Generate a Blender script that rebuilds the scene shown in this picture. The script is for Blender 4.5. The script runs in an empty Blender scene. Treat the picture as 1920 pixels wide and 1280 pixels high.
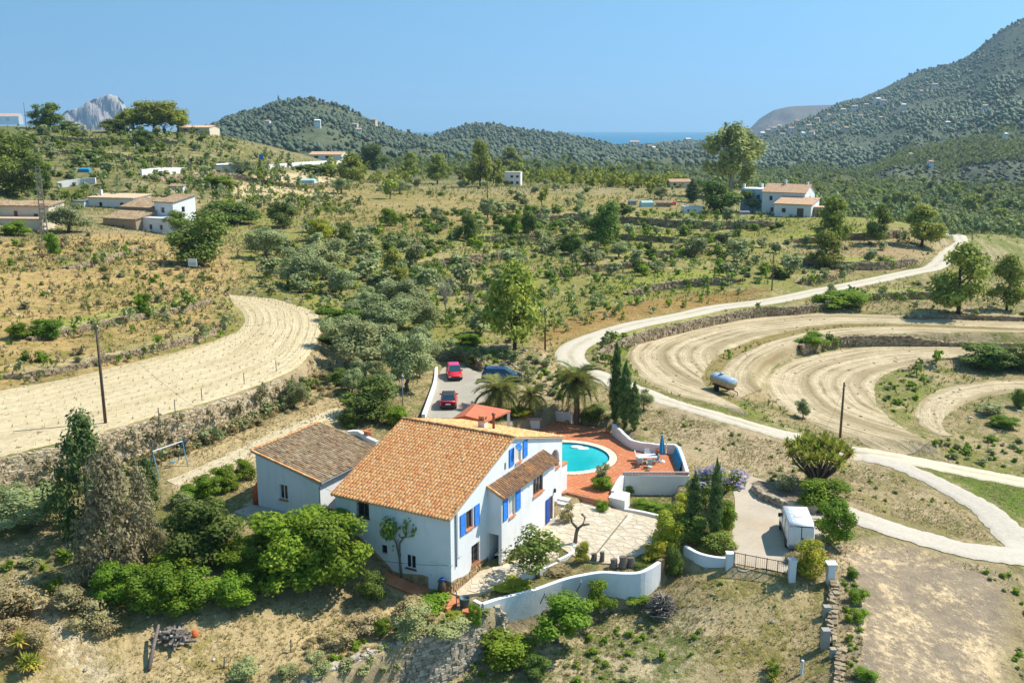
import bpy, bmesh, math, random
import numpy as np
from mathutils import Vector, Matrix
from mathutils.geometry import tessellate_polygon
# ------------------------------------------------------------------ camera, sky, sun, exposure
SC = bpy.context.scene
COL = SC.collection
R = math.radians
FPX, PITCH, CAMZ = 1780.0, R(12.6), 30.0
cam = bpy.data.cameras.new("camera")
cam.sensor_width = 36.0
cam.lens = FPX / 1920.0 * 36.0
cam.clip_start, cam.clip_end = 0.5, 90000.0
cam_ob = bpy.data.objects.new("camera", cam)
cam_ob.location = (0, 0, CAMZ)
cam_ob.rotation_euler = (math.pi / 2 - PITCH, 0, 0)
COL.objects.link(cam_ob)
SC.camera = cam_ob
SUN_EL, SUN_AZ = R(51), R(71)          # azimuth clockwise from +Y
wld = bpy.data.worlds.new("World")
SC.world = wld
wld.use_nodes = True
wn = wld.node_tree.nodes
bgn = wn["Background"]
sky = wn.new("ShaderNodeTexSky")
sky.sky_type = 'NISHITA'
sky.sun_disc = False
sky.sun_elevation = SUN_EL
sky.sun_rotation = SUN_AZ
sky.altitude = 800
sky.air_density = 1.25
sky.dust_density = 0.5
sky.ozone_density = 6.0
wl = wld.node_tree.links
tcw = wn.new("ShaderNodeTexCoord"); sx_ = wn.new("ShaderNodeSeparateXYZ"); cx_ = wn.new("ShaderNodeCombineXYZ")
lift_ = wn.new("ShaderNodeMath"); lift_.operation = 'MULTIPLY_ADD'; lift_.inputs[1].default_value = .75; lift_.inputs[2].default_value = .36   # clear air: the pale band at the horizon stays low
wl.new(tcw.outputs["Generated"], sx_.inputs[0]); wl.new(sx_.outputs[0], cx_.inputs[0]); wl.new(sx_.outputs[1], cx_.inputs[1])
wl.new(sx_.outputs[2], lift_.inputs[0]); wl.new(lift_.outputs[0], cx_.inputs[2]); wl.new(cx_.outputs[0], sky.inputs[0])
tint_ = wn.new("ShaderNodeMix"); tint_.data_type = 'RGBA'; tint_.blend_type = 'MULTIPLY'; tint_.inputs[0].default_value = 1; tint_.inputs[7].default_value = (.92, 1.12, .94, 1)
wl.new(sky.outputs[0], tint_.inputs[6]); wl.new(tint_.outputs[2], bgn.inputs[0])
bgn.inputs[1].default_value = 0.119
sun = bpy.data.lights.new("sun", 'SUN')
sun.energy = 3.95
sun.angle = R(0.5)
sun.color = (1.0, 0.955, 0.88)
sun_ob = bpy.data.objects.new("sun", sun)
sd = Vector((math.cos(SUN_EL) * math.sin(SUN_AZ), math.cos(SUN_EL) * math.cos(SUN_AZ), math.sin(SUN_EL)))
sun_ob.rotation_euler = sd.to_track_quat('Z', 'Y').to_euler()
COL.objects.link(sun_ob)
SC.view_settings.view_transform = 'Standard'
SC.view_settings.look = 'None'
SC.view_settings.exposure = 0.80
SC.view_settings.gamma = 1.0
SC.view_settings.use_curve_mapping = False
SC.cycles.max_bounces = 6
SC.cycles.transparent_max_bounces = 6
SC.cycles.volume_bounces = 0
rng = np.random.default_rng(11)
rnd = random.Random(5)
# ------------------------------------------------------------------ picture <-> place
FW = np.array([0, math.cos(PITCH), -math.sin(PITCH)])
UP = np.array([0, math.sin(PITCH), math.cos(PITCH)])
CAM = np.array([0, 0, CAMZ])
def ray(u, v):
 u = np.asarray(u, float); v = np.asarray(v, float)
 return FW + np.multiply.outer((u - 960) / FPX, np.array([1.0, 0, 0])) - np.multiply.outer((v - 640) / FPX, UP)
def at(u, v, z):                       # where the sight line meets the level z
 d = ray(u, v)
 return CAM + d * ((z - CAMZ) / d[2])
def far_at(u, v, r):                   # a point on the sight line at ground distance r
 d = ray(u, v)
 return CAM + d * (r / math.hypot(d[0], d[1]))
# ------------------------------------------------------------------ height of the land
def feat(x, y):
 r = np.hypot(x, y)
 return np.stack([np.arctan2(x, y) * 4.0, np.log(np.maximum(r, 1.0)) * 2.2], -1)
class TPS:
 def __init__(s, pts):
  P = np.array(pts, float)
  s.f = feat(P[:, 0], P[:, 1]); n = len(P)
  d = np.linalg.norm(s.f[:, None] - s.f[None], axis=-1)
  K = np.where(d > 1e-9, d * d * np.log(np.maximum(d, 1e-9)), 0) + np.eye(n) * 0.002
  Q = np.c_[np.ones(n), s.f]
  A = np.block([[K, Q], [Q.T, np.zeros((3, 3))]])
  s.w = np.linalg.solve(A, np.r_[P[:, 2], 0, 0, 0])
 def __call__(s, x, y):
  x = np.asarray(x, float); y = np.asarray(y, float)
  sh = x.shape
  f = feat(x.ravel(), y.ravel())
  out = np.empty(len(f))
  for i in range(0, len(f), 40000):
   g = f[i:i + 40000]
   d2 = ((g[:, None] - s.f[None]) ** 2).sum(-1)
   K = 0.5 * d2 * np.log(np.maximum(d2, 1e-12))
   out[i:i + 40000] = K @ s.w[:-3] + s.w[-3] + g @ s.w[-2:]
  return out.reshape(sh)
def cp(u, v, z):
 p = at(u, v, z); return (p[0], p[1], z)
def cpr(u, r, z):
 a = math.atan2((u - 960) / FPX, math.cos(PITCH)); return (r * math.sin(a), r * math.cos(a), z)
common = [cp(*t) for t in [
 (1430, 1064, -.8), (1480, 1080, -.9), (1560, 1065, -.8), (1380, 1060, -.9), (1500, 1000, -.6), (1420, 930, -.5), (1600, 960, -.7),
 (1300, 860, -.7), (1400, 860, -.9), (1250, 800, -.3), (1500, 900, -.9),
 (1560, 1010, -1.0), (1700, 1060, -1.9), (1900, 1080, -2.8), (1880, 1045, -2.6), (1750, 1015, -1.9), (1650, 985, -1.1),
 (1750, 950, -2.2), (1700, 900, -2.2), (1560, 1150, -1.6), (1580, 1280, -2.6), (1700, 1200, -2.6), (1900, 1200, -3.8), (1900, 1280, -4.2), (2200, 1250, -5.5), (2200, 1000, -5),
 (1240, 748, .6), (1300, 767, .3), (1400, 795, -.3), (1500, 821, -.9), (1600, 842, -1.5), (1725, 867, -2.3), (1920, 902, -3.2), (1850, 950, -3.0), (2200, 900, -5),
 (1300, 720, .4), (1250, 660, .5), (1400, 600, .5), (1600, 595, .4), (1900, 610, .2), (1450, 700, -.2), (1440, 785, -.5), (1420, 755, -.1), (1480, 792, -.9), (1540, 812, -1.1), (1600, 830, -1.3), (1550, 720, -1.0), (1640, 800, -1.4), (1800, 660, -1.0), (1920, 665, -1.1),
 (1700, 730, -1.6), (1820, 690, -1.9), (1780, 770, -2.2), (1900, 790, -2.4), (1850, 850, -2.8), (2200, 650, -2), (2200, 760, -3),
 (1150, 717, .9), (1104, 696, 1.2), (1070, 660, 1.6), (1130, 624, 1.9), (1264, 592, 2.0), (1433, 565, 2.1), (1602, 533, 2.3), (1707, 510, 2.2), (1787, 464, 1.4), (1790, 436, 0.8),
 (1790, 580, 1.0), (1900, 580, .6), (1650, 560, 1.7), (1900, 500, -.5), (1900, 540, .2), (1900, 450, -3),
 (960, 720, 1.6), (1020, 740, 1.2), (850, 735, 1.5), (850, 690, 1.8), (900, 700, 1.8), (1020, 660, 2.2), (960, 650, 2.6), (830, 655, 2.4), (720, 780, 1.6), (660, 790, 1.7), (650, 700, 3.2), (700, 640, 3.4),
 (640, 760, 2.2), (560, 790, 2.2), (450, 830, 2.0), (330, 880, 1.7), (200, 900, 1.4), (60, 960, 1.6), (530, 745, 2.8),
 (600, 985, 1.05), (480, 950, 1.2), (700, 1125, -1.6),
 (500, 1000, .9), (300, 1000, .8), (200, 1080, .4), (50, 1060, .8), (400, 1100, -.2), (560, 1130, -1.4), (300, 1190, -1.2), (130, 1180, -.4), (0, 1280, -1.6), (150, 1260, -1.8), (450, 1180, -1.5), (-200, 1200, 0), (-200, 950, 2.5),
 (620, 640, 4.4), (600, 540, 5.0), (500, 560, 5.6), (700, 560, 4.0), (800, 600, 3.2), (900, 560, 3.3), (1000, 600, 2.6), (1100, 560, 2.7), (1300, 545, 2.9), (1200, 500, 3.8), (1000, 500, 4.0), (800, 500, 4.5), (1400, 490, 4.0),
 (1000, 440, 5.4), (1300, 440, 5.6), (1500, 440, 5.0), (700, 470, 5.4), (850, 440, 5.8), (1600, 460, 4.2), (1700, 430, 2.8), (1550, 405, 6.0), (1430, 400, 6.6), (1200, 400, 6.6), (1000, 400, 6.6), (800, 400, 6.7), (600, 410, 7.0),
 (1250, 385, 6.8), (960, 348, 7.5), (1200, 350, 6.5), (1100, 350, 7.0), (800, 350, 8.0), (650, 337, 9.5), (500, 370, 8.8), (650, 370, 8.2),
 (300, 425, 8.0), (200, 430, 8.8), (460, 440, 7.0), (540, 470, 5.8), (450, 520, 5.9), (400, 585, 5.6), (250, 560, 6.8), (100, 560, 7.4), (200, 490, 8.2), (0, 490, 9.0), (0, 420, 10.5), (100, 640, 6.2), (0, 660, 6.2), (300, 640, 5.8), (420, 615, 5.3),
 (-200, 700, 6.5), (-200, 500, 10), (100, 375, 12),
]] + [tuple(far_at(*t)) for t in [
 (-300, 240, 420), (0, 239, 420), (100, 244, 420), (200, 247, 420), (300, 249, 420), (400, 252, 415), (0, 262, 390), (200, 265, 390), (400, 268, 390), (0, 286, 350), (200, 288, 355), (400, 290, 372), (0, 312, 308), (150, 314, 312), (300, 316, 330), (450, 302, 385), (520, 318, 372), (0, 340, 268), (250, 345, 280), (400, 333, 335), (600, 300, 440)]] + [cpr(*t) for t in [
 (1700, 300, -8), (1900, 300, -11), (1650, 420, -11), (1900, 450, -14), (1450, 420, 2), (2400, 350, -12),
 (400, 480, 26), (100, 480, 29), (-300, 480, 29), (700, 480, 8), (960, 520, 4), (1250, 520, 0), (1500, 600, -10), (1900, 700, -15),
 (500, 800, 14), (100, 800, 20), (800, 800, 2), (1100, 900, -6), (1300, 900, -11), (1600, 1100, -14), (2000, 1300, -14), (2500, 900, -14),
 (500, 1500, 0), (0, 1500, 5), (900, 1700, -11), (1250, 1700, -13), (1800, 2200, -13),
 (-500, 3000, -16), (300, 3000, -18), (900, 3300, -20), (1250, 3000, -19), (1250, 3900, -30), (900, 4200, -32), (1600, 3600, -16), (2500, 3500, -14), (-500, 9000, -40), (960, 9000, -40), (1250, 8500, -40), (2500, 9000, -40)]]
up_only = [cp(*t) for t in [
 (850, 1113, -1.8), (900, 1090, -1.75), (960, 1060, -1.6), (1040, 1040, -1.45), (1100, 1020, -1.35), (1200, 1000, -1.35), (1230, 1050, -1.3), (1140, 1066, -1.3), (1000, 1095, -1.7), (1300, 1010, -1.0), (1350, 960, -.6),
 (850, 1160, -2.3), (700, 1180, -2.3), (600, 1200, -2.4), (450, 1265, -2.7), (600, 1260, -2.6), (300, 1270, -2.2), (900, 1150, -2.2), (800, 1280, -3.0), (1000, 1250, -2.5)]]
low_only = [cp(*t) for t in [
 (600, 1300, -5.2), (560, 1330, -5.2), (640, 1278, -5.2), (690, 1262, -5.1), (720, 1245, -5.0), (800, 1225, -4.9), (860, 1208, -4.8), (950, 1178, -4.25), (1000, 1176, -4.25), (1050, 1165, -4.1), (1103, 1147, -3.9), (1165, 1140, -3.6), (1060, 1185, -4.3), (1130, 1170, -4.1), (1232, 1122, -3.2), (1280, 1130, -2.7), (1400, 1140, -2.1), (1290, 1085, -1.9), (1400, 1220, -3.2), (1530, 1200, -2.4), (1530, 1110, -1.3), (1300, 1060, -1.6), (1290, 1250, -4.2), (1500, 1280, -3.4),
 (1100, 1260, -5.0), (900, 1230, -4.9), (750, 1270, -5.2), (900, 1280, -5.4), (650, 1290, -5.2), (1340, 1075, -1.3)]]
def cl(x, y, z):
 p = HO + E1 * x + E2 * y; return (p[0], p[1], z)
HTH = -0.489
HO = np.array([-4.234, 60.981, -1.8])
E1 = np.array([math.cos(HTH), math.sin(HTH), 0]); E2 = np.array([-math.sin(HTH), math.cos(HTH), 0])
up_only += [cl(.3, -.9, -2.0), cl(-1.5, -.8, -1.95), cl(-3, -.7, -1.85), cl(-5, -.7, -1.5), cl(-6.5, -.7, -.7), cl(-8, -.7, .2), cl(-9.7, -.6, 1.0), cl(-3, -3, -1.95), cl(-6.5, -3, -1.3), cl(-9.5, -3, -.2), cl(-3, 1, -1.9), cl(-7, 1, -.3), cl(-1, 2, -1.9), cl(1.0, -2.5, -2.15)]
RB_UP, RB_LOW = TPS(common + up_only), TPS(common + low_only)
def poly_dist(x, y, pts, closed=True):
 """distance to a polyline, the signed side for an open one, inside flag for a closed one, and the arc position"""
 P = np.array(pts, float)[:, :2]
 Q = np.roll(P, -1, 0) if closed else P[1:]
 A = P if closed else P[:-1]
 best = np.full(x.shape, 1e18); side = np.zeros(x.shape); arc = np.zeros(x.shape)
 ins = np.zeros(x.shape, bool)
 L = 0.0
 for a, b in zip(A, Q):
  e = b - a; l2 = max(e @ e, 1e-12)
  dx, dy = x - a[0], y - a[1]
  t = np.clip((dx * e[0] + dy * e[1]) / l2, 0, 1)
  d = (dx - t * e[0]) ** 2 + (dy - t * e[1]) ** 2
  m = d < best
  best = np.where(m, d, best)
  side = np.where(m, e[0] * dy - e[1] * dx, side)
  arc = np.where(m, L + t * math.sqrt(l2), arc)
  L += math.sqrt(l2)
  if closed:
   c = ((a[1] > y) != (b[1] > y))
   with np.errstate(divide='ignore', invalid='ignore'):
    xi = a[0] + (y - a[1]) * (b[0] - a[0]) / (b[1] - a[1] if b[1] != a[1] else 1e-12)
   ins ^= c & (x < xi)
 d = np.sqrt(best)
 if closed:
  return np.where(ins, -d, d)          # negative inside
 return d, np.sign(side), arc, L
def sm(x, a, b):
 t = np.clip((x - a) / (b - a), 0, 1)
 return t * t * (3 - 2 * t)
def curve(pts, n, closed=False):
 """Catmull-Rom through pts, resampled to n points of even spacing"""
 P = np.array(pts, float)
 if len(P) == 2:
  return P[0] + np.linspace(0, 1, n)[:, None] * (P[1] - P[0])
 if closed:
  E = np.vstack([P[-1], P, P[0], P[1]])
 else:
  E = np.vstack([2 * P[0] - P[1], P, 2 * P[-1] - P[-2]])
 out = []
 for i in range(len(E) - 3):
  p0, p1, p2, p3 = E[i:i + 4]
  t = np.linspace(0, 1, 16, endpoint=False)[:, None]
  out.append(.5 * (2 * p1 + (p2 - p0) * t + (2 * p0 - 5 * p1 + 4 * p2 - p3) * t ** 2 + (3 * p1 - p0 - 3 * p2 + p3) * t ** 3))
 out.append((E[-2])[None])
 C = np.vstack(out)
 s = np.r_[0, np.cumsum(np.linalg.norm(np.diff(C, axis=0), axis=1))]
 q = np.linspace(0, s[-1], n + (1 if closed else 0))
 if closed: q = q[:-1]
 return np.stack([np.interp(q, s, C[:, k]) for k in range(C.shape[1])], -1)
HTH = -0.489
HO = np.array([-4.234, 60.981, -1.8])
E1 = np.array([math.cos(HTH), math.sin(HTH), 0]); E2 = np.array([-math.sin(HTH), math.cos(HTH), 0])
def hl(x, y, z=0.0):
 return HO + E1 * x + E2 * y + np.array([0, 0, z])
curved_top = [(905, 1130, -1.65), (940, 1119, -1.6), (997, 1105, -1.5), (1055, 1085, -1.25), (1089, 1077, -1.05), (1128, 1071, -.95), (1169, 1073, -.95), (1197, 1072, -.9), (1217, 1064, -.8), (1236, 1052, -.7)]
CURVED = [at(*t) for t in curved_top]
stone_top = [(600, 1278, -2.6), (640, 1255, -2.5), (690, 1233, -2.45), (760, 1203, -2.4), (820, 1190, -2.35), (880, 1170, -2.3), (925, 1148, -2.2)]
STONEW = [at(*t) for t in stone_top]
LOWPOLY = ([STONEW[0] + np.array([-8, -9, 0])] + STONEW + [CURVED[1]] + CURVED[2:] +
           [at(1262, 1040, -1.1), at(1300, 1052, -1.1), at(1370, 1058, -.9), at(1480, 1078, -.9), at(1560, 1072, -.9), np.array([60, 52, 0]), np.array([60, 15, 0]), np.array([-12, 15, 0])])
def pxpoly(pts, z):
 return [at(u, v, z) for u, v in pts]
vine_lo = [(-160, 908), (0, 858), (120, 832), (250, 795), (380, 760), (500, 720), (562, 690), (592, 650), (603, 612), (590, 585), (520, 562)]
vine_hi = [(-160, 768), (0, 732), (120, 710), (240, 682), (330, 660), (420, 632), (452, 614), (458, 592), (440, 570), (420, 553)]
VINE_Z = 4.9
fa_out = [(1400, 772), (1340, 757), (1262, 738), (1203, 708), (1176, 668), (1200, 640), (1290, 612), (1400, 597), (1500, 588), (1650, 590), (1800, 600), (1920, 603), (2050, 606)]
fa_in = [(1375, 757), (1345, 742), (1322, 720), (1319, 700), (1349, 666), (1416, 637), (1496, 618), (1580, 608), (1665, 607), (1760, 610), (1840, 613), (1920, 616), (2050, 620)]
fb_out = [(1385, 748), (1357, 728), (1350, 700), (1375, 672), (1430, 645), (1500, 625), (1580, 614), (1665, 612), (1760, 614), (1920, 620), (2050, 624)]
fb_in = [(1432, 728), (1429, 708), (1448, 672), (1488, 651), (1520, 640), (1551, 632), (1602, 628), (1660, 626), (1728, 625), (1920, 622.5), (2050, 628)]
fc_out = [(1680, 838), (1600, 820), (1540, 800), (1480, 773), (1445, 745), (1431, 715), (1452, 690), (1500, 671), (1550, 660), (1625, 650), (1750, 646), (1920, 649), (2050, 652)]
fc_in = [(1745, 828), (1700, 806), (1660, 776), (1641, 746), (1645, 716), (1675, 695), (1725, 682), (1800, 671), (1860, 664), (1920, 660), (2050, 662)]
fd_out = [(1765, 818), (1742, 808), (1720, 790), (1717, 770), (1735, 745), (1785, 725), (1850, 715), (1905, 713), (1990, 712)]
fd_in = [(1790, 818), (1772, 806), (1768, 786), (1800, 762), (1840, 746), (1880, 738), (1910, 735), (1990, 733)]
PLATES = [  # polygon, level, feather in metres
 (pxpoly(vine_hi[1:] + vine_lo[::-1][:-1], VINE_Z) + [at(-300, 930, VINE_Z), at(-300, 790, VINE_Z)], VINE_Z, 1.2),
 (pxpoly(fa_out + fa_in[::-1], .45), .45, 1.5),
 (pxpoly(fb_out + fb_in[::-1], .35), .35, 1.4),
 (pxpoly(fc_out + fc_in[::-1], -1.15), -1.15, 1.8),
 (pxpoly(fd_out + fd_in[::-1], -2.2), -2.2, 1.6),
 (pxpoly([(800, 785), (818, 720), (826, 690), (855, 683), (890, 690), (965, 722), (900, 765), (880, 785)], 1.55), 1.55, 1.0),
 ([at(*t, -.6) for t in [(1360, 880), (1440, 903), (1440, 930), (1475, 948), (1600, 955), (1610, 975), (1550, 1000), (1545, 1050), (1485, 1072), (1378, 1058), (1372, 1000), (1378, 940)]], -.62, .8),
 ([hl(-.5, 17.5), hl(3.0, 17.0), hl(4.2, 20.2), hl(2.6, 24.2), hl(7.3, 27.1), hl(7.0, 29.5), hl(5.2, 33), hl(2.5, 32.2), hl(-2.6, 37.5), hl(-9, 38), hl(-11.5, 29), hl(-10.5, 18.5), hl(-2, 18.5)], -.85, .25),
 ([hl(.1, 4.2), hl(1.2, 9), hl(1.3, 17.2), hl(3.0, 20.5), hl(5.2, 17.3), hl(9.3, 18.6), at(1236, 1054, -1.35), at(1200, 1068, -1.35), at(1128, 1068, -1.35), at(1092, 1060, -1.35), at(1068, 1046, -1.35), at(1040, 1022, -1.35)], -1.24, .25),
 ([hl(3.1, 23.3), hl(7.6, 25.8), hl(9.6, 19), hl(5.4, 17.6)], -1.75, .3),
 ([hl(-18.4, .2), hl(-11.6, .2), hl(-10.2, 3), hl(-10.2, 8.6), hl(-18.4, 8.6), hl(-19.6, 1)], 1.05, 1.0),
]
def H0(x, y):
 x = np.asarray(x, float); y = np.asarray(y, float)
 return RB_UP(x, y)
def march(f, u, v, r0=22.0, r1=9000.0, n=520):
 d = ray(u, v); h = math.hypot(d[0], d[1])
 rs = np.geomspace(r0, r1, n)
 p = CAM + d * (rs / h)[:, None]
 g = p[:, 2] - f(p[:, 0], p[:, 1])
 i = np.argmax(g < 0)
 if g[i] >= 0: i = n - 1
 if i == 0: i = 1
 t = g[i - 1] / (g[i - 1] - g[i] + 1e-12)
 return p[i - 1] + (p[i] - p[i - 1]) * min(max(t, 0), 1)
TWALLS = [
 ([(770, 503), (850, 492), (930, 482), (985, 478)], 1.5, 22),
 ([(730, 465), (790, 455)], 1.2, 16), ([(855, 449), (900, 450), (960, 448), (1045, 441)], 1.3, 16),
 ([(985, 412), (1080, 409), (1180, 415), (1290, 424), (1400, 425), (1450, 422)], 1.7, 20),
 ([(1020, 449), (1080, 447), (1160, 444), (1280, 450), (1300, 452)], 1.3, 14), ([(1215, 478), (1270, 477), (1330, 470)], 1.5, 12),
 ([(1040, 519), (1100, 508), (1180, 500), (1240, 497)], 1.1, 18), ([(1000, 472), (1040, 470)], 1.0, 10),
 ([(1180, 552), (1240, 537), (1310, 530), (1390, 527)], 1.2, 16), ([(820, 537), (880, 540), (930, 536)], .9, 14),
 ([(1480, 452), (1560, 446), (1640, 446), (1700, 441)], 1.2, 14), ([(1470, 484), (1560, 497), (1650, 500), (1720, 489)], 1.5, 14),
 ([(1500, 531), (1540, 524), (1570, 520)], 1.4, 8),
 ([(1120, 676), (1146, 655), (1200, 635), (1280, 614), (1400, 596), (1500, 582), (1560, 573)], 1.0, 4),
 ([(1560, 560), (1640, 556), (1760, 556), (1790, 556)], 1.1, 9), ([(1700, 598), (1790, 596), (1900, 601), (1960, 603)], 1.0, 8),
 ([(1505, 662), (1551, 650), (1602, 645), (1728, 643), (1920, 646), (2000, 648)], 1.3, 3),
 ([(1695, 700), (1740, 684), (1800, 677), (1850, 676)], .9, 5),
 ([(300, 340), (420, 333), (560, 352), (640, 350)], 1.2, 14), ([(480, 385), (560, 376), (625, 372)], 1.2, 14),
 ([(60, 640), (140, 622), (220, 604), (330, 585), (400, 566)], .7, 8), ([(0, 712), (100, 700), (200, 676), (300, 652), (380, 632), (425, 612)], .45, 5),
 ([(130, 505), (200, 490), (260, 470)], .9, 8), ([(810, 672), (860, 668), (905, 690)], 1.3, 5),
 ([(90, 285), (180, 290), (260, 300), (330, 305)], 1.6, 16), ([(80, 262), (200, 268), (330, 270)], 1.6, 12),
]
TW = []
for px, h, D in TWALLS:
 TW.append((np.array([march(H0, u, v) for u, v in px]), h, D))
ROADS = [  # centre line in the picture, widths in metres
 ([(1776, 425), (1800, 440), (1806, 450), (1790, 466), (1758, 497), (1707, 511), (1602, 533), (1517, 550), (1433, 565), (1349, 579), (1264, 593), (1190, 609), (1130, 626), (1086, 645), (1068, 662), (1078, 681), (1104, 698), (1150, 718), (1200, 735)], [2.8, 3.2, 3.8, 4.1, 3.8], 130),
 ([(1200, 735), (1240, 749), (1300, 767), (1400, 796), (1500, 822), (1560, 836), (1625, 851)], [3.4, 2.4, 2.6, 3.0, 4.4], 80),
 ([(1625, 849), (1690, 860), (1760, 874), (1830, 888), (1920, 905), (2050, 935)], [3.2, 3.2], 50),
 ([(1620, 856), (1680, 872), (1730, 892), (1790, 922), (1850, 958), (1895, 1000), (1935, 1040), (2000, 1110)], [2.4, 2.4, 2.8, 3.2, 3.6], 60),
 ([(1575, 958), (1600, 968), (1660, 988), (1730, 1010), (1800, 1029), (1870, 1040), (1960, 1050), (2060, 1060)], [3.0, 3.0, 3.2, 4.0, 4.6], 50),
]
ROADC = []
for px_, w_, n_ in ROADS:
 c_ = curve([march(H0, u, v) for u, v in px_], n_)
 z_ = H0(c_[:, 0], c_[:, 1])
 c_[:, 2] = np.convolve(np.pad(z_, 4, 'edge'), np.ones(9) / 9, 'valid')
 ROADC.append((c_, np.interp(np.linspace(0, 1, n_), np.linspace(0, 1, len(w_)), w_)))
def H_exact(x, y):
 x = np.asarray(x, float); y = np.asarray(y, float)
 hu = RB_UP(x, y)
 near = np.hypot(x, y) < 140
 if near.any():
  dlow = poly_dist(x[near], y[near], LOWPOLY)
  hw = RB_LOW(x[near], y[near])
  k = sm(dlow, .15, -.35)
  hu[near] = hu[near] * (1 - k) + hw * k
 for pts, h, D in TW:
  c = curve(pts, max(8, len(pts) * 5))
  m = (np.hypot(x - c[:, 0].mean(), y - c[:, 1].mean()) < np.ptp(c, axis=0).max() * .8 + D * 3)
  if not m.any(): continue
  d, sd_, arc, L = poly_dist(x[m], y[m], c, False)
  s = d * sd_
  endf = sm(arc, 0, min(4, L * .15)) * sm(L - arc, 0, min(4, L * .15))
  endf = np.where((arc < 1e-6) | (arc > L - 1e-6), 0, endf)
  k = np.clip(np.hypot(c[:, 0].mean(), c[:, 1].mean()) * .009, .3, 2.5)
  st = sm(s, 0.15, 0.15 + k)
  hu[m] += endf * h * (st * np.exp(-np.maximum(s, 0) / D) * .55 - (1 - st) * np.exp(-np.maximum(-s, 0) / D) * .45)
 for P, z, f in PLATES:
  c = np.array(P)[:, :2].mean(0)
  rr = max(math.hypot(p[0] - c[0], p[1] - c[1]) for p in P) + f + 1
  m = np.hypot(x - c[0], y - c[1]) < rr
  if not m.any(): continue
  d = poly_dist(x[m], y[m], P)
  k = sm(d, f, 0)
  hu[m] = hu[m] * (1 - k) + z * k
 for c, w in ROADC:
  m = (x > c[:, 0].min() - 9) & (x < c[:, 0].max() + 9) & (y > c[:, 1].min() - 9) & (y < c[:, 1].max() + 9)
  if not m.any(): continue
  d, sd_, arc, L = poly_dist(x[m], y[m], c, False)
  al = np.r_[0, np.cumsum(np.linalg.norm(np.diff(c[:, :2], axis=0), axis=1))]
  zc, wc = np.interp(arc, al, c[:, 2]), np.interp(arc, al, w)
  k = sm(d, wc / 2 + 1.8, wc / 2 + .5)
  hu[m] = hu[m] * (1 - k) + zc * k
 r = np.hypot(x, y)
 hu += np.clip((r - 150) / 300, 0, 1) * .3 * (np.sin(x * .11 + np.sin(y * .07) * 2) * np.sin(y * .09 + x * .03))
 return hu
AZ = np.linspace(R(-46), R(46), 440)
RR = np.r_[np.geomspace(24, 40, 16)[:-1], np.geomspace(40, 260, 400)[:-1], np.geomspace(260, 1000, 130)[:-1], np.geomspace(1000, 9500, 60)]
GX, GY = RR[:, None] * np.sin(AZ)[None], RR[:, None] * np.cos(AZ)[None]
GZ = H_exact(GX.ravel(), GY.ravel()).reshape(GX.shape)
LR = np.log(RR)
def H(x, y):
 """height of the built ground mesh"""
 x = np.asarray(x, float); y = np.asarray(y, float)
 a = np.clip((np.arctan2(x, y) - AZ[0]) / (AZ[1] - AZ[0]), 0, len(AZ) - 1.001)
 j = a.astype(int); fa = a - j
 l = np.interp(np.log(np.maximum(np.hypot(x, y), 24.01)), LR, np.arange(len(LR)))
 l = np.clip(l, 0, len(LR) - 1.001); i = l.astype(int); fl = l - i
 return (GZ[i, j] * (1 - fl) * (1 - fa) + GZ[i + 1, j] * fl * (1 - fa) + GZ[i, j + 1] * (1 - fl) * fa + GZ[i + 1, j + 1] * fl * fa)
def G(u, v):
 return march(H, u, v)
def hz(x, y):
 return float(H(np.array([x]), np.array([y]))[0])
def depth(p):
 return float((np.asarray(p)[:3] - CAM) @ FW)
# ------------------------------------------------------------------ building helpers
def link(name, me, mat=None, parent=None, **kw):
 o = bpy.data.objects.new(name, me)
 if mat is not None and me is not None and len(me.materials) == 0:
  for m in (mat if isinstance(mat, (list, tuple)) else [mat]): me.materials.append(m)
 COL.objects.link(o)
 if parent is not None: o.parent = parent
 for k, v in kw.items(): o[k] = v
 return o
def empty(name, loc, rz=0.0, label=None, cat=None, group=None):
 o = bpy.data.objects.new(name, None)
 o.empty_display_size = .3
 o.location = loc; o.rotation_euler = (0, 0, rz)
 COL.objects.link(o)
 if label: o["label"] = label
 if cat: o["category"] = cat
 if group: o["group"] = group
 return o
def tag(o, label=None, cat=None, group=None, kind=None):
 if label: o["label"] = label
 if cat: o["category"] = cat
 if group: o["group"] = group
 if kind: o["kind"] = kind
 return o
def mesh_np(name, V, F, smooth=False, attrs=None, mats=None, uv=None):
 """V (n,3); F list of index lists or an (m,k) array; attrs {name: per-face (m,3|1)} or point arrays"""
 me = bpy.data.meshes.new(name)
 V = np.asarray(V, np.float32)
 if isinstance(F, np.ndarray):
  m, k = F.shape
  me.vertices.add(len(V)); me.vertices.foreach_set("co", V.ravel())
  me.loops.add(m * k); me.loops.foreach_set("vertex_index", F.astype(np.int32).ravel())
  me.polygons.add(m); me.polygons.foreach_set("loop_start", np.arange(0, m * k, k, dtype=np.int32))
  me.update(calc_edges=True)
 else:
  me.from_pydata(V.tolist(), [], F)
 if attrs:
  for an, (dom, data) in attrs.items():
   data = np.asarray(data, np.float32)
   if data.ndim == 1:
    a = me.attributes.new(an, 'FLOAT', dom); a.data.foreach_set("value", data)
   else:
    if data.shape[1] == 3: data = np.c_[data, np.ones(len(data), np.float32)]
    a = me.attributes.new(an, 'FLOAT_COLOR', dom); a.data.foreach_set("color", np.ascontiguousarray(data, np.float32).ravel())
 if mats is not None:
  me.polygons.foreach_set("material_index", np.asarray(mats, np.int32))
 me.polygons.foreach_set("use_smooth", np.full(len(me.polygons), bool(smooth)))
 me.update()
 return me
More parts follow.
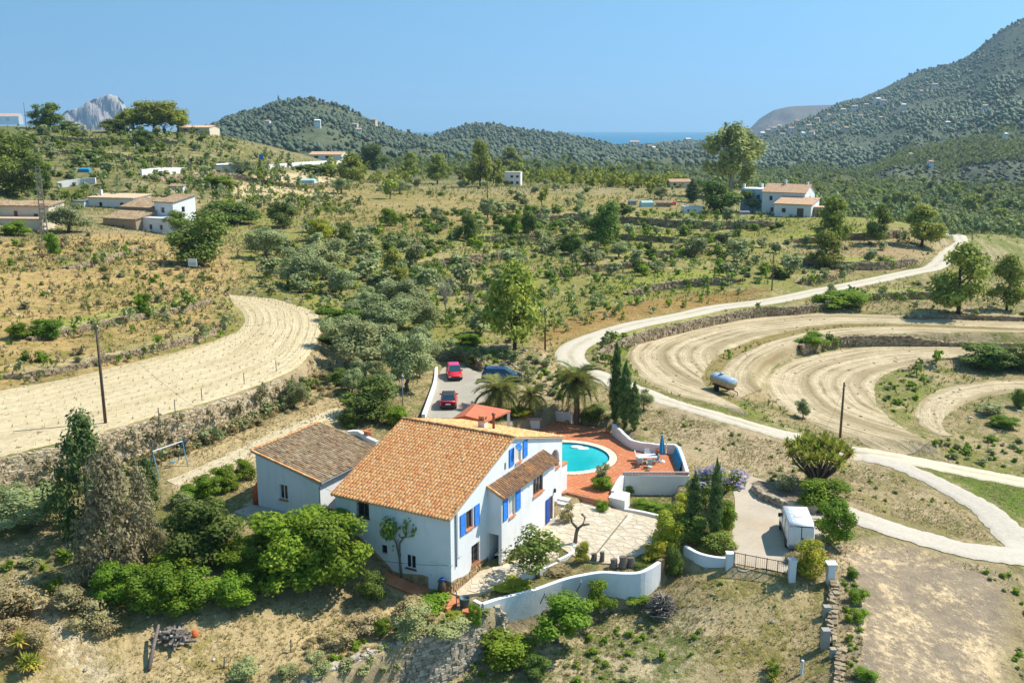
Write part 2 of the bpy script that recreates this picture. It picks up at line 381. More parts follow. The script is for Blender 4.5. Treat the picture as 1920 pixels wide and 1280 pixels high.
class MB:
 """collects faces; build() links them as one object"""
 def __init__(s): s.v = []; s.f = []; s.m = []; s.t = []
 def add(s, V, F, m=0, t=None):
  b = len(s.v); s.v += [tuple(map(float, p)) for p in V]
  for f in F: s.f.append([i + b for i in f]); s.m.append(m); s.t.append(rnd.random() if t is None else t)
  return s
 def box(s, a, b, m=0, t=None, rz=0.0, piv=None):
  x0, y0, z0 = a; x1, y1, z1 = b
  V = [(x0, y0, z0), (x1, y0, z0), (x1, y1, z0), (x0, y1, z0), (x0, y0, z1), (x1, y0, z1), (x1, y1, z1), (x0, y1, z1)]
  if rz:
   cx, cy = piv if piv else ((x0 + x1) / 2, (y0 + y1) / 2)
   c, q = math.cos(rz), math.sin(rz)
   V = [(cx + (x - cx) * c - (y - cy) * q, cy + (x - cx) * q + (y - cy) * c, z) for x, y, z in V]
  return s.add(V, [(0, 3, 2, 1), (4, 5, 6, 7), (0, 1, 5, 4), (1, 2, 6, 5), (2, 3, 7, 6), (3, 0, 4, 7)], m, t)
 def prism(s, poly, z0, z1, m=0, t=None):
  n = len(poly)
  z0s = z0 if hasattr(z0, '__len__') else [z0] * n; z1s = z1 if hasattr(z1, '__len__') else [z1] * n
  V = [(p[0], p[1], z) for p, z in zip(poly, z0s)] + [(p[0], p[1], z) for p, z in zip(poly, z1s)]
  F = [list(range(n))[::-1], list(range(n, 2 * n))] + [(i, (i + 1) % n, n + (i + 1) % n, n + i) for i in range(n)]
  return s.add(V, F, m, t)
 def tube(s, pts, rad, seg=6, m=0, t=None, cap=True):
  pts = [Vector(p) for p in pts]; n = len(pts)
  rads = rad if hasattr(rad, '__len__') else [rad] * n
  V = []; ref = Vector((0, 0, 1))
  for i, p in enumerate(pts):
   d = (pts[min(i + 1, n - 1)] - pts[max(i - 1, 0)]).normalized()
   if abs(d.dot(ref)) > .95: ref = Vector((1, 0, 0))
   a = d.cross(ref).normalized(); b = d.cross(a)
   for k in range(seg):
    w = 2 * math.pi * k / seg
    V.append(p + a * math.cos(w) * rads[i] + b * math.sin(w) * rads[i])
  F = [(i * seg + k, i * seg + (k + 1) % seg, (i + 1) * seg + (k + 1) % seg, (i + 1) * seg + k) for i in range(n - 1) for k in range(seg)]
  if cap: F += [list(range(seg))[::-1], list(range((n - 1) * seg, n * seg))]
  return s.add(V, F, m, t)
 def lathe(s, prof, c=(0, 0, 0), seg=12, m=0, t=None):
  V = [(c[0] + r * math.cos(2 * math.pi * k / seg), c[1] + r * math.sin(2 * math.pi * k / seg), c[2] + z) for r, z in prof for k in range(seg)]
  F = [(i * seg + k, i * seg + (k + 1) % seg, (i + 1) * seg + (k + 1) % seg, (i + 1) * seg + k) for i in range(len(prof) - 1) for k in range(seg)]
  return s.add(V, F, m, t)
 def mesh(s, name, smooth=False):
  return mesh_np(name, s.v, s.f, smooth, {"tint": ('FACE', np.array(s.t))}, s.m)
 def build(s, name, mat, parent=None, smooth=False, bevel=0, **kw):
  o = link(name, s.mesh(name, smooth), mat, parent, **kw)
  if bevel:
   b = o.modifiers.new("bevel", 'BEVEL'); b.width = bevel; b.segments = 2; b.limit_method = 'ANGLE'
  return o
# ------------------------------------------------------------------ materials
def nt(name, rough=.9, spec=.25):
 m = bpy.data.materials.new(name); m.use_nodes = True
 n = m.node_tree.nodes; b = n["Principled BSDF"]
 b.inputs["Roughness"].default_value = rough
 b.inputs["Specular IOR Level"].default_value = spec
 return m, n, m.node_tree.links, b
def noise(n, l, scale, detail=4, rough=.55, vec=None, lo=None, hi=None):
 t = n.new("ShaderNodeTexNoise"); t.inputs["Scale"].default_value = scale; t.inputs["Detail"].default_value = detail; t.inputs["Roughness"].default_value = rough
 if vec is not None: l.new(vec, t.inputs["Vector"])
 o = t.outputs["Fac"]
 if lo is not None:
  q = n.new("ShaderNodeMapRange"); q.inputs[1].default_value = lo; q.inputs[2].default_value = hi; q.clamp = True
  l.new(o, q.inputs[0]); o = q.outputs[0]
 return o
def mixc(n, l, f, a, b, mode='MIX'):
 x = n.new("ShaderNodeMix"); x.data_type = 'RGBA'; x.blend_type = mode
 for s, val in ((x.inputs[0], f), (x.inputs[6], a), (x.inputs[7], b)):
  if hasattr(val, 'is_linked') or hasattr(val, 'links'): l.new(val, s)
  elif hasattr(val, '__len__'): s.default_value = (*val[:3], 1)
  else: s.default_value = val
 return x.outputs[2]
def math_(n, l, op, a, b=None):
 x = n.new("ShaderNodeMath"); x.operation = op
 for s, val in zip(x.inputs, (a, b)):
  if val is None: continue
  if hasattr(val, 'links'): l.new(val, s)
  else: s.default_value = val
 return x.outputs[0]
def bump(n, l, b, h, strength=.4, dist=.05):
 x = n.new("ShaderNodeBump"); x.inputs["Strength"].default_value = strength; x.inputs["Distance"].default_value = dist
 l.new(h, x.inputs["Height"]); l.new(x.outputs[0], b.inputs["Normal"])
def attr(n, name):
 a = n.new("ShaderNodeAttribute"); a.attribute_name = name; return a
def geo_pos(n):
 return n.new("ShaderNodeNewGeometry").outputs["Position"]
def objc(n):
 return n.new("ShaderNodeTexCoord").outputs["Object"]
def mat_plain(name, c, rough=.8, spec=.3, var=.12, scale=3.0, metal=0.0, bumpk=0.0, dirt=None, dirt_amt=.5):
 m, n, l, b = nt(name, rough, spec)
 p = objc(n)
 f = noise(n, l, scale, 5, .6, p, .3, .7)
 c2 = tuple(max(0, x * (1 - var)) for x in c); c1 = tuple(min(1, x * (1 + var)) for x in c)
 col = mixc(n, l, f, c2, c1)
 if dirt:
  g = noise(n, l, scale * .35, 6, .7, p, .5, .75)
  col = mixc(n, l, math_(n, l, 'MULTIPLY', g, dirt_amt), col, dirt)
 l.new(col, b.inputs["Base Color"])
 b.inputs["Metallic"].default_value = metal
 if bumpk: bump(n, l, b, noise(n, l, scale * 6, 4, .6, p), bumpk, .02)
 return m
def mat_tint(name, ramp, rough=.9, spec=.2, scale=1.2, bumpk=.3, spread=1.0, use_obj=True):
 """pieces vary: each face's 'tint' (or the piece's own random number) picks from the ramp, with stains on top"""
 m, n, l, b = nt(name, rough, spec)
 t = attr(n, "tint").outputs["Fac"]
 oi = n.new("ShaderNodeObjectInfo").outputs["Random"]
 f = math_(n, l, 'FRACT', math_(n, l, 'ADD', t, math_(n, l, 'MULTIPLY', oi, 3.7))) if use_obj else t
 p = geo_pos(n)
 f = math_(n, l, 'ADD', math_(n, l, 'MULTIPLY', f, .7 * spread), math_(n, l, 'MULTIPLY', noise(n, l, scale, 4, .6, p, .3, .7), 1 - .7 * spread))
 r = n.new("ShaderNodeValToRGB"); e = r.color_ramp.elements
 while len(e) > 1: e.remove(e[-1])
 e[0].position = 0; e[0].color = (*ramp[0], 1)
 for i, c in enumerate(ramp[1:], 1):
  q = e.new(i / (len(ramp) - 1)); q.color = (*c, 1)
 l.new(f, r.inputs[0])
 g = noise(n, l, 14, 3, .6, p, .2, .8)
 col = mixc(n, l, .35, r.outputs[0], mixc(n, l, g, (.35, .32, .28), (1, 1, 1)), 'MULTIPLY')
 l.new(col, b.inputs["Base Color"])
 if bumpk: bump(n, l, b, noise(n, l, 22, 3, .6, p), bumpk, .03)
 return m
# ------------------------------------------------------------------ ground colours (soil and ground cover of each plot)
def paint():
 x, y = GX.ravel(), GY.ravel(); n = len(x)
 A = np.tile(np.array([.33, .26, .135]), (n, 1)); B = np.tile(np.array([.14, .16, .05]), (n, 1)); K = np.full(n, .45)
 r = np.hypot(x, y)
 reg = [  # outline in the picture, soil, cover, share of cover, feather in metres
  ([(430, 640), (330, 420), (560, 380), (900, 380), (1300, 395), (1480, 400), (1760, 440), (1700, 515), (1430, 560), (1080, 640), (960, 690), (800, 660), (620, 640)], (.35, .30, .14), (.20, .215, .055), .66, 8),
  ([(-200, 740), (-200, 440), (180, 440), (420, 440), (470, 520), (430, 560), (420, 620), (230, 690), (0, 735)], (.42, .295, .12), (.20, .19, .05), .36, 5),
  ([(400, 370), (520, 335), (700, 350), (900, 365), (1180, 365), (1250, 395), (900, 400), (640, 400), (560, 410)], (.36, .27, .12), (.19, .19, .06), .5, 6),
  ([(-300, 420), (-300, 235), (420, 238), (460, 300), (560, 330), (380, 370), (180, 380)], (.33, .265, .14), (.13, .15, .05), .62, 12),
  ([(430, 345), (620, 330), (640, 350), (560, 362), (430, 366)], (.55, .44, .26), (.3, .25, .12), .2, 4),
  ([(560, 350), (640, 362), (600, 372), (470, 378), (430, 370)], (.5, .40, .22), (.25, .22, .10), .3, 4),
  ([(1000, 620), (1040, 600), (1180, 568), (1300, 550), (1440, 540), (1430, 552), (1260, 585), (1120, 618), (1060, 640), (1010, 660)], (.30, .19, .065), (.22, .17, .05), .35, 2),
  ([(1080, 545), (1200, 510), (1340, 510), (1400, 530), (1260, 545), (1160, 560)], (.26, .23, .07), (.16, .19, .03), .7, 3),
  ([(560, 400), (900, 385), (1000, 400), (900, 432), (700, 440), (600, 440)], (.33, .25, .10), (.2, .19, .06), .42, 5),
  ([(1480, 470), (1700, 425), (1750, 440), (1720, 500), (1560, 520)], (.35, .26, .14), (.17, .16, .06), .4, 4),
  ([(1800, 430), (1920, 440), (2100, 460), (2100, 540), (1830, 530), (1790, 480)], (.30, .27, .12), (.14, .17, .05), .6, 5),
  ([(1150, 720), (1320, 770), (1500, 825), (1600, 860), (1480, 930), (1420, 900), (1260, 850), (1200, 780)], (.40, .315, .195), (.17, .18, .07), .28, 3),
  ([(1500, 850), (1640, 860), (1780, 920), (1870, 1020), (1700, 990), (1600, 960), (1470, 940)], (.37, .29, .175), (.22, .20, .09), .45, 2),
  ([(1560, 1010), (1700, 1020), (1880, 1070), (1910, 1160), (1900, 1300), (1590, 1300), (1570, 1150)], (.28, .225, .16), (.54, .45, .29), .37, 1.5),
  ([(1900, 1080), (2300, 1080), (2300, 1300), (1910, 1300)], (.30, .24, .13), (.18, .18, .06), .5, 2),
  ([(1250, 1060), (1390, 1060), (1540, 1090), (1540, 1300), (1250, 1300), (1200, 1180)], (.40, .315, .165), (.21, .20, .06), .45, 2),
  ([(940, 1180), (1230, 1125), (1330, 1160), (1280, 1300), (900, 1300)], (.50, .41, .25), (.13, .17, .045), .5, 2),
  ([(600, 1280), (760, 1200), (930, 1150), (960, 1180), (930, 1300), (600, 1330)], (.38, .30, .17), (.12, .15, .04), .5, 1.5),
  ([(-200, 1330), (-100, 1100), (100, 1120), (300, 1180), (560, 1150), (740, 1110), (870, 1150), (760, 1200), (600, 1280), (560, 1330)], (.46, .355, .185), (.25, .22, .075), .36, 2),
  ([(-100, 1100), (80, 1090), (260, 1080), (220, 1170), (80, 1230), (-100, 1260)], (.36, .25, .11), (.28, .22, .08), .5, 2),
  ([(20, 1090), (60, 1075), (100, 1140), (160, 1200), (220, 1260), (180, 1280), (110, 1230), (60, 1150)], (.62, .52, .34), (.36, .28, .15), .25, 1.2),
  ([(300, 860), (480, 800), (640, 750), (660, 800), (620, 860), (480, 930), (330, 920)], (.44, .34, .18), (.26, .22, .08), .3, 2),
  ([(330, 915), (470, 835), (560, 795), (640, 765), (650, 778), (560, 815), (440, 880), (350, 930)], (.58, .48, .31), (.36, .29, .15), .25, 1),
  ([(470, 940), (600, 975), (700, 1010), (620, 1010), (460, 965)], (.50, .43, .31), (.30, .26, .16), .3, .8),
  ([(590, 640), (620, 610), (640, 740), (590, 790), (530, 740)], (.42, .32, .17), (.24, .2, .08), .35, 2),
  ([(950, 700), (1000, 650), (1080, 690), (1140, 730), (1060, 750), (960, 745)], (.42, .33, .19), (.22, .2, .08), .3, 2),
  ([(850, 660), (960, 640), (1010, 680), (960, 710), (870, 690)], (.33, .27, .16), (.15, .16, .06), .4, 2),
  ([(1200, 705), (1176, 668), (1200, 640), (1290, 612), (1400, 597), (1440, 590), (1400, 584), (1280, 603), (1190, 630), (1150, 660), (1160, 700)], (.26, .23, .09), (.13, .18, .03), .75, 1.5),
  ([(1640, 745), (1645, 716), (1675, 695), (1725, 682), (1790, 690), (1760, 730), (1720, 760), (1720, 800), (1680, 790)], (.36, .29, .16), (.15, .18, .04), .6, 2),
  ([(1320, 700), (1360, 660), (1420, 633), (1500, 617), (1580, 608), (1665, 609), (1580, 612), (1500, 625), (1430, 643), (1375, 670), (1350, 700), (1350, 730)], (.27, .20, .07), (.20, .17, .05), .5, 1),
  ([(1580, 840), (1720, 860), (1920, 895), (1920, 820), (1760, 810)], (.36, .29, .16), (.17, .19, .05), .5, 3),
  ([(1300, 752), (1390, 752), (1500, 800), (1600, 830), (1580, 842), (1480, 815), (1380, 788)], (.34, .29, .15), (.16, .19, .045), .62, 2),
  ([(1760, 890), (1820, 892), (1930, 912), (2200, 950), (2200, 990), (1930, 985), (1880, 950), (1820, 915)], (.28, .26, .10), (.10, .17, .02), .72, 2),
 ]
 for poly, a, b, k, f in reg:
  P = [G(u, v) for u, v in poly]
  c = np.array(P)[:, :2].mean(0); rr = max(math.hypot(p[0] - c[0], p[1] - c[1]) for p in P) + f + 1
  m = np.hypot(x - c[0], y - c[1]) < rr
  w = sm(poly_dist(x[m], y[m], P) + rng.normal(0, f * .12, m.sum()), f, -f)
  A[m] += (np.array(a) - A[m]) * w[:, None]; B[m] += (np.array(b) - B[m]) * w[:, None]; K[m] += (k - K[m]) * w
 w = sm(r, 340, 620)
 A += (np.array([.15, .145, .075]) - A) * w[:, None]; B += (np.array([.07, .09, .035]) - B) * w[:, None]; K += (.65 - K) * w
 for k_, (pts, h, D) in enumerate(TW):          # benches behind the walls: mown grass or bare earth
  c = curve(pts, max(8, len(pts) * 5)); m = np.hypot(x - c[:, 0].mean(), y - c[:, 1].mean()) < np.ptp(c, axis=0).max() * .7 + D
  d, sd_, arc, L = poly_dist(x[m], y[m], c, False); s = d * sd_
  w = sm(s, .3, 1.5) * sm(s, D * .75, D * .45) * sm(arc, 0, L * .15) * sm(L - arc, 0, L * .15) * .85
  a, b = (((.33, .33, .11), (.24, .28, .05)) if k_ % 3 else ((.45, .36, .20), (.28, .27, .09)))
  A[m] += (np.array(a) - A[m]) * w[:, None]; B[m] += (np.array(b) - B[m]) * w[:, None]
 gy, gx = np.gradient(GZ)
 dr = np.gradient(RR)[:, None]; da = RR[:, None] * (AZ[1] - AZ[0])
 sl = np.hypot(gy / dr, gx / da).ravel()
 w = sm(sl, .45, .9) * (r < 420)
 A += (np.array([.34, .275, .175]) - A) * (w * .8)[:, None]; K *= 1 - .4 * w
 return np.clip(A * 1.14, 0, .75), np.clip(B * np.array([1.3, 1.2, 1.15]), 0, .7), K
def mat_ground():
 m, n, l, b = nt("ground_soil", .95, .12)
 p = geo_pos(n)
 A, B, K = attr(n, "soil").outputs["Color"], attr(n, "cover").outputs["Color"], attr(n, "share").outputs["Fac"]
 big = noise(n, l, .055, 5, .6, p); mid = noise(n, l, .33, 6, .68, p); fine = noise(n, l, 2.1, 5, .7, p)
 s = math_(n, l, 'ADD', math_(n, l, 'ADD', math_(n, l, 'MULTIPLY', big, .5), math_(n, l, 'MULTIPLY', mid, .7)), math_(n, l, 'MULTIPLY', fine, .55))
 lev = math_(n, l, 'SUBTRACT', 1.06, math_(n, l, 'MULTIPLY', K, .38))
 q = n.new("ShaderNodeMapRange"); q.interpolation_type = 'SMOOTHSTEP'
 l.new(s, q.inputs[0]); l.new(math_(n, l, 'SUBTRACT', lev, .07), q.inputs[1]); l.new(math_(n, l, 'ADD', lev, .09), q.inputs[2])
 col = mixc(n, l, q.outputs[0], A, B)
 g1 = noise(n, l, .9, 6, .7, p, .25, .78); g2 = noise(n, l, 6.5, 4, .65, p, .2, .8)
 col = mixc(n, l, .62, col, mixc(n, l, g1, (.42, .40, .38), (1.35, 1.3, 1.22)), 'MULTIPLY')
 col = mixc(n, l, .5, col, mixc(n, l, g2, (.48, .46, .42), (1.4, 1.36, 1.3)), 'MULTIPLY')
 v = n.new("ShaderNodeTexVoronoi"); v.inputs["Scale"].default_value = 1.7; l.new(p, v.inputs["Vector"])
 st = math_(n, l, 'MULTIPLY', math_(n, l, 'LESS_THAN', v.outputs["Distance"], .15), math_(n, l, 'GREATER_THAN', noise(n, l, .5, 3, .6, p), .53))
 col = mixc(n, l, math_(n, l, 'MULTIPLY', st, .55), col, (.55, .48, .37))
 l.new(col, b.inputs["Base Color"])
 hh = math_(n, l, 'ADD', math_(n, l, 'ADD', math_(n, l, 'MULTIPLY', noise(n, l, 3.5, 6, .7, p), .8), math_(n, l, 'MULTIPLY', q.outputs[0], .35)), math_(n, l, 'MULTIPLY', st, .5))
 bump(n, l, b, hh, .9, .22)
 return m
M = {}
HAZE = 8.0e-5
M['ground'] = mat_ground()
cA, cB, cK = paint()
ni, nj = GX.shape
idx = np.arange(ni * nj).reshape(ni, nj)
gf = np.stack([idx[:-1, :-1], idx[:-1, 1:], idx[1:, 1:], idx[1:, :-1]], -1).reshape(-1, 4)
gv = np.stack([GX.ravel(), GY.ravel(), GZ.ravel()], -1)
me = mesh_np("ground", gv, gf, True, {"soil": ('POINT', cA), "cover": ('POINT', cB), "share": ('POINT', cK)})
link("ground", me, M['ground'], kind="structure")
# ------------------------------------------------------------------ sea
m, n, l, b = nt("sea_water", .4, .2)
b.inputs["Base Color"].default_value = (.0, .15, .27, 1)
bump(n, l, b, noise(n, l, .02, 4, .6, geo_pos(n)), .25, 2.0)
M['sea'] = m
SEA = -22.0
mb = MB(); a = np.linspace(R(-60), R(60), 40)
V = [(r * math.sin(t), r * math.cos(t), SEA) for r in (3400, 6000, 11000, 18000) for t in a]
F = [(i * 40 + j, i * 40 + j + 1, (i + 1) * 40 + j + 1, (i + 1) * 40 + j) for i in range(3) for j in range(39)]
mb.add(V, F); mb.build("sea", M['sea'], kind="structure")
# ------------------------------------------------------------------ tracks and ploughed strips
def strip(name, left, right, n, k, mat, lift=.05, crown=0.0, wob=.15, **kw):
 """a surface draped on the ground between two edges (world points); uv-like attributes: across 0..1, along in metres"""
 Lc, Rc = curve(left, n), curve(right, n)
 L2 = np.linalg.norm(np.diff((Lc + Rc) / 2, axis=0)[:, :2], axis=1); s = np.r_[0, np.cumsum(L2)]
 w = np.linspace(0, 1, k)
 V = Lc[:, None, :2] * (1 - w)[None, :, None] + Rc[:, None, :2] * w[None, :, None]
 e = (Rc - Lc)[:, :2]; e /= np.linalg.norm(e, axis=1)[:, None] + 1e-9
 V[:, 0] -= e * (np.convolve(rng.normal(0, 1, n), np.ones(3) / 3, 'same') * wob)[:, None]
 V[:, -1] += e * (np.convolve(rng.normal(0, 1, n), np.ones(3) / 3, 'same') * wob)[:, None]
 x, y = V[..., 0].ravel(), V[..., 1].ravel()
 z = H(x, y) + lift + (crown * np.sin(np.pi * np.tile(w, n)))
 ed = np.tile((w == 0) | (w == 1), n); z[ed] -= .25 * (lift > .03) * .3
 I = np.arange(n * k).reshape(n, k)
 F = np.stack([I[:-1, :-1], I[:-1, 1:], I[1:, 1:], I[1:, :-1]], -1).reshape(-1, 4)
 a0 = np.cross(np.r_[V[0, 1] - V[0, 0], 0], np.r_[V[1, 0] - V[0, 0], 0])[2]
 if a0 < 0: F = F[:, ::-1]
 width = np.linalg.norm((Rc - Lc)[:, :2], axis=1)
 me = mesh_np(name, np.stack([x, y, z], -1), F, True, {"across": ('POINT', np.tile(w, n)), "along": ('POINT', np.repeat(s, k)), "metres": ('POINT', (w[None] * width[:, None]).ravel())})
 return link(name, me, mat, kind="structure", **kw)
def road_edges(px, w, n=60):
 c = curve([G(u, v) for u, v in px], n)
 d = np.gradient(c[:, :2], axis=0); d /= np.linalg.norm(d, axis=1)[:, None]
 nn = np.stack([-d[:, 1], d[:, 0]], -1)
 w = np.interp(np.linspace(0, 1, n), np.linspace(0, 1, len(w)), w) if hasattr(w, '__len__') else np.full(n, w)
 Lf, Rt = c.copy(), c.copy()
 Lf[:, :2] += nn * (w / 2)[:, None]; Rt[:, :2] -= nn * (w / 2)[:, None]
 return Lf, Rt
def mat_track(name, c, rut, dark, amt=.5):
 m, n, l, b = nt(name, .95, .15)
 p = geo_pos(n); ac = attr(n, "across").outputs["Fac"]
 d = math_(n, l, 'ABSOLUTE', math_(n, l, 'SUBTRACT', ac, .5))                # 0 middle .. .5 edge
 mid = n.new("ShaderNodeMapRange"); mid.inputs[1].default_value = .16; mid.inputs[2].default_value = .04; l.new(d, mid.inputs[0])
 edg = n.new("ShaderNodeMapRange"); edg.inputs[1].default_value = .36; edg.inputs[2].default_value = .5; l.new(d, edg.inputs[0])
 w = noise(n, l, .35, 5, .7, p, .35, .68); f = noise(n, l, 3, 5, .7, p, .25, .75)
 col = mixc(n, l, f, tuple(x * .82 for x in c), tuple(min(1, x * 1.1) for x in c))
 col = mixc(n, l, math_(n, l, 'MULTIPLY', math_(n, l, 'MULTIPLY', mid.outputs[0], w), rut), col, dark)
 col = mixc(n, l, math_(n, l, 'MULTIPLY', math_(n, l, 'MULTIPLY', edg.outputs[0], noise(n, l, .8, 4, .7, p, .3, .6)), amt), col, dark)
 l.new(col, b.inputs["Base Color"])
 bump(n, l, b, math_(n, l, 'ADD', noise(n, l, 4, 5, .7, p), math_(n, l, 'MULTIPLY', d, .6)), .5, .1)
 return m
M['track'] = mat_track("white_gravel_track", (.56, .49, .375), .8, (.34, .28, .16))
M['track2'] = mat_track("grassy_gravel_track", (.62, .53, .38), .55, (.30, .27, .13), .8)
M['lane'] = mat_track("worn_concrete_lane", (.52, .46, .37), .2, (.40, .33, .22))
for k_, (nm, mt, cr) in enumerate([("track", 'track', .05), ("track", 'track', .04), ("track", 'track2', .03), ("track", 'lane', .03), ("lane", 'lane', .03)]):
 c_, w_ = ROADC[k_]
 d_ = np.gradient(c_[:, :2], axis=0); d_ /= np.linalg.norm(d_, axis=1)[:, None]
 nn_ = np.c_[-d_[:, 1], d_[:, 0], np.zeros(len(d_))]
 strip(nm, c_ + nn_ * w_[:, None] / 2, c_ - nn_ * w_[:, None] / 2, len(c_) * 2, 9, M[mt], .08 + .012 * k_, cr)
strip("path", *road_edges([(320, 905), (400, 875), (480, 835), (560, 800), (640, 768)], 2.2, 40), 40, 5, mat_track("dirt_path", (.56, .46, .29), .4, (.36, .28, .14), .9), .04, .0, .3)
def mat_field(name, c, dark, per, weed, weedk=.3, con=1.05):
 """ploughed soil: ridges run along the strip, every 'per' metres across"""
 m, n, l, b = nt(name, .97, .1)
 p = geo_pos(n); me_ = attr(n, "metres").outputs["Fac"]; ac = attr(n, "across").outputs["Fac"]
 wob = math_(n, l, 'MULTIPLY', math_(n, l, 'SUBTRACT', noise(n, l, .12, 3, .5, p), .5), 1.6)
 mm = math_(n, l, 'ADD', me_, wob)
 cv = n.new("ShaderNodeCombineXYZ"); l.new(math_(n, l, 'MULTIPLY', mm, 1 / per), cv.inputs[0]); l.new(math_(n, l, 'MULTIPLY', attr(n, "along").outputs["Fac"], .035 / per), cv.inputs[1])
 s = noise(n, l, 1.9, 4, .75, cv.outputs[0], .40, .60); s2 = noise(n, l, .5, 2, .5, cv.outputs[0], .48, .62)
 s3 = math_(n, l, 'ADD', math_(n, l, 'MULTIPLY', math_(n, l, 'SINE', math_(n, l, 'MULTIPLY', mm, 2 * math.pi / per)), .5), .5)
 f = noise(n, l, 1.1, 6, .7, p, .3, .72)
 col = mixc(n, l, f, tuple(x * .74 for x in c), tuple(min(1, x * 1.12) for x in c))
 rows = math_(n, l, 'ADD', math_(n, l, 'MULTIPLY', s, .55), math_(n, l, 'MULTIPLY', math_(n, l, 'POWER', s3, 2.5), .6))
 col = mixc(n, l, math_(n, l, 'MULTIPLY', math_(n, l, 'MULTIPLY', rows, noise(n, l, .15, 4, .6, p, .3, .62)), con), col, dark)
 b2 = n.new("ShaderNodeMath"); b2.operation = 'ADD'; b2.inputs[1].default_value = 0; l.new(s2, b2.inputs[0])
 col = mixc(n, l, math_(n, l, 'MULTIPLY', s2, con * .7), col, dark)
 d = math_(n, l, 'ABSOLUTE', math_(n, l, 'SUBTRACT', ac, .5))
 ed = n.new("ShaderNodeMapRange"); ed.inputs[1].default_value = .40; ed.inputs[2].default_value = .5; l.new(d, ed.inputs[0])
 wk = math_(n, l, 'MULTIPLY', math_(n, l, 'ADD', math_(n, l, 'MULTIPLY', ed.outputs[0], .8), math_(n, l, 'MULTIPLY', b2.outputs[0], .25)), noise(n, l, .5, 5, .7, p, .42, .6))
 col = mixc(n, l, math_(n, l, 'MULTIPLY', wk, weedk * 2), col, weed)
 l.new(col, b.inputs["Base Color"])
 hh = math_(n, l, 'ADD', math_(n, l, 'MULTIPLY', s, .5), math_(n, l, 'MULTIPLY', noise(n, l, 2.6, 6, .75, p), 1.1))
 bump(n, l, b, hh, .8, .16)
 return m
M['field'] = mat_field("ploughed_earth", (.62, .495, .31), (.27, .20, .10), 1.6, (.20, .19, .07))
M['vine'] = mat_field("pale_ploughed_earth", (.68, .55, .335), (.44, .33, .17), 1.7, (.33, .27, .12), .25, .55)
M['stubble'] = mat_field("dry_grass_strip", (.30, .225, .09), (.2, .17, .055), 2.3, (.17, .17, .05), .5)
g = lambda L: [G(u, v) for u, v in L]
gl = lambda L, z: [at(u, v, z) for u, v in L]
strip("ploughed_field", gl(vine_lo, VINE_Z), gl(vine_hi, VINE_Z), 150, 26, M['vine'], .07)
strip("ploughed_field", gl(fa_out, .45), gl(fa_in, .45), 120, 14, M['field'], .07)
strip("grass_strip", gl(fa_in, .42), gl(fb_out, .36), 120, 5, M['stubble'], .05)
strip("ploughed_field", gl(fb_out, .35), gl(fb_in, .35), 120, 14, M['field'], .07)
strip("ploughed_field", gl(fc_out, -1.15), gl(fc_in, -1.15), 120, 18, M['field'], .07)
strip("ploughed_field", gl(fd_out, -2.2), gl(fd_in, -2.2), 80, 12, M['field'], .07)
def sheet(name, poly, mat, lift, n=26):
 """a ground sheet with a clean outline, draped on the land"""
 P = curve(poly, 120, True); c = P.mean(0)
 V, F = [], []
 rings = 14
 for i in range(rings + 1):
  t = i / rings
  for q in P:
   V.append(c[:2] * (1 - t) + q[:2] * t)
 V = np.array(V); z = H(V[:, 0], V[:, 1]) + lift
 m_ = len(P)
 F = [(i * m_ + j, i * m_ + (j + 1) % m_, (i + 1) * m_ + (j + 1) % m_, (i + 1) * m_ + j) for i in range(rings) for j in range(m_)]
 d = (P[1] - P[0])[0] * (P[0] - c)[1] - (P[1] - P[0])[1] * (P[0] - c)[0]
 if d > 0: F = [f[::-1] for f in F]
 return link(name, mesh_np(name, np.c_[V, z], F, True), mat, kind="structure")
def mat_concrete(name, c, stain):
 m, n, l, b = nt(name, .9, .2)
 p = geo_pos(n)
 f = noise(n, l, .35, 6, .65, p, .3, .7); q = noise(n, l, 5, 5, .7, p, .3, .75); t = noise(n, l, .16, 4, .6, p, .48, .72)
 col = mixc(n, l, f, tuple(x * .84 for x in c), tuple(x * 1.08 for x in c))
 col = mixc(n, l, t, col, stain)
 col = mixc(n, l, .35, col, mixc(n, l, q, (.6, .58, .55), (1.15, 1.14, 1.1)), 'MULTIPLY')
 l.new(col, b.inputs["Base Color"]); bump(n, l, b, q, .25, .02)
 return m
M['court'] = mat_concrete("worn_court_concrete", (.50, .42, .32), (.46, .35, .23))
M['park'] = mat_concrete("parking_concrete", (.40, .36, .285), (.35, .30, .22))
court_px = [(1366, 884), (1395, 888), (1436, 902), (1470, 925), (1530, 945), (1596, 956), (1606, 974), (1556, 996), (1541, 1050), (1500, 1070), (1484, 1074), (1430, 1065), (1379, 1059), (1373, 1000), (1378, 940)]
sheet("court", [at(u, v, -.6) for u, v in court_px], M['court'], .05)
sheet("parking_yard", [at(u, v, 1.55) for u, v in [(797, 784), (805, 760), (820, 715), (829, 692), (848, 684), (868, 686), (905, 702), (950, 716), (962, 726), (910, 750), (890, 765), (880, 786), (840, 792)]], M['park'], .05)
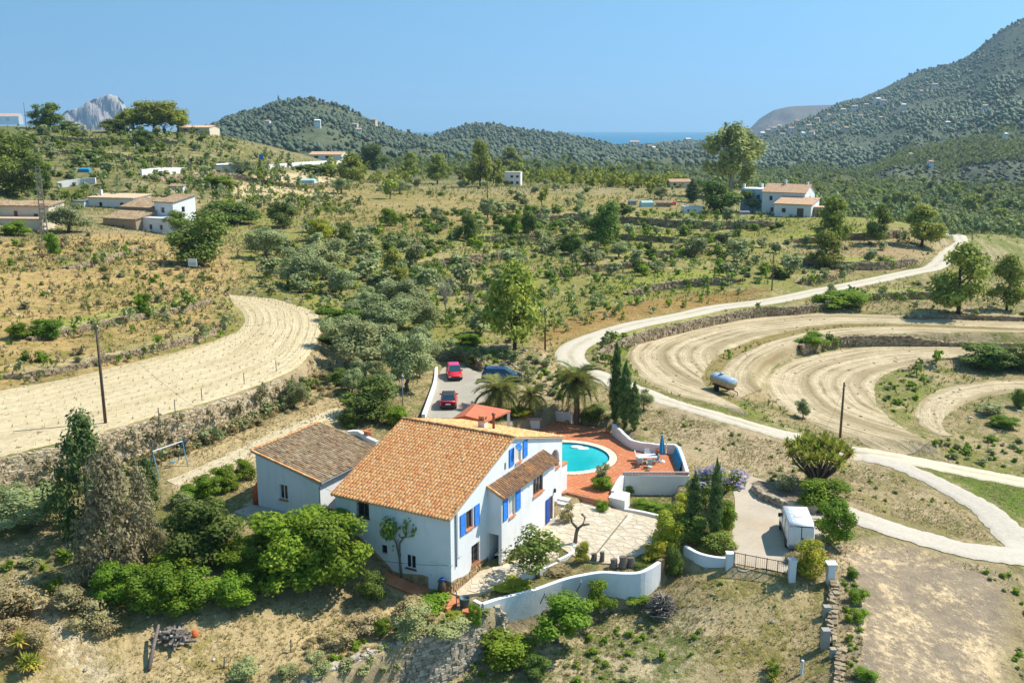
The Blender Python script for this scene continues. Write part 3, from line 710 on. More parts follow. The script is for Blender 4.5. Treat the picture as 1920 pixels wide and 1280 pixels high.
# ------------------------------------------------------------------ hills
def mat_hill(name, a, b_, c, sc):
 m, n, l, b = nt(name, 1.0, .05)
 p = geo_pos(n)
 f = noise(n, l, sc, 6, .7, p, .35, .66); q = noise(n, l, sc * 6, 4, .7, p, .35, .68)
 col = mixc(n, l, f, a, b_); col = mixc(n, l, math_(n, l, 'MULTIPLY', q, .6), col, c)
 l.new(col, b.inputs["Base Color"])
 bump(n, l, b, noise(n, l, sc * 9, 5, .7, p), .8, 3.0)
 return m
def hill(name, ridge, rr, foot, rf, mat, nu=120, nt_=46, amp=10.0, seed=0, back=.5, sharp=1.0, tree=0.0):
 """a hill with its own distance and depth: from a foot line at ground distance rf up to the crest at rr, then down behind"""
 rp, fp = np.array(ridge, float), np.array(foot, float)
 us = np.linspace(rp[0, 0], rp[-1, 0], nu)
 vr = np.interp(us, rp[:, 0], rp[:, 1]) + tree; vf = np.interp(us, fp[:, 0], fp[:, 1])
 rrs = np.interp(us, *np.array(rr, float).T) if hasattr(rr, '__len__') else np.full(nu, float(rr))
 rfs = np.interp(us, *np.array(rf, float).T) if hasattr(rf, '__len__') else np.full(nu, float(rf))
 hr_ = np.random.default_rng(seed)
 V = np.zeros((nt_ + 12, nu, 3))
 X, T = np.meshgrid(np.linspace(0, 1, nu), np.linspace(0, 1, nt_))
 nz = np.zeros_like(X)
 for o in range(1, 6):
  k = 2.0 ** o
  ph = hr_.uniform(0, 6.28, 4)
  wv = np.sin(X * k * 5 + ph[0] + 1.5 * np.sin(T * k * 1.3 + ph[1])) * np.sin(T * k * 1.1 + ph[2] + 1.2 * np.sin(X * k * 3 + ph[3]))
  nz += (1 - np.abs(wv) * 2) / k
 for i in range(nt_):
  t = i / (nt_ - 1)
  r = rfs * (rrs / rfs) ** t
  v = vf + (vr - vf) * t ** sharp
  for j in range(nu):
   V[i, j] = far_at(us[j], v[j], r[j])
 V[:nt_, :, 2] += nz * amp * (np.sin(np.pi * T) ** .7) * .6
 crest = V[nt_ - 1]
 for i in range(12):
  t = (i + 1) / 12
  q = crest.copy(); s = 1 + back * t
  q[:, 0] *= s; q[:, 1] *= s
  zb = np.minimum(crest[:, 2] - 10, -22.0)
  q[:, 2] = crest[:, 2] + (zb - crest[:, 2]) * t ** 1.6
  V[nt_ + i] = q
 V[0, :, 2] -= 30
 I = np.arange(V.shape[0] * nu).reshape(V.shape[0], nu)
 F = np.stack([I[:-1, :-1], I[:-1, 1:], I[1:, 1:], I[1:, :-1]], -1).reshape(-1, 4)
 o = link(name, mesh_np(name, V.reshape(-1, 3), F, True), mat, kind="structure")
 return V[:nt_]
M['hill'] = mat_hill("wooded_hill_earth", (.10, .125, .065), (.14, .15, .09), (.05, .065, .03), .006)
M['mount'] = mat_hill("mountain_earth", (.095, .122, .07), (.135, .145, .10), (.045, .06, .03), .004)
M['bare'] = mat_hill("bare_headland", (.13, .12, .115), (.17, .145, .13), (.10, .10, .06), .003)
M['coast'] = mat_hill("coast_scrub", (.10, .11, .055), (.20, .18, .12), (.06, .075, .04), .004)
HL = {}
HL['left'] = hill("hill", [(250, 262), (330, 248), (395, 235), (430, 216), (470, 206), (500, 197), (524, 189), (548, 183), (575, 180), (600, 184), (630, 192), (665, 206), (700, 221), (740, 238), (790, 248), (830, 264), (880, 290), (940, 312)], 1500, [(250, 285), (600, 290), (940, 318)], 820, M['hill'], seed=3, amp=16, tree=5)
HL['middle'] = hill("hill", [(700, 305), (740, 280), (790, 256), (830, 243), (865, 232), (900, 227), (935, 229), (970, 236), (1010, 241), (1060, 247), (1105, 257), (1150, 268), (1200, 281), (1270, 298), (1340, 316)], 2000, [(700, 312), (1000, 322), (1340, 330)], 950, M['hill'], seed=8, amp=14, tree=6)
HL['headland'] = hill("headland", [(1380, 252), (1405, 243), (1425, 222), (1450, 207), (1480, 200), (1520, 198), (1560, 197), (1620, 196), (1700, 196)], 5200, [(1380, 254), (1500, 252), (1700, 250)], 4300, M['bare'], nu=60, seed=5, amp=30)
HL['coast'] = hill("coastal_hill", [(1130, 300), (1180, 274), (1215, 265), (1250, 261), (1300, 259), (1345, 255), (1400, 246), (1480, 240), (1560, 235)], [(1130, 3000), (1560, 3800)], [(1130, 316), (1250, 318), (1400, 325), (1560, 330)], 1300, M['coast'], nu=80, seed=6, amp=14, tree=8)
HL['mountain'] = hill("mountain", [(1330, 300), (1400, 268), (1440, 247), (1480, 232), (1530, 212), (1560, 196), (1585, 184), (1612, 181), (1660, 160), (1720, 130), (1765, 120), (1795, 112), (1822, 97), (1850, 74), (1880, 51), (1920, 30), (1980, 5), (2080, -30), (2200, -60), (2400, -80)], [(1330, 2000), (1600, 2600), (2400, 2300)], [(1330, 350), (1500, 385), (1700, 420), (1920, 440), (2400, 470)], [(1330, 800), (1500, 520), (2400, 440)], M['mount'], nu=200, nt_=70, seed=9, amp=26, sharp=1.15, tree=4)
def rock():
 prof = [(112, 232), (118, 214), (128, 208), (146, 204), (160, 197), (168, 190), (180, 187), (192, 184), (200, 179), (212, 177), (224, 180), (232, 187), (238, 197), (242, 212), (246, 232)]
 us = np.linspace(112, 246, 60); vs = np.interp(us, *np.array(prof, float).T) + np.sin(us * .9) * .8 + np.sin(us * 2.3) * .6
 V = []
 for k, (dr, f) in enumerate([(-420, 0), (-260, .30), (-170, .62), (-110, .86), (-40, .97), (0, 1), (120, .9), (350, .4), (600, 0)]):
  for u, v in zip(us, vs):
   top = far_at(u, v, 6000)[2]
   dd = dr + ((np.sin(u * .11 + k * 1.9) * 40 + np.sin(u * .37 + k * 2.7) * 22 + np.sin(u * .9 + k * 4.1) * 12) if 0 < k < 8 else 0)
   p = far_at(u, 240, 6000 + dd)
   V.append((p[0], p[1], SEA + (top - SEA) * f))
 I = np.arange(9 * 60).reshape(9, 60)
 F = np.stack([I[:-1, :-1], I[:-1, 1:], I[1:, 1:], I[1:, :-1]], -1).reshape(-1, 4)
 m, n, l, b = nt("limestone_cliff", .95, .1); p = geo_pos(n)
 mp = n.new("ShaderNodeMapping"); mp.inputs["Scale"].default_value = (1, 1, .3); l.new(p, mp.inputs[0])
 col = mixc(n, l, noise(n, l, .02, 6, .7, mp.outputs[0], .35, .65), (.52, .46, .41), (.33, .29, .25))
 sep = n.new("ShaderNodeSeparateXYZ"); l.new(p, sep.inputs[0])
 lo = n.new("ShaderNodeMapRange"); lo.inputs[1].default_value = 60; lo.inputs[2].default_value = 10; l.new(sep.outputs[2], lo.inputs[0])
 col = mixc(n, l, math_(n, l, 'MULTIPLY', lo.outputs[0], .6), col, (.12, .13, .07))
 l.new(col, b.inputs["Base Color"]); bump(n, l, b, noise(n, l, .03, 6, .7, mp.outputs[0]), 1, 20)
 link("rock_island", mesh_np("rock_island", V, F, True), m, kind="structure")
rock()
# ------------------------------------------------------------------ the summer haze of the valley
m = bpy.data.materials.new("summer_haze"); m.use_nodes = True
n = m.node_tree.nodes; n.remove(n["Principled BSDF"])
pv = n.new("ShaderNodeVolumePrincipled"); pv.inputs["Density"].default_value = HAZE; pv.inputs["Color"].default_value = (.5, .76, 1.0, 1); pv.inputs["Anisotropy"].default_value = 0.2
m.node_tree.links.new(pv.outputs[0], n["Material Output"].inputs["Volume"])
hb = MB(); hb.box((-19500, -300, SEA - 40), (19500, 18500, 520)); hz_ob = hb.build("haze", m, kind="stuff")
# ------------------------------------------------------------------ materials of the houses
def mat_stucco(name, c, dirt=(.48, .44, .38), amt=.35):
 m, n, l, b = nt(name, .85, .25)
 p = geo_pos(n)
 mp = n.new("ShaderNodeMapping"); mp.inputs["Scale"].default_value = (1.6, 1.6, .35); l.new(p, mp.inputs[0])
 st = noise(n, l, 1.3, 5, .65, mp.outputs[0], .52, .82)
 f = noise(n, l, .8, 5, .6, p, .3, .7)
 col = mixc(n, l, f, tuple(x * .93 for x in c), c)
 col = mixc(n, l, math_(n, l, 'MULTIPLY', st, amt), col, dirt)
 l.new(col, b.inputs["Base Color"])
 bump(n, l, b, math_(n, l, 'ADD', noise(n, l, 9, 4, .6, p), math_(n, l, 'MULTIPLY', noise(n, l, 1.1, 3, .5, p), 2.5)), .22, .04)
 return m
M['white'] = mat_stucco("white_stucco", (.77, .765, .74))
M['white_old'] = mat_stucco("weathered_white_stucco", (.66, .655, .63), (.36, .33, .29), .55)
M['tile'] = mat_tint("terracotta_roof_tile", [(.72, .23, .075), (.84, .40, .145), (.82, .48, .20), (.76, .29, .095), (.88, .58, .28), (.68, .23, .08), (.86, .45, .17), (.36, .20, .11)], .85, .25, 1.6, .35, .95)
M['tile_old'] = mat_tint("lichen_roof_tile", [(.19, .125, .08), (.31, .195, .105), (.25, .17, .11), (.39, .26, .135), (.29, .215, .15), (.48, .37, .22), (.21, .145, .10), (.36, .22, .11)], .95, .15, 1.3, .4, .85)
M['tile_mix'] = mat_tint("mossy_roof_tile", [(.14, .09, .065), (.22, .13, .08), (.40, .20, .09), (.17, .12, .09), (.50, .24, .09), (.25, .16, .10)], .95, .15, 1.0, .4, .7)
M['mortar'] = mat_plain("roof_mortar", (.52, .37, .24), .95, .1, .25, 2.0)
M['blue'] = mat_plain("blue_painted_wood", (.025, .19, .62), .55, .4, .15, 5, dirt=(.09, .25, .55), dirt_amt=.5)
M['darkblue'] = mat_plain("dark_blue_paint", (.02, .08, .36), .5, .4, .15, 5)
M['wood'] = mat_plain("brown_wood", (.17, .095, .05), .7, .3, .3, 6)
M['greywood'] = mat_plain("weathered_grey_wood", (.17, .14, .115), .9, .15, .3, 5, bumpk=.4)
M['frame'] = mat_plain("white_window_paint", (.74, .74, .72), .5, .4, .06, 4)
M['iron'] = mat_plain("dark_iron", (.035, .033, .033), .6, .4, .2, 8)
M['sill'] = mat_plain("terracotta_sill", (.50, .20, .09), .8, .3, .2, 5)
M['stonep'] = mat_tint("warm_plinth_stone", [(.40, .27, .13), (.30, .20, .10), (.47, .34, .18), (.35, .22, .11)], .95, .15, 1.5, .5)
M['curtain'] = mat_plain("cream_blind", (.62, .58, .47), .9, .1, .1, 4)
M['pipe'] = mat_plain("zinc_pipe", (.24, .25, .27), .45, .5, .12, 5, .4)
m, n, l, b = nt("window_glass", .08, .6)
b.inputs["Base Color"].default_value = (.018, .022, .026, 1)
M['glass'] = m
def wall_sheet(name, parent, to3, outline, holes, depth, mat, arch=()):
 """a wall face with real openings; reveals go inwards by depth. to3(a, z, d) gives the local point, d metres inside the face"""
 loops = [[Vector((a, z, 0)) for a, z in outline]]
 hl_ = []
 for i, h in enumerate(holes):
  a0, z0, a1, z1 = h
  if i in arch:
   r = (a1 - a0) / 2; cx = (a0 + a1) / 2
   L = [(a0, z0), (a1, z0)] + [(cx + r * math.cos(t), z1 - r + r * math.sin(t)) for t in np.linspace(0, math.pi, 9)]
  else:
   L = [(a0, z0), (a1, z0), (a1, z1), (a0, z1)]
  hl_.append(L); loops.append([Vector((a, z, 0)) for a, z in L])
 tris = tessellate_polygon(loops)
 flat = [p for lp in loops for p in lp]
 V = [to3(p.x, p.y, 0) for p in flat]; F = [list(t) for t in tris]
 for L in hl_:
  k = len(V)
  V += [to3(a, z, 0.0) for a, z in L] + [to3(a, z, depth) for a, z in L]
  m_ = len(L)
  F += [(k + i, k + (i + 1) % m_, k + m_ + (i + 1) % m_, k + m_ + i) for i in range(m_)]
 return link(name, mesh_np(name, V, F), mat, parent)
def bars(mb, to3, a0, z0, a1, z1, d, na, nz, r=.012):
 for i in range(na):
  a = a0 + (a1 - a0) * (i + .5) / na
  mb.tube([to3(a, z0, d), to3(a, z1, d)], r, 4)
 for i in range(nz):
  z = z0 + (z1 - z0) * (i + .5) / nz
  mb.tube([to3(a0, z, d), to3(a1, z, d)], r, 4)
def slab(mb, to3, a0, z0, a1, z1, d0, d1, m=0):
 """a box in wall coordinates"""
 V = [to3(a, z, d) for d in (d0, d1) for a, z in ((a0, z0), (a1, z0), (a1, z1), (a0, z1))]
 mb.add(V, [(0, 1, 2, 3), (7, 6, 5, 4), (0, 4, 5, 1), (1, 5, 6, 2), (2, 6, 7, 3), (3, 7, 4, 0)], m)
 return mb
def window(parent, to3, h, depth=.2, mat_f='frame', sashes=2, sill='sill', grille=False, blind=False, label=None, sill_out=.1):
 a0, z0, a1, z1 = h
 mb = MB(); w = .065; dd = depth
 slab(mb, to3, a0, z0, a0 + w, z1, dd - .06, dd); slab(mb, to3, a1 - w, z0, a1, z1, dd - .06, dd)
 slab(mb, to3, a0 + w, z0, a1 - w, z0 + w, dd - .06, dd); slab(mb, to3, a0 + w, z1 - w, a1 - w, z1, dd - .06, dd)
 f = mb.build("window", M[mat_f], parent)
 if label: f["label"] = label
 ws = (a1 - a0 - 2 * w) / sashes
 for i in range(sashes):
  b0 = a0 + w + i * ws
  slab(MB(), to3, b0, z0 + w, b0 + ws, z1 - w, dd - .02, dd - .012).build("pane", M['curtain'] if blind else M['glass'], f)
  if i: slab(MB(), to3, b0 - .035, z0 + w, b0 + .035, z1 - w, dd - .055, dd - .001).build("mullion", M[mat_f], f)
 if sill:
  slab(MB(), to3, a0 - .06, z0 - .09, a1 + .06, z0 + .004, -sill_out, dd - .065).build("sill", M[sill], f)
 if grille:
  g = MB(); bars(g, to3, a0 - .02, z0 - .02, a1 + .02, z1 + .02, -.09, 7, 3)
  for z in (z0 + .05, z1 - .05):
   for a in (a0 + .01, a1 - .01): g.tube([to3(a, z, -.09), to3(a, z, .03)], .012, 4)
  g.build("grille", M['iron'], f)
 return f
def shutter(parent, to3, a0, z0, a1, z1, mat='blue', t=.045, off=.03):
 """an open shutter flat against the wall: stiles, rails and slanting slats"""
 mb = MB(); w = .07
 slab(mb, to3, a0, z0, a0 + w, z1, -off - t, -off); slab(mb, to3, a1 - w, z0, a1, z1, -off - t, -off)
 for z in (z0, (z0 + z1) / 2 - w / 2, z1 - w): slab(mb, to3, a0 + w, z, a1 - w, z + w, -off - t, -off)
 n = int((z1 - z0) / .085)
 for i in range(n):
  z = z0 + w + (z1 - z0 - 2 * w) * i / n
  V = [to3(a0 + w, z, -off - t * .95), to3(a1 - w, z, -off - t * .95), to3(a1 - w, z + .085, -off - .005), to3(a0 + w, z + .085, -off - .005)]
  mb.add(V, [(0, 1, 2, 3)])
 return mb.build("shutter", M[mat], parent)
# ---- barrel tiles
def barrel_mesh(name, L=.46, r0=.105, r1=.085, seg=5, tint=0.5):
 V, F = [], []
 for y, r in ((0, r0), (L, r1)):
  for k in range(seg + 1):
   a = math.pi * k / seg
   V.append((math.cos(a) * r, y, math.sin(a) * r * .85))
 F = [(k, k + 1, seg + 2 + k, seg + 1 + k) for k in range(seg)]
 F.append(list(range(seg + 1))[::-1])
 return np.array(V), F
def tile_roof(parent, name, o, ux, uy, W, Ls, mat, mortar, pitch=.265, step=.37, parts_rows=0, rake=True, rnd_lift=.02):
 """o: eave corner, ux along the eave, uy up the slope (unit vectors, local). Cover tiles in courses over a bed of pan tiles"""
 o, ux, uy = Vector(o), Vector(ux), Vector(uy); uz = ux.cross(uy).normalized()
 if uz.z < 0: uz = -uz
 rf = MB()
 th = .10
 q = [o + ux * 0, o + ux * W, o + ux * W + uy * Ls, o + uy * Ls]
 V = [p - uz * th for p in q] + [p + uz * .0 for p in q]
 rf.add(V, [(0, 3, 2, 1), (4, 5, 6, 7), (0, 1, 5, 4), (1, 2, 6, 5), (2, 3, 7, 6), (3, 0, 4, 7)])
 roof = rf.build(name, mortar, parent)
 bv, bf = barrel_mesh("t")
 nc = int(W / pitch); pitch = W / nc; nr = int(Ls / step); step = Ls / nr
 protos = []
 allV, allF, allT = [], [], []
 Mx = Matrix((ux, uy, uz)).transposed()
 Mn = np.array(Mx)
 for c in range(nc + 1):
  x = c * pitch
  for r in range(nr):
   P = []
   for yy, zz in ((r * step - .03, .045), ((r + 1) * step + .05, .012)):
    for dx, dz in ((-pitch * .42, .03), (0, 0), (pitch * .42, .03)):
     P.append((min(max(x + dx, 0), W), yy, zz + dz))
   k = len(allV)
   for p in P: allV.append(np.array(o) + Mn @ np.array(p))
   allF += [(k, k + 1, k + 4, k + 3), (k + 1, k + 2, k + 5, k + 4)]
   t = rnd.random(); allT += [t * .7 + .1] * 2
 cnt = 0
 for r in range(nr):
  for c in range(nc):
   jx, jy, jr = rnd.gauss(0, .012), rnd.gauss(0, .02), rnd.gauss(0, .03)
   base = np.array([(c + .5) * pitch + jx, r * step - .05 + jy, .02 + abs(rnd.gauss(0, rnd_lift * .5))])
   cs, sn = math.cos(jr), math.sin(jr)
   Rz = np.array([[cs, -sn, 0], [sn, cs, 0], [0, 0, 1]])
   tiltm = np.array([[1, 0, 0], [0, 1, 0], [0, -.045, 1]])
   if r < parts_rows and cnt < 300:
    if len(protos) < 6:
     protos.append(mesh_np("roof_tile", bv, bf, True, {"tint": ('FACE', np.full(len(bf), rnd.random()))})); protos[-1].materials.append(mat)
    ob = link("roof_tile", protos[cnt % 6] if cnt < 6 else rnd.choice(protos), None, roof)
    X = Mx.to_4x4() @ Matrix((tiltm @ Rz).tolist()).to_4x4()
    X.translation = o + Mx @ Vector(base)
    ob.matrix_local = X
    cnt += 1
   else:
    k = len(allV)
    W3 = (bv @ (tiltm @ Rz).T + base) @ Mn.T + np.array(o)
    allV += list(W3); allF += [[i + k for i in f] for f in bf]; allT += [rnd.random()] * len(bf)
 link("roof_tiles", mesh_np("roof_tiles", np.array(allV), allF, True, {"tint": ('FACE', np.array(allT))}), mat, roof, kind="stuff")
 return roof
def ridge_row(parent, p0, p1, mat, n=None, r=.14, name="ridge_tile"):
 p0, p1 = Vector(p0), Vector(p1); d = p1 - p0; L = d.length; n = n or int(L / .4)
 bv, bf = barrel_mesh("t", L / n * 1.15, r, r * .86, 6)
 y = d.normalized(); x = y.cross(Vector((0, 0, 1))).normalized(); z = x.cross(y)
 Mx = Matrix((x, y, z)).transposed()
 ms = []
 for k in range(4):
  me = mesh_np(name, bv, bf, True, {"tint": ('FACE', np.full(len(bf), rnd.random()))}); me.materials.append(mat); ms.append(me)
 for i in range(n):
  ob = link(name, ms[i % 4], None, parent)
  X = Mx.to_4x4(); X.translation = p0 + d * (i / n) + Vector((0, 0, .02 + rnd.random() * .02)); ob.matrix_local = X
def stone_face(name, parent, outline, to3, mat, size=.3, th=.06, kind=None, seed=1):
 """roughly squared stones laid in courses inside an outline given in wall coordinates; joints stay open and recessed"""
 P = np.array(outline); r_ = random.Random(seed)
 a0, z0 = P.min(0); a1, z1 = P.max(0)
 mb = MB(); z = z0; row = 0
 back = tessellate_polygon([[Vector((a, b, 0)) for a, b in outline]])
 mb.add([to3(a, b, -.005) for a, b in outline], [list(t) for t in back], 0, .35)
 while z < z1:
  hgt = size * r_.uniform(.55, .95); a = a0 - r_.random() * size
  while a < a1:
   w = size * r_.uniform(.7, 1.7)
   cx, cz = a + w / 2, z + hgt / 2
   dd = poly_dist(np.array([cx]), np.array([cz]), outline)[0]
   if dd < -.02:
    g = .018; t = r_.uniform(.5, 1) * th
    q = [(a + g, z + g), (a + w - g, z + g), (a + w - g, z + hgt - g), (a + g, z + hgt - g)]
    q = [(x + r_.gauss(0, .02), y + r_.gauss(0, .02)) for x, y in q]
    qq = []
    for x, y in q:
     if poly_dist(np.array([x]), np.array([y]), outline)[0] > 0: x, y = cx + (x - cx) * .45, cz + (y - cz) * .45
     qq.append((x, y))
    V = [to3(x, y, -.006) for x, y in qq] + [to3(cx + (x - cx) * .82, cz + (y - cz) * .82, -t) for x, y in qq]
    mb.add(V, [(4, 5, 6, 7), (0, 1, 5, 4), (1, 2, 6, 5), (2, 3, 7, 6), (3, 0, 4, 7)], 0, r_.random())
   a += w
  z += hgt; row += 1
 o = mb.build(name, mat, parent)
 if kind: o["kind"] = kind
 return o
# ================================================================== the white farmhouse
LX, WY, EH, RH, RY, BH = 9.92, 18.1, 5.8, 8.85, 9.09, 6.28
house = empty("white_house", HO, HTH, "white two storey country house with orange tiled roof and blue shutters", "house")
fr = lambda a, z, d: (a, d, z)            # front wall, y = 0
gb = lambda a, z, d: (-d, a, z)           # gable wall, x = 0
BD = 1.14
by = lambda a, z, d: (BD - d, a, z)       # bay front
bl = lambda a, z, d: (a, 5.25 + d, z)     # bay side
F_W1, F_W2, F_W3, F_D = (-7.95, 4.35, -6.9, 5.5), (-5.93, 1.86, -5.4, 2.55), (-3.76, 1.25, -2.93, 2.3), (-1.86, .12, -1.1, 2.23)
wall_sheet("wall", house, fr, [(-LX, -1.2), (0, -1.2), (0, EH), (-LX, EH)], [F_W1, F_W2, F_W3, F_D], .2, M['white'])
G_W1, G_W2, G_W3, G_A = (2.1, 3.98, 3.05, 5.4), (2.8, 1.0, 3.88, 2.5), (9.55, 6.62, 10.5, 8.1), (15.75, 3.95, 17.5, 5.6)
wall_sheet("wall", house, gb, [(0, -1.2), (WY, -1.2), (WY, BH), (RY, RH), (0, EH)], [G_W1, G_W2, G_W3, G_A], .2, M['white'], arch=(3,))
mb = MB()
mb.add([(-LX, 0, -1.2), (-LX, WY, -1.2), (-LX, WY, BH), (-LX, RY, RH), (-LX, 0, EH)], [(0, 1, 2, 3, 4)])
mb.add([(-LX, WY, -1.2), (0, WY, -1.2), (0, WY, BH), (-LX, WY, BH)], [(0, 1, 2, 3)])
mb.build("wall", M['white'], house)
mb = MB(); mb.add([(-.2, 15.3, 3.4), (-1.9, 15.3, 3.4), (-1.9, 15.3, 6.0), (-.2, 15.3, 6.0), (-.2, 17.9, 3.4), (-1.9, 17.9, 3.4), (-1.9, 17.9, 6.0), (-.2, 17.9, 6.0)], [(0, 1, 2, 3), (4, 5, 6, 7), (1, 5, 6, 2), (0, 4, 5, 1), (3, 2, 6, 7)])
mb.build("loggia", M['white'], house)
slab(MB(), gb, 15.72, 3.83, 17.53, 3.96, -.12, .3).build("sill", M['sill'], house)
B_W1, B_W2, B_D = (6.38, 3.55, 7.3, 5.22), (10.36, 3.85, 12.1, 5.22), (13.3, .68, 14.0, 2.75)
B1 = 14.25
wall_sheet("bay_wall", house, by, [(5.25, -1.0), (B1, -1.0), (B1, 5.58), (5.25, 5.58)], [B_W1, B_W2, B_D], .2, M['white'])
wall_sheet("bay_wall", house, bl, [(0, -1.0), (BD, -1.0), (BD, 5.58), (0, 6.12)], [(.02, -.6, .88, 2.6)], .25, M['white'])
mb = MB()
mb.add([(0, B1, -1), (BD, B1, -1), (BD, B1, 5.58), (0, B1, 6.12)], [(0, 1, 2, 3)])
mb.build("bay_wall", M['white'], house); mb = MB()
mb.add([(.0, 5.5, 2.6), (.88, 5.5, 2.6), (.88, 7.3, 2.6), (0, 7.3, 2.6), (0, 7.3, -.6), (.88, 7.3, -.6), (.88, 5.5, -.6), (.88, 5.5, 2.6), (.88, 7.3, 2.6)], [(0, 1, 2, 3), (3, 4, 5, 2), (6, 5, 8, 7)])
mb.build("niche", M['white'], house)
mb = MB(); mb.add([(.55, 6.4, 1.6), (.87, 6.4, 1.6), (.87, 6.4, 2.55), (.55, 6.4, 2.55), (.55, 6.45, 1.6), (.87, 6.45, 1.6), (.87, 6.45, 2.55), (.55, 6.45, 2.55)], [(0, 1, 2, 3), (4, 5, 6, 7), (0, 1, 5, 4)])
mb.build("curtain", M['darkblue'], house)
mb = MB(); pts = [(x, 5.24, .25 + .55 * math.sin(math.pi * (.5 - .42 * (x / .88)))) for x in np.linspace(0, .86, 7)]
window(house, fr, F_W1, .2, 'wood', 2, 'wood', True)
window(house, fr, F_W2, .2, 'wood', 1, None)
window(house, fr, F_W3, .12, 'frame', 2, 'wood', label="white window beside the garden door")
window(house, gb, G_W1, .2, 'wood', 2, 'sill'); window(house, gb, G_W2, .2, 'wood', 2, 'sill', True); window(house, gb, G_W3, .16, 'frame', 1, 'sill', blind=True)
window(house, by, B_W1, .16, 'frame', 2, 'sill', blind=True); window(house, by, B_W2, .16, 'wood', 3, 'sill', sill_out=.14)
for a0, z0, a1, z1 in ((1.25, 3.88, 1.95, 5.45), (3.22, 3.88, 3.92, 5.45), (8.52, 6.68, 9.25, 8.07), (10.8, 6.7, 11.5, 8.06)): shutter(house, gb, a0, z0, a1, z1)
for a0, z0, a1, z1 in ((5.45, 3.66, 6.15, 5.33), (7.42, 3.72, 8.15, 5.34)): shutter(house, by, a0, z0, a1, z1)
def door(h, to3, mat, depth, panels=2):
 a0, z0, a1, z1 = h
 d = slab(MB(), to3, a0 + .03, z0, a1 - .03, z1 - .03, depth - .05, depth).build("door", M[mat], house)
 fm = MB(); slab(fm, to3, a0, z0, a0 + .03, z1, depth - .08, depth); slab(fm, to3, a1 - .03, z0, a1, z1, depth - .08, depth); slab(fm, to3, a0 + .03, z1 - .03, a1 - .03, z1, depth - .08, depth)
 fm.build("door_frame", M[mat], d)
 for i in range(panels):
  zz = z0 + .15 + i * (z1 - z0 - .2) / panels
  slab(MB(), to3, a0 + .14, zz, a1 - .14, zz + (z1 - z0 - .5) / panels, depth - .062, depth - .052).build("door_panel", M[mat], d)
 mbx = MB(); mbx.tube([to3(a0 + .1, (z0 + z1) / 2 - .05, depth - .05), to3(a0 + .1, (z0 + z1) / 2 - .05, depth - .1), to3(a0 + .2, (z0 + z1) / 2 - .05, depth - .1)], .012, 5)
 mbx.build("handle", M['iron'], d)
 return d
door(F_D, fr, 'frame', .12)
door(B_D, by, 'wood', .19)["label"] = "shaded entrance door behind the open blue leaf"
leaf = slab(MB(), by, 12.6, .72, 13.28, 2.75, -.09, -.03).build("door", M['darkblue'], house); leaf["label"] = "open dark blue door leaf"
gt = MB(); gate3 = lambda a, z, d: (BD + .02 + a, 14.02 + d, z)
bars(gt, gate3, 0, .35, .75, 2.5, 0, 5, 3, .014); gt.build("grille_door", M['frame'], house)
lm = MB(); lm.box((BD + .02, 14.1, 2.9), (BD + .16, 14.24, 3.2)); lm.tube([(BD, 14.17, 3.3), (BD + .09, 14.17, 3.3), (BD + .09, 14.17, 3.2)], .012, 4); lm.build("wall_lamp", M['iron'], house)
ft = [(-LX, 3.25), (-9, 3.1), (-7.83, 2.72), (-6.9, 2.2), (-6.3, 1.75), (-5.76, 1.35), (-5.2, .95), (-4.96, .72), (-4.3, .66), (-3.2, .85), (-2.4, .98), (-1.9, .95)]
stone_face("plinth", house, ft + [(-1.9, -1.1), (-LX, -1.1)], fr, M['stonep'], .34, .07, seed=4)
stone_face("plinth", house, [(-1.05, .95), (-.5, 1.0), (0, .97), (0, -1.1), (-1.05, -1.1)], fr, M['stonep'], .34, .07, seed=5)
gt_ = [(0, .97), (.8, .92), (1.6, .70), (2.3, .66), (2.8, .80), (3.5, .92), (4.2, .80), (4.9, .70), (5.24, .74)]
stone_face("plinth", house, gt_ + [(5.24, -1.1), (0, -1.1)], gb, M['stonep'], .34, .07, seed=6)
stone_face("plinth", house, [(5.25, .45), (6, .55), (6.8, .85), (7.6, .72), (8.4, .5), (8.4, -.9), (5.25, -.9)], by, M['stonep'], .34, .07, seed=7)
sl = math.atan2(RH - EH, RY); sb = math.atan2(RH - BH, WY - RY)
ys, zs = -.32, EH - .32 * math.tan(sl) + .04
Lf = (RY - ys) / math.cos(sl)
roof_f = tile_roof(house, "roof", (-LX - .2, ys, zs), (1, 0, 0), (0, math.cos(sl), math.sin(sl)), LX + .38, Lf, M['tile'], M['mortar'], parts_rows=7)
yb = WY + .28; zb = BH - .28 * math.tan(sb) + .04
roof_b = tile_roof(house, "roof", (.18, yb, zb), (-1, 0, 0), (0, -math.cos(sb), math.sin(sb)), LX + .38, (yb - RY) / math.cos(sb), M['tile'], M['mortar'])
ridge_row(roof_f, (-LX - .2, RY, RH + .09), (.18, RY, RH + .09), M['tile'])
mb = MB()
for i in range(38): mb.tube([(-LX - .1 + i * .27, ys + .03, zs - .12), (-LX - .1 + i * .27, .02, zs - .02)], .07, 6, 0, rnd.random())
mb.build("eave_course", M['tile'], house)
tb = math.atan2(6.25 - 5.56, BD + .28)
roof_y = tile_roof(house, "bay_roof", (BD + .3, 5.05, 5.56), (0, 1, 0), (-math.cos(tb), 0, math.sin(tb)), B1 - 4.85, (BD + .3) / math.cos(tb), M['tile_mix'], M['mortar'], pitch=.25, step=.36)
ridge_row(roof_y, (BD + .32, 5.08, 5.62), (.02, 5.08, 6.30), M['tile'], 4, .11, "verge_tile")
def on_back(y): return RH - (y - RY) * math.tan(sb)
ch = MB(); cy = 12.6; cx_ = -4.6; zt = on_back(cy)
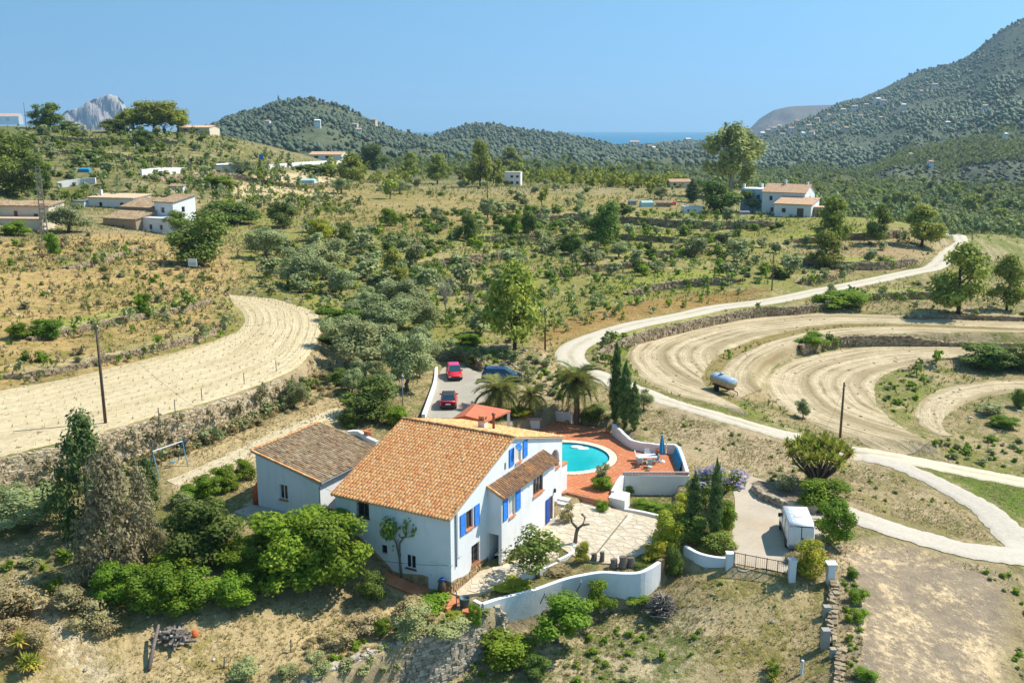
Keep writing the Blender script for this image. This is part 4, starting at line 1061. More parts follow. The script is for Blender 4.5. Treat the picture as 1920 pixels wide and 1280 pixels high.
ch.box((cx_ - .3, cy - .3, zt - .4), (cx_ + .3, cy + .3, zt + .75)); chim = ch.build("chimney", M['white_old'], house)
c2 = MB(); c2.box((cx_ - .38, cy - .38, zt + .752), (cx_ + .38, cy + .38, zt + .84)); c2.box((cx_ - .26, cy - .26, zt + 1.08), (cx_ + .26, cy + .26, zt + 1.16))
for sx in (-.2, .2):
 for sy in (-.2, .2): c2.box((cx_ + sx - .06, cy + sy - .06, zt + .84), (cx_ + sx + .06, cy + sy + .06, zt + 1.08))
c2.build("chimney_cap", M['sill'], chim)
sp = MB(); cx2, cy2 = -4.05, 13.4; z2 = on_back(cy2)
sp.lathe([(.11, 0), (.11, 1.5), (.18, 1.52), (.18, 1.6), (.02, 1.72)], (cx2, cy2, z2 - .2), 10)
sp.build("stove_pipe", mat_plain("rusty_flue", (.20, .09, .06), .7, .3, .25, 6), house, True)
pp = MB(); pp.tube([(.07, .62, 6.35), (.07, .62, 1.9)], .055, 7); pp.tube([(.06, .82, 5.9), (.06, .82, 2.45), (.06, 1.2, 2.45)], .018, 5)
pp.build("flue_pipe", M['pipe'], house)
vt = MB(); slab(vt, gb, 7.82, 6.75, 7.97, 7.25, -.05, .01); vt.build("vent", M['pipe'], house)
ds = MB(); ds.lathe([(0.0, 0), (.2, .015), (.33, .06), (.33, .075), (.2, .03), (0, .015)], (0, 0, 0), 14)
dsh = ds.build("satellite_dish", M['blue'], house, True); dsh.location = (.34, 9.42, 8.1); dsh.rotation_euler = (R(10), R(68), 0)
am = MB(); am.tube([(0, 0, -.02), (0, 0, -.25), (0.12, 0, -.30)], .02, 5); am.build("bracket", M['iron'], dsh)
bk = MB(); bk.box((-1.6, WY + .01, .3), (-.1, WY + 1.3, 3.55)); bk.build("balcony", M['white'], house)
bt = MB(); bt.box((-1.65, WY + .012, 3.552), (-.04, WY + 1.36, 3.64)); bt.build("balcony_coping", M['sill'], house)
st_ = MB()
for i in range(4): st_.box((.03, 15.4 + i * .62, -.6), (1.15 - i * .05, 16.02 + i * .62, .55 + i * .16))
st_.build("steps", M['white_old'], house)
stone_face("buttress", house, [(14.4, .3), (16.8, .5), (16.7, 1.0), (15.6, 1.45), (14.9, 1.5), (14.4, .9)], lambda a, z, d: (.25 - d, a, z), M['stonep'], .35, .1, seed=9)
# ================================================================== the annex
annex = empty("annex_house", HO, HTH, "small white outbuilding with aged brown tiled lean-to roof", "house")
AX0, AX1, AY0, AY1, AZ0 = -18.1, -11.9, .62, 8.5, 2.3
ah0, ah1 = 7.35, 6.05
an = lambda a, z, d: (a, AY0 + d, z)
ar = lambda a, z, d: (AX1 - d, a, z)
A_W = (-15.85, 3.95, -15.05, 5.15)
wall_sheet("wall", annex, an, [(AX0, AZ0 - .8), (AX1, AZ0 - .8), (AX1, ah1), (AX0, ah0)], [A_W], .2, M['white'])
mb = MB()
mb.add([(AX1, AY0, AZ0 - .8), (AX1, AY1, AZ0 - .8), (AX1, AY1, ah1), (AX1, AY0, ah1)], [(0, 1, 2, 3)])
mb.add([(AX0, AY0, AZ0 - .8), (AX0, AY1, AZ0 - .8), (AX0, AY1, ah0), (AX0, AY0, ah0)], [(0, 1, 2, 3)])
mb.add([(AX0, AY1, AZ0 - .8), (AX1, AY1, AZ0 - .8), (AX1, AY1, ah1), (AX0, AY1, ah0)], [(0, 1, 2, 3)])
mb.build("wall", M['white'], annex)
window(annex, an, A_W, .16, 'frame', 2, 'sill')
sa = math.atan2(ah0 - ah1, AX1 - AX0)
roof_a = tile_roof(annex, "roof", (AX1 + .22, AY0 - .2, ah1 - .22 * math.tan(sa) + .04), (0, 1, 0), (-math.cos(sa), 0, math.sin(sa)), AY1 - AY0 + .4, (AX1 - AX0 + .5) / math.cos(sa), M['tile_old'], M['mortar'], pitch=.26, step=.36, rnd_lift=.05)
ridge_row(roof_a, (AX0 - .26, AY0 - .2, ah0 + .16), (AX0 - .26, AY1 + .2, ah0 + .16), M['tile'], 20, .12)
ridge_row(roof_a, (AX1 + .2, AY0 - .17, ah1 + .06), (AX0 - .2, AY0 - .17, ah0 + .12), M['tile'], 17, .10, "verge_tile")
gu = MB(); gu.tube([(AX1 + .28, AY0 - .15, ah1 - .1), (AX1 + .28, AY1 + .15, ah1 - .1)], .07, 7); gu.build("gutter", M['pipe'], annex)
gu = MB(); gu.tube([(AX1 + .26, AY0 - .02, ah1 - .12), (AX1 + .05, AY0 - .07, ah1 - .45), (AX1 + .05, AY0 - .07, AZ0)], .045, 6); gu.build("downpipe", M['pipe'], annex)
# ------------------------------------------------------------------ pool terrace, courtyards and white walls
def path_wall(name, pts, zb, zt, th, mat, label, n=None, cap=None, wave=0.0, cat="wall", parent=None, group=None):
 """a wall of given thickness along a line; zb / zt per point (foot and top)"""
 P = np.array([(p[0], p[1]) for p in pts], float)
 zb = np.full(len(P), zb) if not hasattr(zb, '__len__') else np.array(zb, float)
 zt = np.full(len(P), zt) if not hasattr(zt, '__len__') else np.array(zt, float)
 if n:
  C = curve(np.c_[P, zb, zt], n); P, zb, zt = C[:, :2], C[:, 2], C[:, 3]
 d = np.gradient(P, axis=0); d /= np.linalg.norm(d, axis=1)[:, None]
 nn = np.stack([-d[:, 1], d[:, 0]], -1) * th / 2
 V = []
 for i in range(len(P)):
  w = wave * math.sin(i * 1.3)
  for s in (1, -1):
   q = P[i] + nn[i] * s
   V += [(q[0], q[1], zb[i]), (q[0], q[1], zt[i] - .03 + w)]
  V.append((P[i][0], P[i][1], zt[i] + w))
 F = []
 for i in range(len(P) - 1):
  a, b = i * 5, i * 5 + 5
  F += [(a, b, b + 1, a + 1), (a + 1, b + 1, b + 4, a + 4), (a + 4, b + 4, b + 3, a + 3), (a + 3, b + 3, b + 2, a + 2)]
 e = (len(P) - 1) * 5
 F += [(0, 1, 4, 3, 2), (e + 2, e + 3, e + 4, e + 1, e)]
 o = link(name, mesh_np(name, V, F), mat, parent)
 if parent is None: tag(o, label, cat, group)
 return o
PZ = -.65
UPZ = -1.15
A = lambda u, v, z=PZ: at(u, v, z)
terr = [hl(.06, 18.2)[:2], A(1063, 923)[:2], A(1095, 931)[:2], A(1138, 942)[:2], at(1149, 918, -.25)[:2], at(1168.5, 888, .1)[:2], at(1290, 889, .1)[:2], A(1276, 868)[:2], A(1268, 852)[:2], A(1250, 850)[:2], A(1228, 849)[:2], A(1207, 846)[:2], A(1189, 842)[:2], A(1176, 835)[:2], A(1164, 826)[:2], A(1149, 814)[:2], A(1125, 802)[:2], A(1085, 796)[:2], A(1060, 790)[:2], A(1012, 783)[:2], hl(-13, 33)[:2], hl(-12, 19)[:2], hl(-9.9, 18.2)[:2]]
PC = hl(-3.7, 26.9); PR, PRW = 4.9, 4.2
pool_terrace = empty("pool_terrace", (0, 0, 0)); pool_terrace["kind"] = "structure"
def ring(c, r, n, a0=0): return [(c[0] + r * math.cos(a0 + 2 * math.pi * k / n), c[1] + r * math.sin(a0 + 2 * math.pi * k / n)) for k in range(n)]
def holed_slab(name, outer, inner, z0, z1, mat, parent):
 L = [[Vector((p[0], p[1], 0)) for p in outer], [Vector((p[0], p[1], 0)) for p in inner]]
 tr = tessellate_polygon(L); flat = [p for l_ in L for p in l_]
 no = len(outer); ni_ = len(inner)
 V = [(p.x, p.y, z1) for p in flat] + [(p.x, p.y, z0) for p in flat]; N = len(flat)
 F = [list(t) for t in tr] + [(i, (i + 1) % no, N + (i + 1) % no, N + i) for i in range(no)] + [(no + i, no + (i + 1) % ni_, N + no + (i + 1) % ni_, N + no + i) for i in range(ni_)]
 return link(name, mesh_np(name, V, F), mat, parent)
M['joint'] = mat_plain("terracotta_joint", (.36, .17, .10), .95, .1, .15, 3)
M['paver'] = mat_tint("terracotta_paver", [(.53, .17, .075), (.62, .23, .105), (.57, .195, .085), (.68, .28, .13), (.48, .16, .075)], .85, .25, .7, .25, .55)
holed_slab("slab", terr, ring(PC, PRW + .02, 48), -1.4, PZ, M['joint'], pool_terrace)
V, F, T = [], [], []
PSZ = .34
tp = np.array(terr)
for i in range(-48, 60):
 for j in range(50, 118):
  x, y = (i + .5) * PSZ, (j + .5) * PSZ
  w = hl(x, y)
  if math.hypot(w[0] - PC[0], w[1] - PC[1]) < PR + .12: continue
  if poly_dist(w[0:1], w[1:2], terr)[0] > -.16: continue
  h = .022 + rnd.random() * .008; g = PSZ / 2 - .012
  k = len(V); dz = [rnd.random() * .004 for _ in range(4)]
  for sx, sy, q in ((-1, -1, 0), (1, -1, 1), (1, 1, 2), (-1, 1, 3)):
   p = hl(x + sx * g, y + sy * g); V.append((p[0], p[1], PZ + .002))
  for sx, sy, q in ((-1, -1, 0), (1, -1, 1), (1, 1, 2), (-1, 1, 3)):
   p = hl(x + sx * (g - .008), y + sy * (g - .008)); V.append((p[0], p[1], PZ + h + dz[q]))
  F += [(k + 4, k + 5, k + 6, k + 7), (k, k + 1, k + 5, k + 4), (k + 1, k + 2, k + 6, k + 5), (k + 2, k + 3, k + 7, k + 6), (k + 3, k, k + 4, k + 7)]
  T += [rnd.random()] * 5
link("pavers", mesh_np("pavers", V, np.array(F), False, {"tint": ('FACE', np.array(T))}), M['paver'], pool_terrace, kind="stuff")
pool = empty("swimming_pool", (PC[0], PC[1], PZ), 0, "round turquoise swimming pool with cream stone edging", "swimming pool")
M['coping'] = mat_plain("cream_pool_stone", (.72, .62, .44), .8, .3, .1, 2.5)
for k in range(40):                                   # edging stones, each its own piece
 a0, a1 = 2 * math.pi * k / 40 + .004, 2 * math.pi * (k + 1) / 40 - .004
 pts = [(r * math.cos(a), r * math.sin(a)) for r, a in ((PRW, a0), (PR, a0), (PR, (a0 + a1) / 2), (PR, a1), (PRW, a1), (PRW, (a0 + a1) / 2))]
 MB().prism(pts, -.06, .05 + rnd.random() * .008).build("coping_stone", M['coping'], pool)
m, n, l, b = nt("pool_water", .04, .5)
p_ = geo_pos(n); l.new(mixc(n, l, noise(n, l, .22, 3, .5, p_, .35, .65), (.012, .36, .385), (.02, .45, .455)), b.inputs["Base Color"])
bump(n, l, b, noise(n, l, 2.6, 3, .5, p_), .12, .05); M['pool'] = m
M['pooltile'] = mat_plain("pool_tile", (.03, .22, .42), .5, .4, .2, 4)
mb = MB(); mb.add([(x - PC[0], y - PC[1], -.13) for x, y in ring(PC, PRW - .005, 48)], [list(range(48))]); mb.build("water", M['pool'], pool)
mb = MB(); R1 = ring((0, 0), PRW - .003, 48)
mb.add([(x, y, .0) for x, y in R1] + [(x, y, -1.2) for x, y in R1], [(i, (i + 1) % 48, 48 + (i + 1) % 48, 48 + i) for i in range(48)]); mb.build("pool_wall", M['pooltile'], pool)
stp = MB()
e_ = A(1082, 836) - PC
for k, (dx, dy, zz) in enumerate([(0, 0, -.04), (.55, -.35, -.085)]):
 stp.prism([(e_[0] + dx + .6 * math.cos(t), e_[1] + dy + .4 * math.sin(t)) for t in np.linspace(0, 2 * math.pi, 16, endpoint=False)], -.6, zz)
stp.build("pool_step", M['frame'], pool)
path_wall("parapet_wall", [at(1168, 889, .1), at(1230, 889.5, .1), at(1292, 890, .1)], -2.4, .1, .32, M['white'], "tall white retaining wall under the table end of the pool terrace")
lat = empty("lattice_parapet", (0, 0, 0), 0, "low pierced terracotta lattice along the top of the retaining wall", "lattice")
c0, c1 = at(1168, 889, .1), at(1292, 890, .1)
for k in range(46):
 t0, t1 = k / 46, (k + .55) / 46
 a, b_ = c0 + (c1 - c0) * t0, c0 + (c1 - c0) * t1
 MB().box((a[0], a[1] - .07, .11), (b_[0], b_[1] + .07, .31)).build("brick", M['sill'], lat)
MB().box((c0[0], c0[1] - .1, .312), (c1[0], c1[1] + .1, .38)).build("coping", M['white'], lat)
path_wall("side_wall", [at(1167.5, 889, .1), at(1158, 903, -.05), at(1149, 919, -.25)], -1.8, [.1, -.05, -.25], .34, M['white'], "short white wall stepping down beside the terrace shrub", 8)
bx = [at(1141, 946, UPZ), at(1171, 953, UPZ), at(1181, 938, UPZ), at(1152, 931, UPZ)]
o = MB(); o.prism([(p[0], p[1]) for p in bx], -1.6, -.45); o = o.build("planter_box", M['white'], None); tag(o, "square white masonry planter at the flagstone corner of the terrace", "planter")
path_wall("low_wall", [at(1171, 956, UPZ), at(1210, 963, UPZ), at(1254, 974, UPZ)], -1.7, -.95, .3, M['white'], "low white kerb wall in front of the green bed", 8)
cwb = [(1149, 814), (1164, 826), (1176, 835), (1189, 842), (1207, 846), (1228, 849), (1248, 850)]
path_wall("garden_wall", [A(*p) for p in cwb], -1.4, [.5, .47, .3, .25, .3, .3, .35], .3, M['white'], "curved white garden wall sweeping from the cypresses to the blue parasol", 26, wave=.03)
path_wall("garden_wall", [A(1250, 850), A(1268, 852), A(1277, 868), at(1289, 889, .1)], -1.6, .35, .3, M['white'], "straight white wall with a blue mat leaning on it, right end of pool terrace", 12)
path_wall("garden_wall", [A(1006, 781), A(1025, 785), A(1048, 789), A(1072, 793)], -.8, [.65, .55, .4, .5], .3, M['white_old'], "white wall with wavy top behind the palm, seen over the house roof", 14, wave=.05)
path_wall("yard_wall", [at(794, 786, 1.55), at(806, 752, 1.55), at(816, 720, 1.55), at(818, 694, 1.55)], .9, [2.1, 2.1, 2.05, 2.0], .35, M['white'], "long low white wall along the left side of the parking yard", 14)
pw = [at(652, 812, 1.7), at(672, 812, 1.7), at(690, 822, 1.7), at(708, 832, 1.7)]
path_wall("patio_wall", pw, .9, [1.95, 2.0, 1.9, 2.0], .35, M['white'], "small white curved patio wall between the two roofs", 10)
def pot(name, loc, r, h, mat, plantmat, label, cat):
 e = empty(name, loc, 0, label, cat)
 MB().lathe([(r * .6, 0), (r * .95, h * .6), (r, h), (r * .85, h), (r * .8, h * .85), (0, h * .85)], (0, 0, 0), 12).build("pot", mat, e, True)
 return e
def clip_poly(poly, a, n_):
 out = []
 for i in range(len(poly)):
  p, q = poly[i], poly[(i + 1) % len(poly)]
  dp, dq = (p - a) @ n_, (q - a) @ n_
  if dp <= 0: out.append(p)
  if dp * dq < 0: out.append(p + (q - p) * (dp / (dp - dq)))
 return out
def voronoi(poly, n_, seed=0, it=2):
 r_ = np.random.default_rng(seed); P = np.array(poly)
 lo, hi = P.min(0), P.max(0); S = []
 while len(S) < n_:
  q = lo + r_.random(2) * (hi - lo)
  if poly_dist(q[0:1], q[1:2], P)[0] < -.1 and all(np.hypot(*(q - s)) > .42 for s in S[-400:]): S.append(q)
  else:
   if r_.random() < .0005: break
 S = np.array(S); cells = []
 for i, s in enumerate(S):
  c = [s + np.array(v) for v in ((-1.3, -1.3), (1.3, -1.3), (1.3, 1.3), (-1.3, 1.3))]
  d = np.hypot(*(S - s).T)
  for j in np.argsort(d)[1:18]:
   m_ = (s + S[j]) / 2; nv = (S[j] - s) / d[j]
   c = clip_poly(c, m_ - nv * .009, nv)
   if len(c) < 3: break
  if len(c) >= 3 and all(poly_dist(q[0:1], q[1:2], P)[0] < .25 for q in c): cells.append((s, c))
 return cells
M['flag'] = mat_tint("cream_flagstone", [(.62, .53, .385), (.66, .57, .43), (.54, .45, .32), (.70, .62, .49), (.63, .54, .40)], .9, .2, .8, .35, .4)
M['flagjoint'] = mat_plain("sandy_joint", (.52, .43, .30), .95, .1, .2, 3)
up_t = [hl(BD + .05, 10.2)[:2], hl(BD + .05, 16.6)[:2], A(1064, 925, UPZ)[:2], A(1095, 933, UPZ)[:2], A(1138, 945, UPZ)[:2], A(1142, 951, UPZ)[:2], A(1170, 958, UPZ)[:2], A(1252, 977, UPZ)[:2], A(1246, 1010, UPZ)[:2], A(1232, 1048, UPZ)[:2], A(1190, 1058, UPZ)[:2], A(1130, 1055, UPZ)[:2], A(1092, 1050, UPZ)[:2], A(1066, 1035, UPZ)[:2], A(1040, 1018, UPZ)[:2]]
lo_t = [hl(.1, .1)[:2], hl(.1, 5.2)[:2], hl(BD + .1, 5.3)[:2], hl(BD + .1, 10)[:2], A(1040, 1022, -1.5)[:2], A(1066, 1040, -1.5)[:2], A(1040, 1062, -1.55)[:2], A(990, 1082, -1.6)[:2], A(935, 1100, -1.68)[:2], A(900, 1112, -1.75)[:2], A(862, 1118, -1.8)[:2]]
def flag_court(name, poly, zf, n_, seed, lift):
 e = empty(name, (0, 0, 0)); e["kind"] = "structure"
 L = [Vector((p[0], p[1], 0)) for p in poly]
 tr = tessellate_polygon([L])
 MB().add([(p[0], p[1], zf(p[0], p[1]) + lift) for p in poly] + [(p[0], p[1], zf(p[0], p[1]) - .5) for p in poly], [list(t) for t in tr] + [(i, (i + 1) % len(poly), len(poly) + (i + 1) % len(poly), len(poly) + i) for i in range(len(poly))]).build("bed", M['flagjoint'], e)
 cells = voronoi(poly, n_, seed)
 k = 0
 for s, c in cells:
  h = .02 + rnd.random() * .012
  c = [s + (p - s) * .995 for p in c]
  V = [(p[0] - s[0], p[1] - s[1], zf(*p) - zf(*s)) for p in c] + [((p[0] - s[0]) * .96, (p[1] - s[1]) * .96, h + zf(*p) - zf(*s) + rnd.random() * .006) for p in c]
  n2 = len(c)
  ob = MB().add(V, [list(range(n2, 2 * n2))] + [(i, (i + 1) % n2, n2 + (i + 1) % n2, n2 + i) for i in range(n2)]).build("flagstone", M['flag'], e)
  ob.location = (s[0], s[1], zf(*s) + lift)
  k += 1
 return e
flag_court("flagstone_terrace", up_t, lambda x, y: UPZ, 235, 3, .0)
q0, q1 = hl(0, 0), hl(1.3, 10)
def zlow(x, y):
 t = ((x - HO[0]) * E2[0] + (y - HO[1]) * E2[1]) / 10.0
 return -1.74 + .30 * min(max(t, 0), 1)
flag_court("flagstone_court", lo_t, zlow, 75, 4, .02)
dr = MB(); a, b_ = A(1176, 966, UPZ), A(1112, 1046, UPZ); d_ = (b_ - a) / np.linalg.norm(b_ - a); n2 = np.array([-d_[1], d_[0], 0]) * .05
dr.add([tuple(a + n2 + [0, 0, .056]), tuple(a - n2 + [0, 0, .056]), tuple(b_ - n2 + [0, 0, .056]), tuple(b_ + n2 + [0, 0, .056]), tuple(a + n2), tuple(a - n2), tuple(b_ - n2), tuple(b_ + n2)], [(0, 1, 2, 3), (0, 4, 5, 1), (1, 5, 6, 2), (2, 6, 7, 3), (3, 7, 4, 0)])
tag(dr.build("drain_channel", mat_plain("drain_brown", (.20, .16, .10), .95, .1), None), "narrow drain line crossing the upper flagstone terrace", "drain")  # dark brown strip laid along the drain line
ct = np.array([(p[0], p[1], p[2]) for p in CURVED])
zbs = [-2.9, -4.5, -4.6, -4.5, -4.3, -4.2, -4.1, -4.0, -3.8, -3.6]
path_wall("curved_wall", [(p[0], p[1]) for p in ct], zbs, [p[2] for p in ct], .34, M['white'], "tall wavy white retaining wall below the flagstone terrace", 44, wave=.0)
rw = [CURVED[-1] + np.array([.12, .25, 0]), at(1246, 1040, -.75), at(1258, 1012, -.9), at(1262, 985, -1.0)]
path_wall("stone_wall", [(p[0], p[1]) for p in rw], -3.4, [-.72, -.8, -.95, -1.0], .4, M['stonep'], "rough stone side wall hidden under the climbing hedge", 8)
e0 = at(903, 1131, -1.65); e1_ = at(889, 1124, -1.65)
path_wall("wall_end", [(e0[0], e0[1]), (e1_[0], e1_[1])], -2.6, -1.62, .3, M['white_old'], "short white return at the left end of the wavy wall")
path_wall("kerb", [at(1047, 1058, -1.5)[:2], at(1068, 1046, -1.45)[:2], at(1078, 1034, -1.4)[:2], at(1074, 1024, -1.4)[:2]], -1.7, -1.05, .22, M['white'], "small white curved kerb beside the round bush", 10)
path_wall("kerb", [at(980, 1088, -1.6)[:2], at(1015, 1076, -1.6)[:2], at(1045, 1061, -1.5)[:2]], -1.9, UPZ, .22, M['white_old'], "low worn kerb under the loquat tree", 8)
for u, v, du, lab in ((1089, 1092, -1.1, "grey spout pipe on the wavy wall, upper one"), (1022, 1112, -1.0, "bent grey spout pipe on the wavy wall, lower one")):
 p = at(u, v, -1.5) ; p = p + np.array([0, -.35, 0])
 t_ = MB(); t_.tube([p + [0, .4, .2], p + [0, 0, .2], p + [-.35, -.05, -.55]], .045, 6)
 o = t_.build("spout_pipe", M['pipe'], None); tag(o, lab, "pipe")
path_wall("low_wall", [at(1284, 1037, -1.0)[:2], at(1310, 1050, -1.0)[:2], at(1340, 1058, -1.0)[:2], at(1366, 1061, -1.0)[:2]], -2.1, [-.35, -.38, -.35, -.3], .3, M['white'], "white wall under the cypress bed, left of the field gate", 14)
def flat_path(name, pts, mat, z, lift=.03, kind="structure"):
 return sheet(name, [np.array([p[0], p[1], 0]) for p in pts], mat, lift)
tp_ = MB()
pl = [hl(-5.4, -.12, .55), hl(-5.4, -1.25, .35), hl(-3, UPZ, .02), hl(-.6, -1.5, -.02), hl(.75, -1.75, -.1), hl(.95, -.4, -.1), hl(.3, -.05, .0), hl(-1, -.12, .05), hl(-3, -.12, .1)]
MB().prism([(p[0], p[1]) for p in pl], -2.6, [p[2] + .05 for p in pl]).build("tiled_path", M['paver'], None, kind="structure")
pl = [at(868, 1139, -2.0), at(905, 1146, -2.0), at(900, 1152, -2.0), at(866, 1147, -2.0)]
MB().prism([(p[0], p[1]) for p in pl], -2.6, -1.95).build("tiled_step", M['paver'], None, kind="structure")
sp_ = empty("garden_steps", (0, 0, 0)); sp_["kind"] = "structure"
for k in range(13):                                  # shaded steps going up along the front wall
 x0 = -5.4 - k * .36
 q = [hl(x0, -.1), hl(x0 - .36, -.1), hl(x0 - .36, -1.15), hl(x0, -1.15)]
 z = -1.8 + .55 + k * .205
 MB().prism([(p[0], p[1]) for p in q], z - 1.0, z).build("step", M['stonep'] if k % 3 else M['joint'], sp_)
# ------------------------------------------------------------------ plants
def mat_leaf(name, ramp, trans=.25, rough=.7):
 m = bpy.data.materials.new(name); m.use_nodes = True
 n, l = m.node_tree.nodes, m.node_tree.links; b = n["Principled BSDF"]
 b.inputs["Roughness"].default_value = rough; b.inputs["Specular IOR Level"].default_value = .25
 t = attr(n, "tint").outputs["Fac"]; oi = n.new("ShaderNodeObjectInfo").outputs["Random"]
 f = math_(n, l, 'ADD', math_(n, l, 'MULTIPLY', t, .8), math_(n, l, 'MULTIPLY', oi, .2))
 r = n.new("ShaderNodeValToRGB"); e = r.color_ramp.elements
 while len(e) > 1: e.remove(e[-1])
 trans += .1; ramp = [tuple(x * 1.2 for x in c) for c in ramp] if ramp[0][0] < .2 else ramp
 e[0].position = 0; e[0].color = (*ramp[0], 1)
 for i, c in enumerate(ramp[1:], 1): e.new(i / (len(ramp) - 1)).color = (*c, 1)
 l.new(f, r.inputs[0])
 hs = n.new("ShaderNodeHueSaturation"); l.new(r.outputs[0], hs.inputs["Color"])
 l.new(math_(n, l, 'ADD', .82, math_(n, l, 'MULTIPLY', math_(n, l, 'FRACT', math_(n, l, 'MULTIPLY', oi, 7.3)), .4)), hs.inputs["Value"])
 l.new(math_(n, l, 'ADD', .485, math_(n, l, 'MULTIPLY', math_(n, l, 'FRACT', math_(n, l, 'MULTIPLY', oi, 3.1)), .03)), hs.inputs["Hue"])
 l.new(hs.outputs[0], b.inputs["Base Color"])
 tr = n.new("ShaderNodeBsdfTranslucent"); l.new(hs.outputs[0], tr.inputs[0])
 mx = n.new("ShaderNodeMixShader"); mx.inputs[0].default_value = trans
 l.new(b.outputs[0], mx.inputs[1]); l.new(tr.outputs[0], mx.inputs[2]); l.new(mx.outputs[0], n["Material Output"].inputs[0])
 return m
LEAF = {
 'olive': mat_leaf("olive_leaves", [(0.134, 0.160, 0.057), (0.216, 0.245, 0.095), (0.305, 0.328, 0.143), (0.413, 0.437, 0.214)]),
 'pine': mat_leaf("pine_needles", [(0.099, 0.127, 0.019), (0.187, 0.216, 0.030), (0.286, 0.310, 0.045), (0.395, 0.392, 0.064)]),
 'dark': mat_leaf("dark_evergreen_leaves", [(0.048, 0.078, 0.016), (0.099, 0.141, 0.024), (0.164, 0.216, 0.034), (0.241, 0.295, 0.046)]),
 'green': mat_leaf("fresh_green_leaves", [(0.065, 0.114, 0.009), (0.123, 0.195, 0.013), (0.189, 0.274, 0.020), (0.275, 0.356, 0.032)], .3),
 'yellow': mat_leaf("yellow_green_leaves", [(0.143, 0.186, 0.014), (0.257, 0.296, 0.022), (0.372, 0.371, 0.029), (0.472, 0.426, 0.036)], .3),
 'dry': mat_leaf("dry_brown_twigs", [(0.142, 0.112, 0.054), (0.223, 0.189, 0.093), (0.304, 0.260, 0.125), (0.243, 0.236, 0.131)], .1),
 'straw': mat_leaf("dry_straw", [(0.270, 0.202, 0.086), (0.370, 0.291, 0.127), (0.450, 0.370, 0.178), (0.330, 0.314, 0.127)], .2),
 'grey': mat_leaf("grey_scrub", [(0.153, 0.160, 0.062), (0.216, 0.229, 0.087), (0.280, 0.291, 0.116), (0.190, 0.223, 0.071)], .15),
 'cypress': mat_leaf("cypress_sprays", [(0.033, 0.059, 0.016), (0.059, 0.096, 0.023), (0.091, 0.132, 0.030), (0.141, 0.174, 0.041)], .12),
 'purple': mat_leaf("lilac_blossom", [(0.231, 0.187, 0.340), (0.315, 0.264, 0.425), (0.420, 0.363, 0.493), (0.252, 0.242, 0.255)], .35),
 'euca': mat_leaf("eucalyptus_leaves", [(0.109, 0.139, 0.041), (0.197, 0.226, 0.062), (0.284, 0.297, 0.089), (0.393, 0.369, 0.129)]),
 'palm': mat_leaf("palm_fronds", [(0.093, 0.113, 0.026), (0.146, 0.166, 0.036), (0.212, 0.218, 0.051), (0.277, 0.265, 0.077)], .2),
 'yucca': mat_leaf("yucca_blades", [(0.135, 0.166, 0.019), (0.210, 0.235, 0.029), (0.300, 0.290, 0.038), (0.480, 0.331, 0.058)], .2),
}
M['bark'] = mat_plain("grey_brown_bark", (.17, .135, .10), .95, .1, .3, 6, bumpk=.6)
M['barkd'] = mat_plain("dark_bark", (.085, .062, .045), .95, .1, .3, 6, bumpk=.6)
M['barkp'] = mat_plain("pale_bark", (.34, .29, .23), .9, .1, .3, 4, bumpk=.4)
M['palmbark'] = mat_plain("palm_trunk_fibre", (.15, .10, .065), .95, .1, .4, 9, bumpk=.9)
ICO_V, ICO_F = None, None
def ico():
 global ICO_V, ICO_F
 if ICO_V is None:
  bm = bmesh.new(); bmesh.ops.create_icosphere(bm, subdivisions=1, radius=1)
  ICO_V = np.array([v.co[:] for v in bm.verts]); ICO_F = [[v.index for v in f.verts] for f in bm.faces]; bm.free()
 return ICO_V, ICO_F
def leaves(centres, radii, n, size, r_, flat=.0, shell=.55, droop=0.0, core=.62, tints=None, aspect=1.0):
 """leaf faces spread through a set of ellipsoid clumps. centres (k,3), radii (k,3); n leaves in all. Returns V, F(list), tint"""
 C, Rr = np.array(centres, float), np.array(radii, float)
 if Rr.ndim == 1: Rr = np.repeat(Rr[:, None], 3, 1)
 wgt = (Rr.prod(1)) ** (2 / 3); wgt /= wgt.sum()
 pick = r_.choice(len(C), n, p=wgt)
 d = r_.normal(size=(n, 3)); d /= np.linalg.norm(d, axis=1)[:, None]
 rad = shell + (1.12 - shell) * r_.random(n) ** .6
 P = C[pick] + d * rad[:, None] * Rr[pick]
 nor = d + r_.normal(0, .5, (n, 3)) + np.array([0, 0, .6 + flat]); nor /= np.linalg.norm(nor, axis=1)[:, None]
 t = np.cross(nor, r_.normal(size=(n, 3))); t /= np.linalg.norm(t, axis=1)[:, None] + 1e-9
 b = np.cross(nor, t)
 s = size * (.6 + .8 * r_.random(n))[:, None]
 V = np.stack([P - t * s * aspect, P - b * s * .62, P + t * s * aspect, P + b * s * .62], 1).reshape(-1, 3)
 F = np.arange(4 * n).reshape(n, 4)
 ct = r_.random(len(C)) if tints is None else np.array(tints)
 tt = np.clip(.45 * ct[pick] + .55 * r_.random(n), 0, 1)
 if core:
  iv, if_ = ico()
  allV, allF, allT = [V], F.tolist(), list(tt)
  k = len(V)
  for c, rr, q in zip(C, Rr, ct):
   j = iv * (core * (1 + .25 * r_.normal(size=(len(iv), 1)))) * rr + c
   allV.append(j); allF += [[i + k for i in f] for f in if_]; allT += [np.clip(q * .5 + .2 + .2 * r_.random(), 0, 1)] * len(if_); k += len(iv)
  return np.vstack(allV), allF, np.array(allT)
 return V, F.tolist(), tt
def leaf_mesh(name, parts, mat):
 V, F, T = [], [], []; k = 0
 for v, f, t in parts:
  V.append(v); F += [[i + k for i in q] for q in f]; T.append(t); k += len(v)
 me = mesh_np(name, np.vstack(V), F, False, {"tint": ('FACE', np.concatenate(T))}); me.materials.append(mat)
 return me
TPL = {}
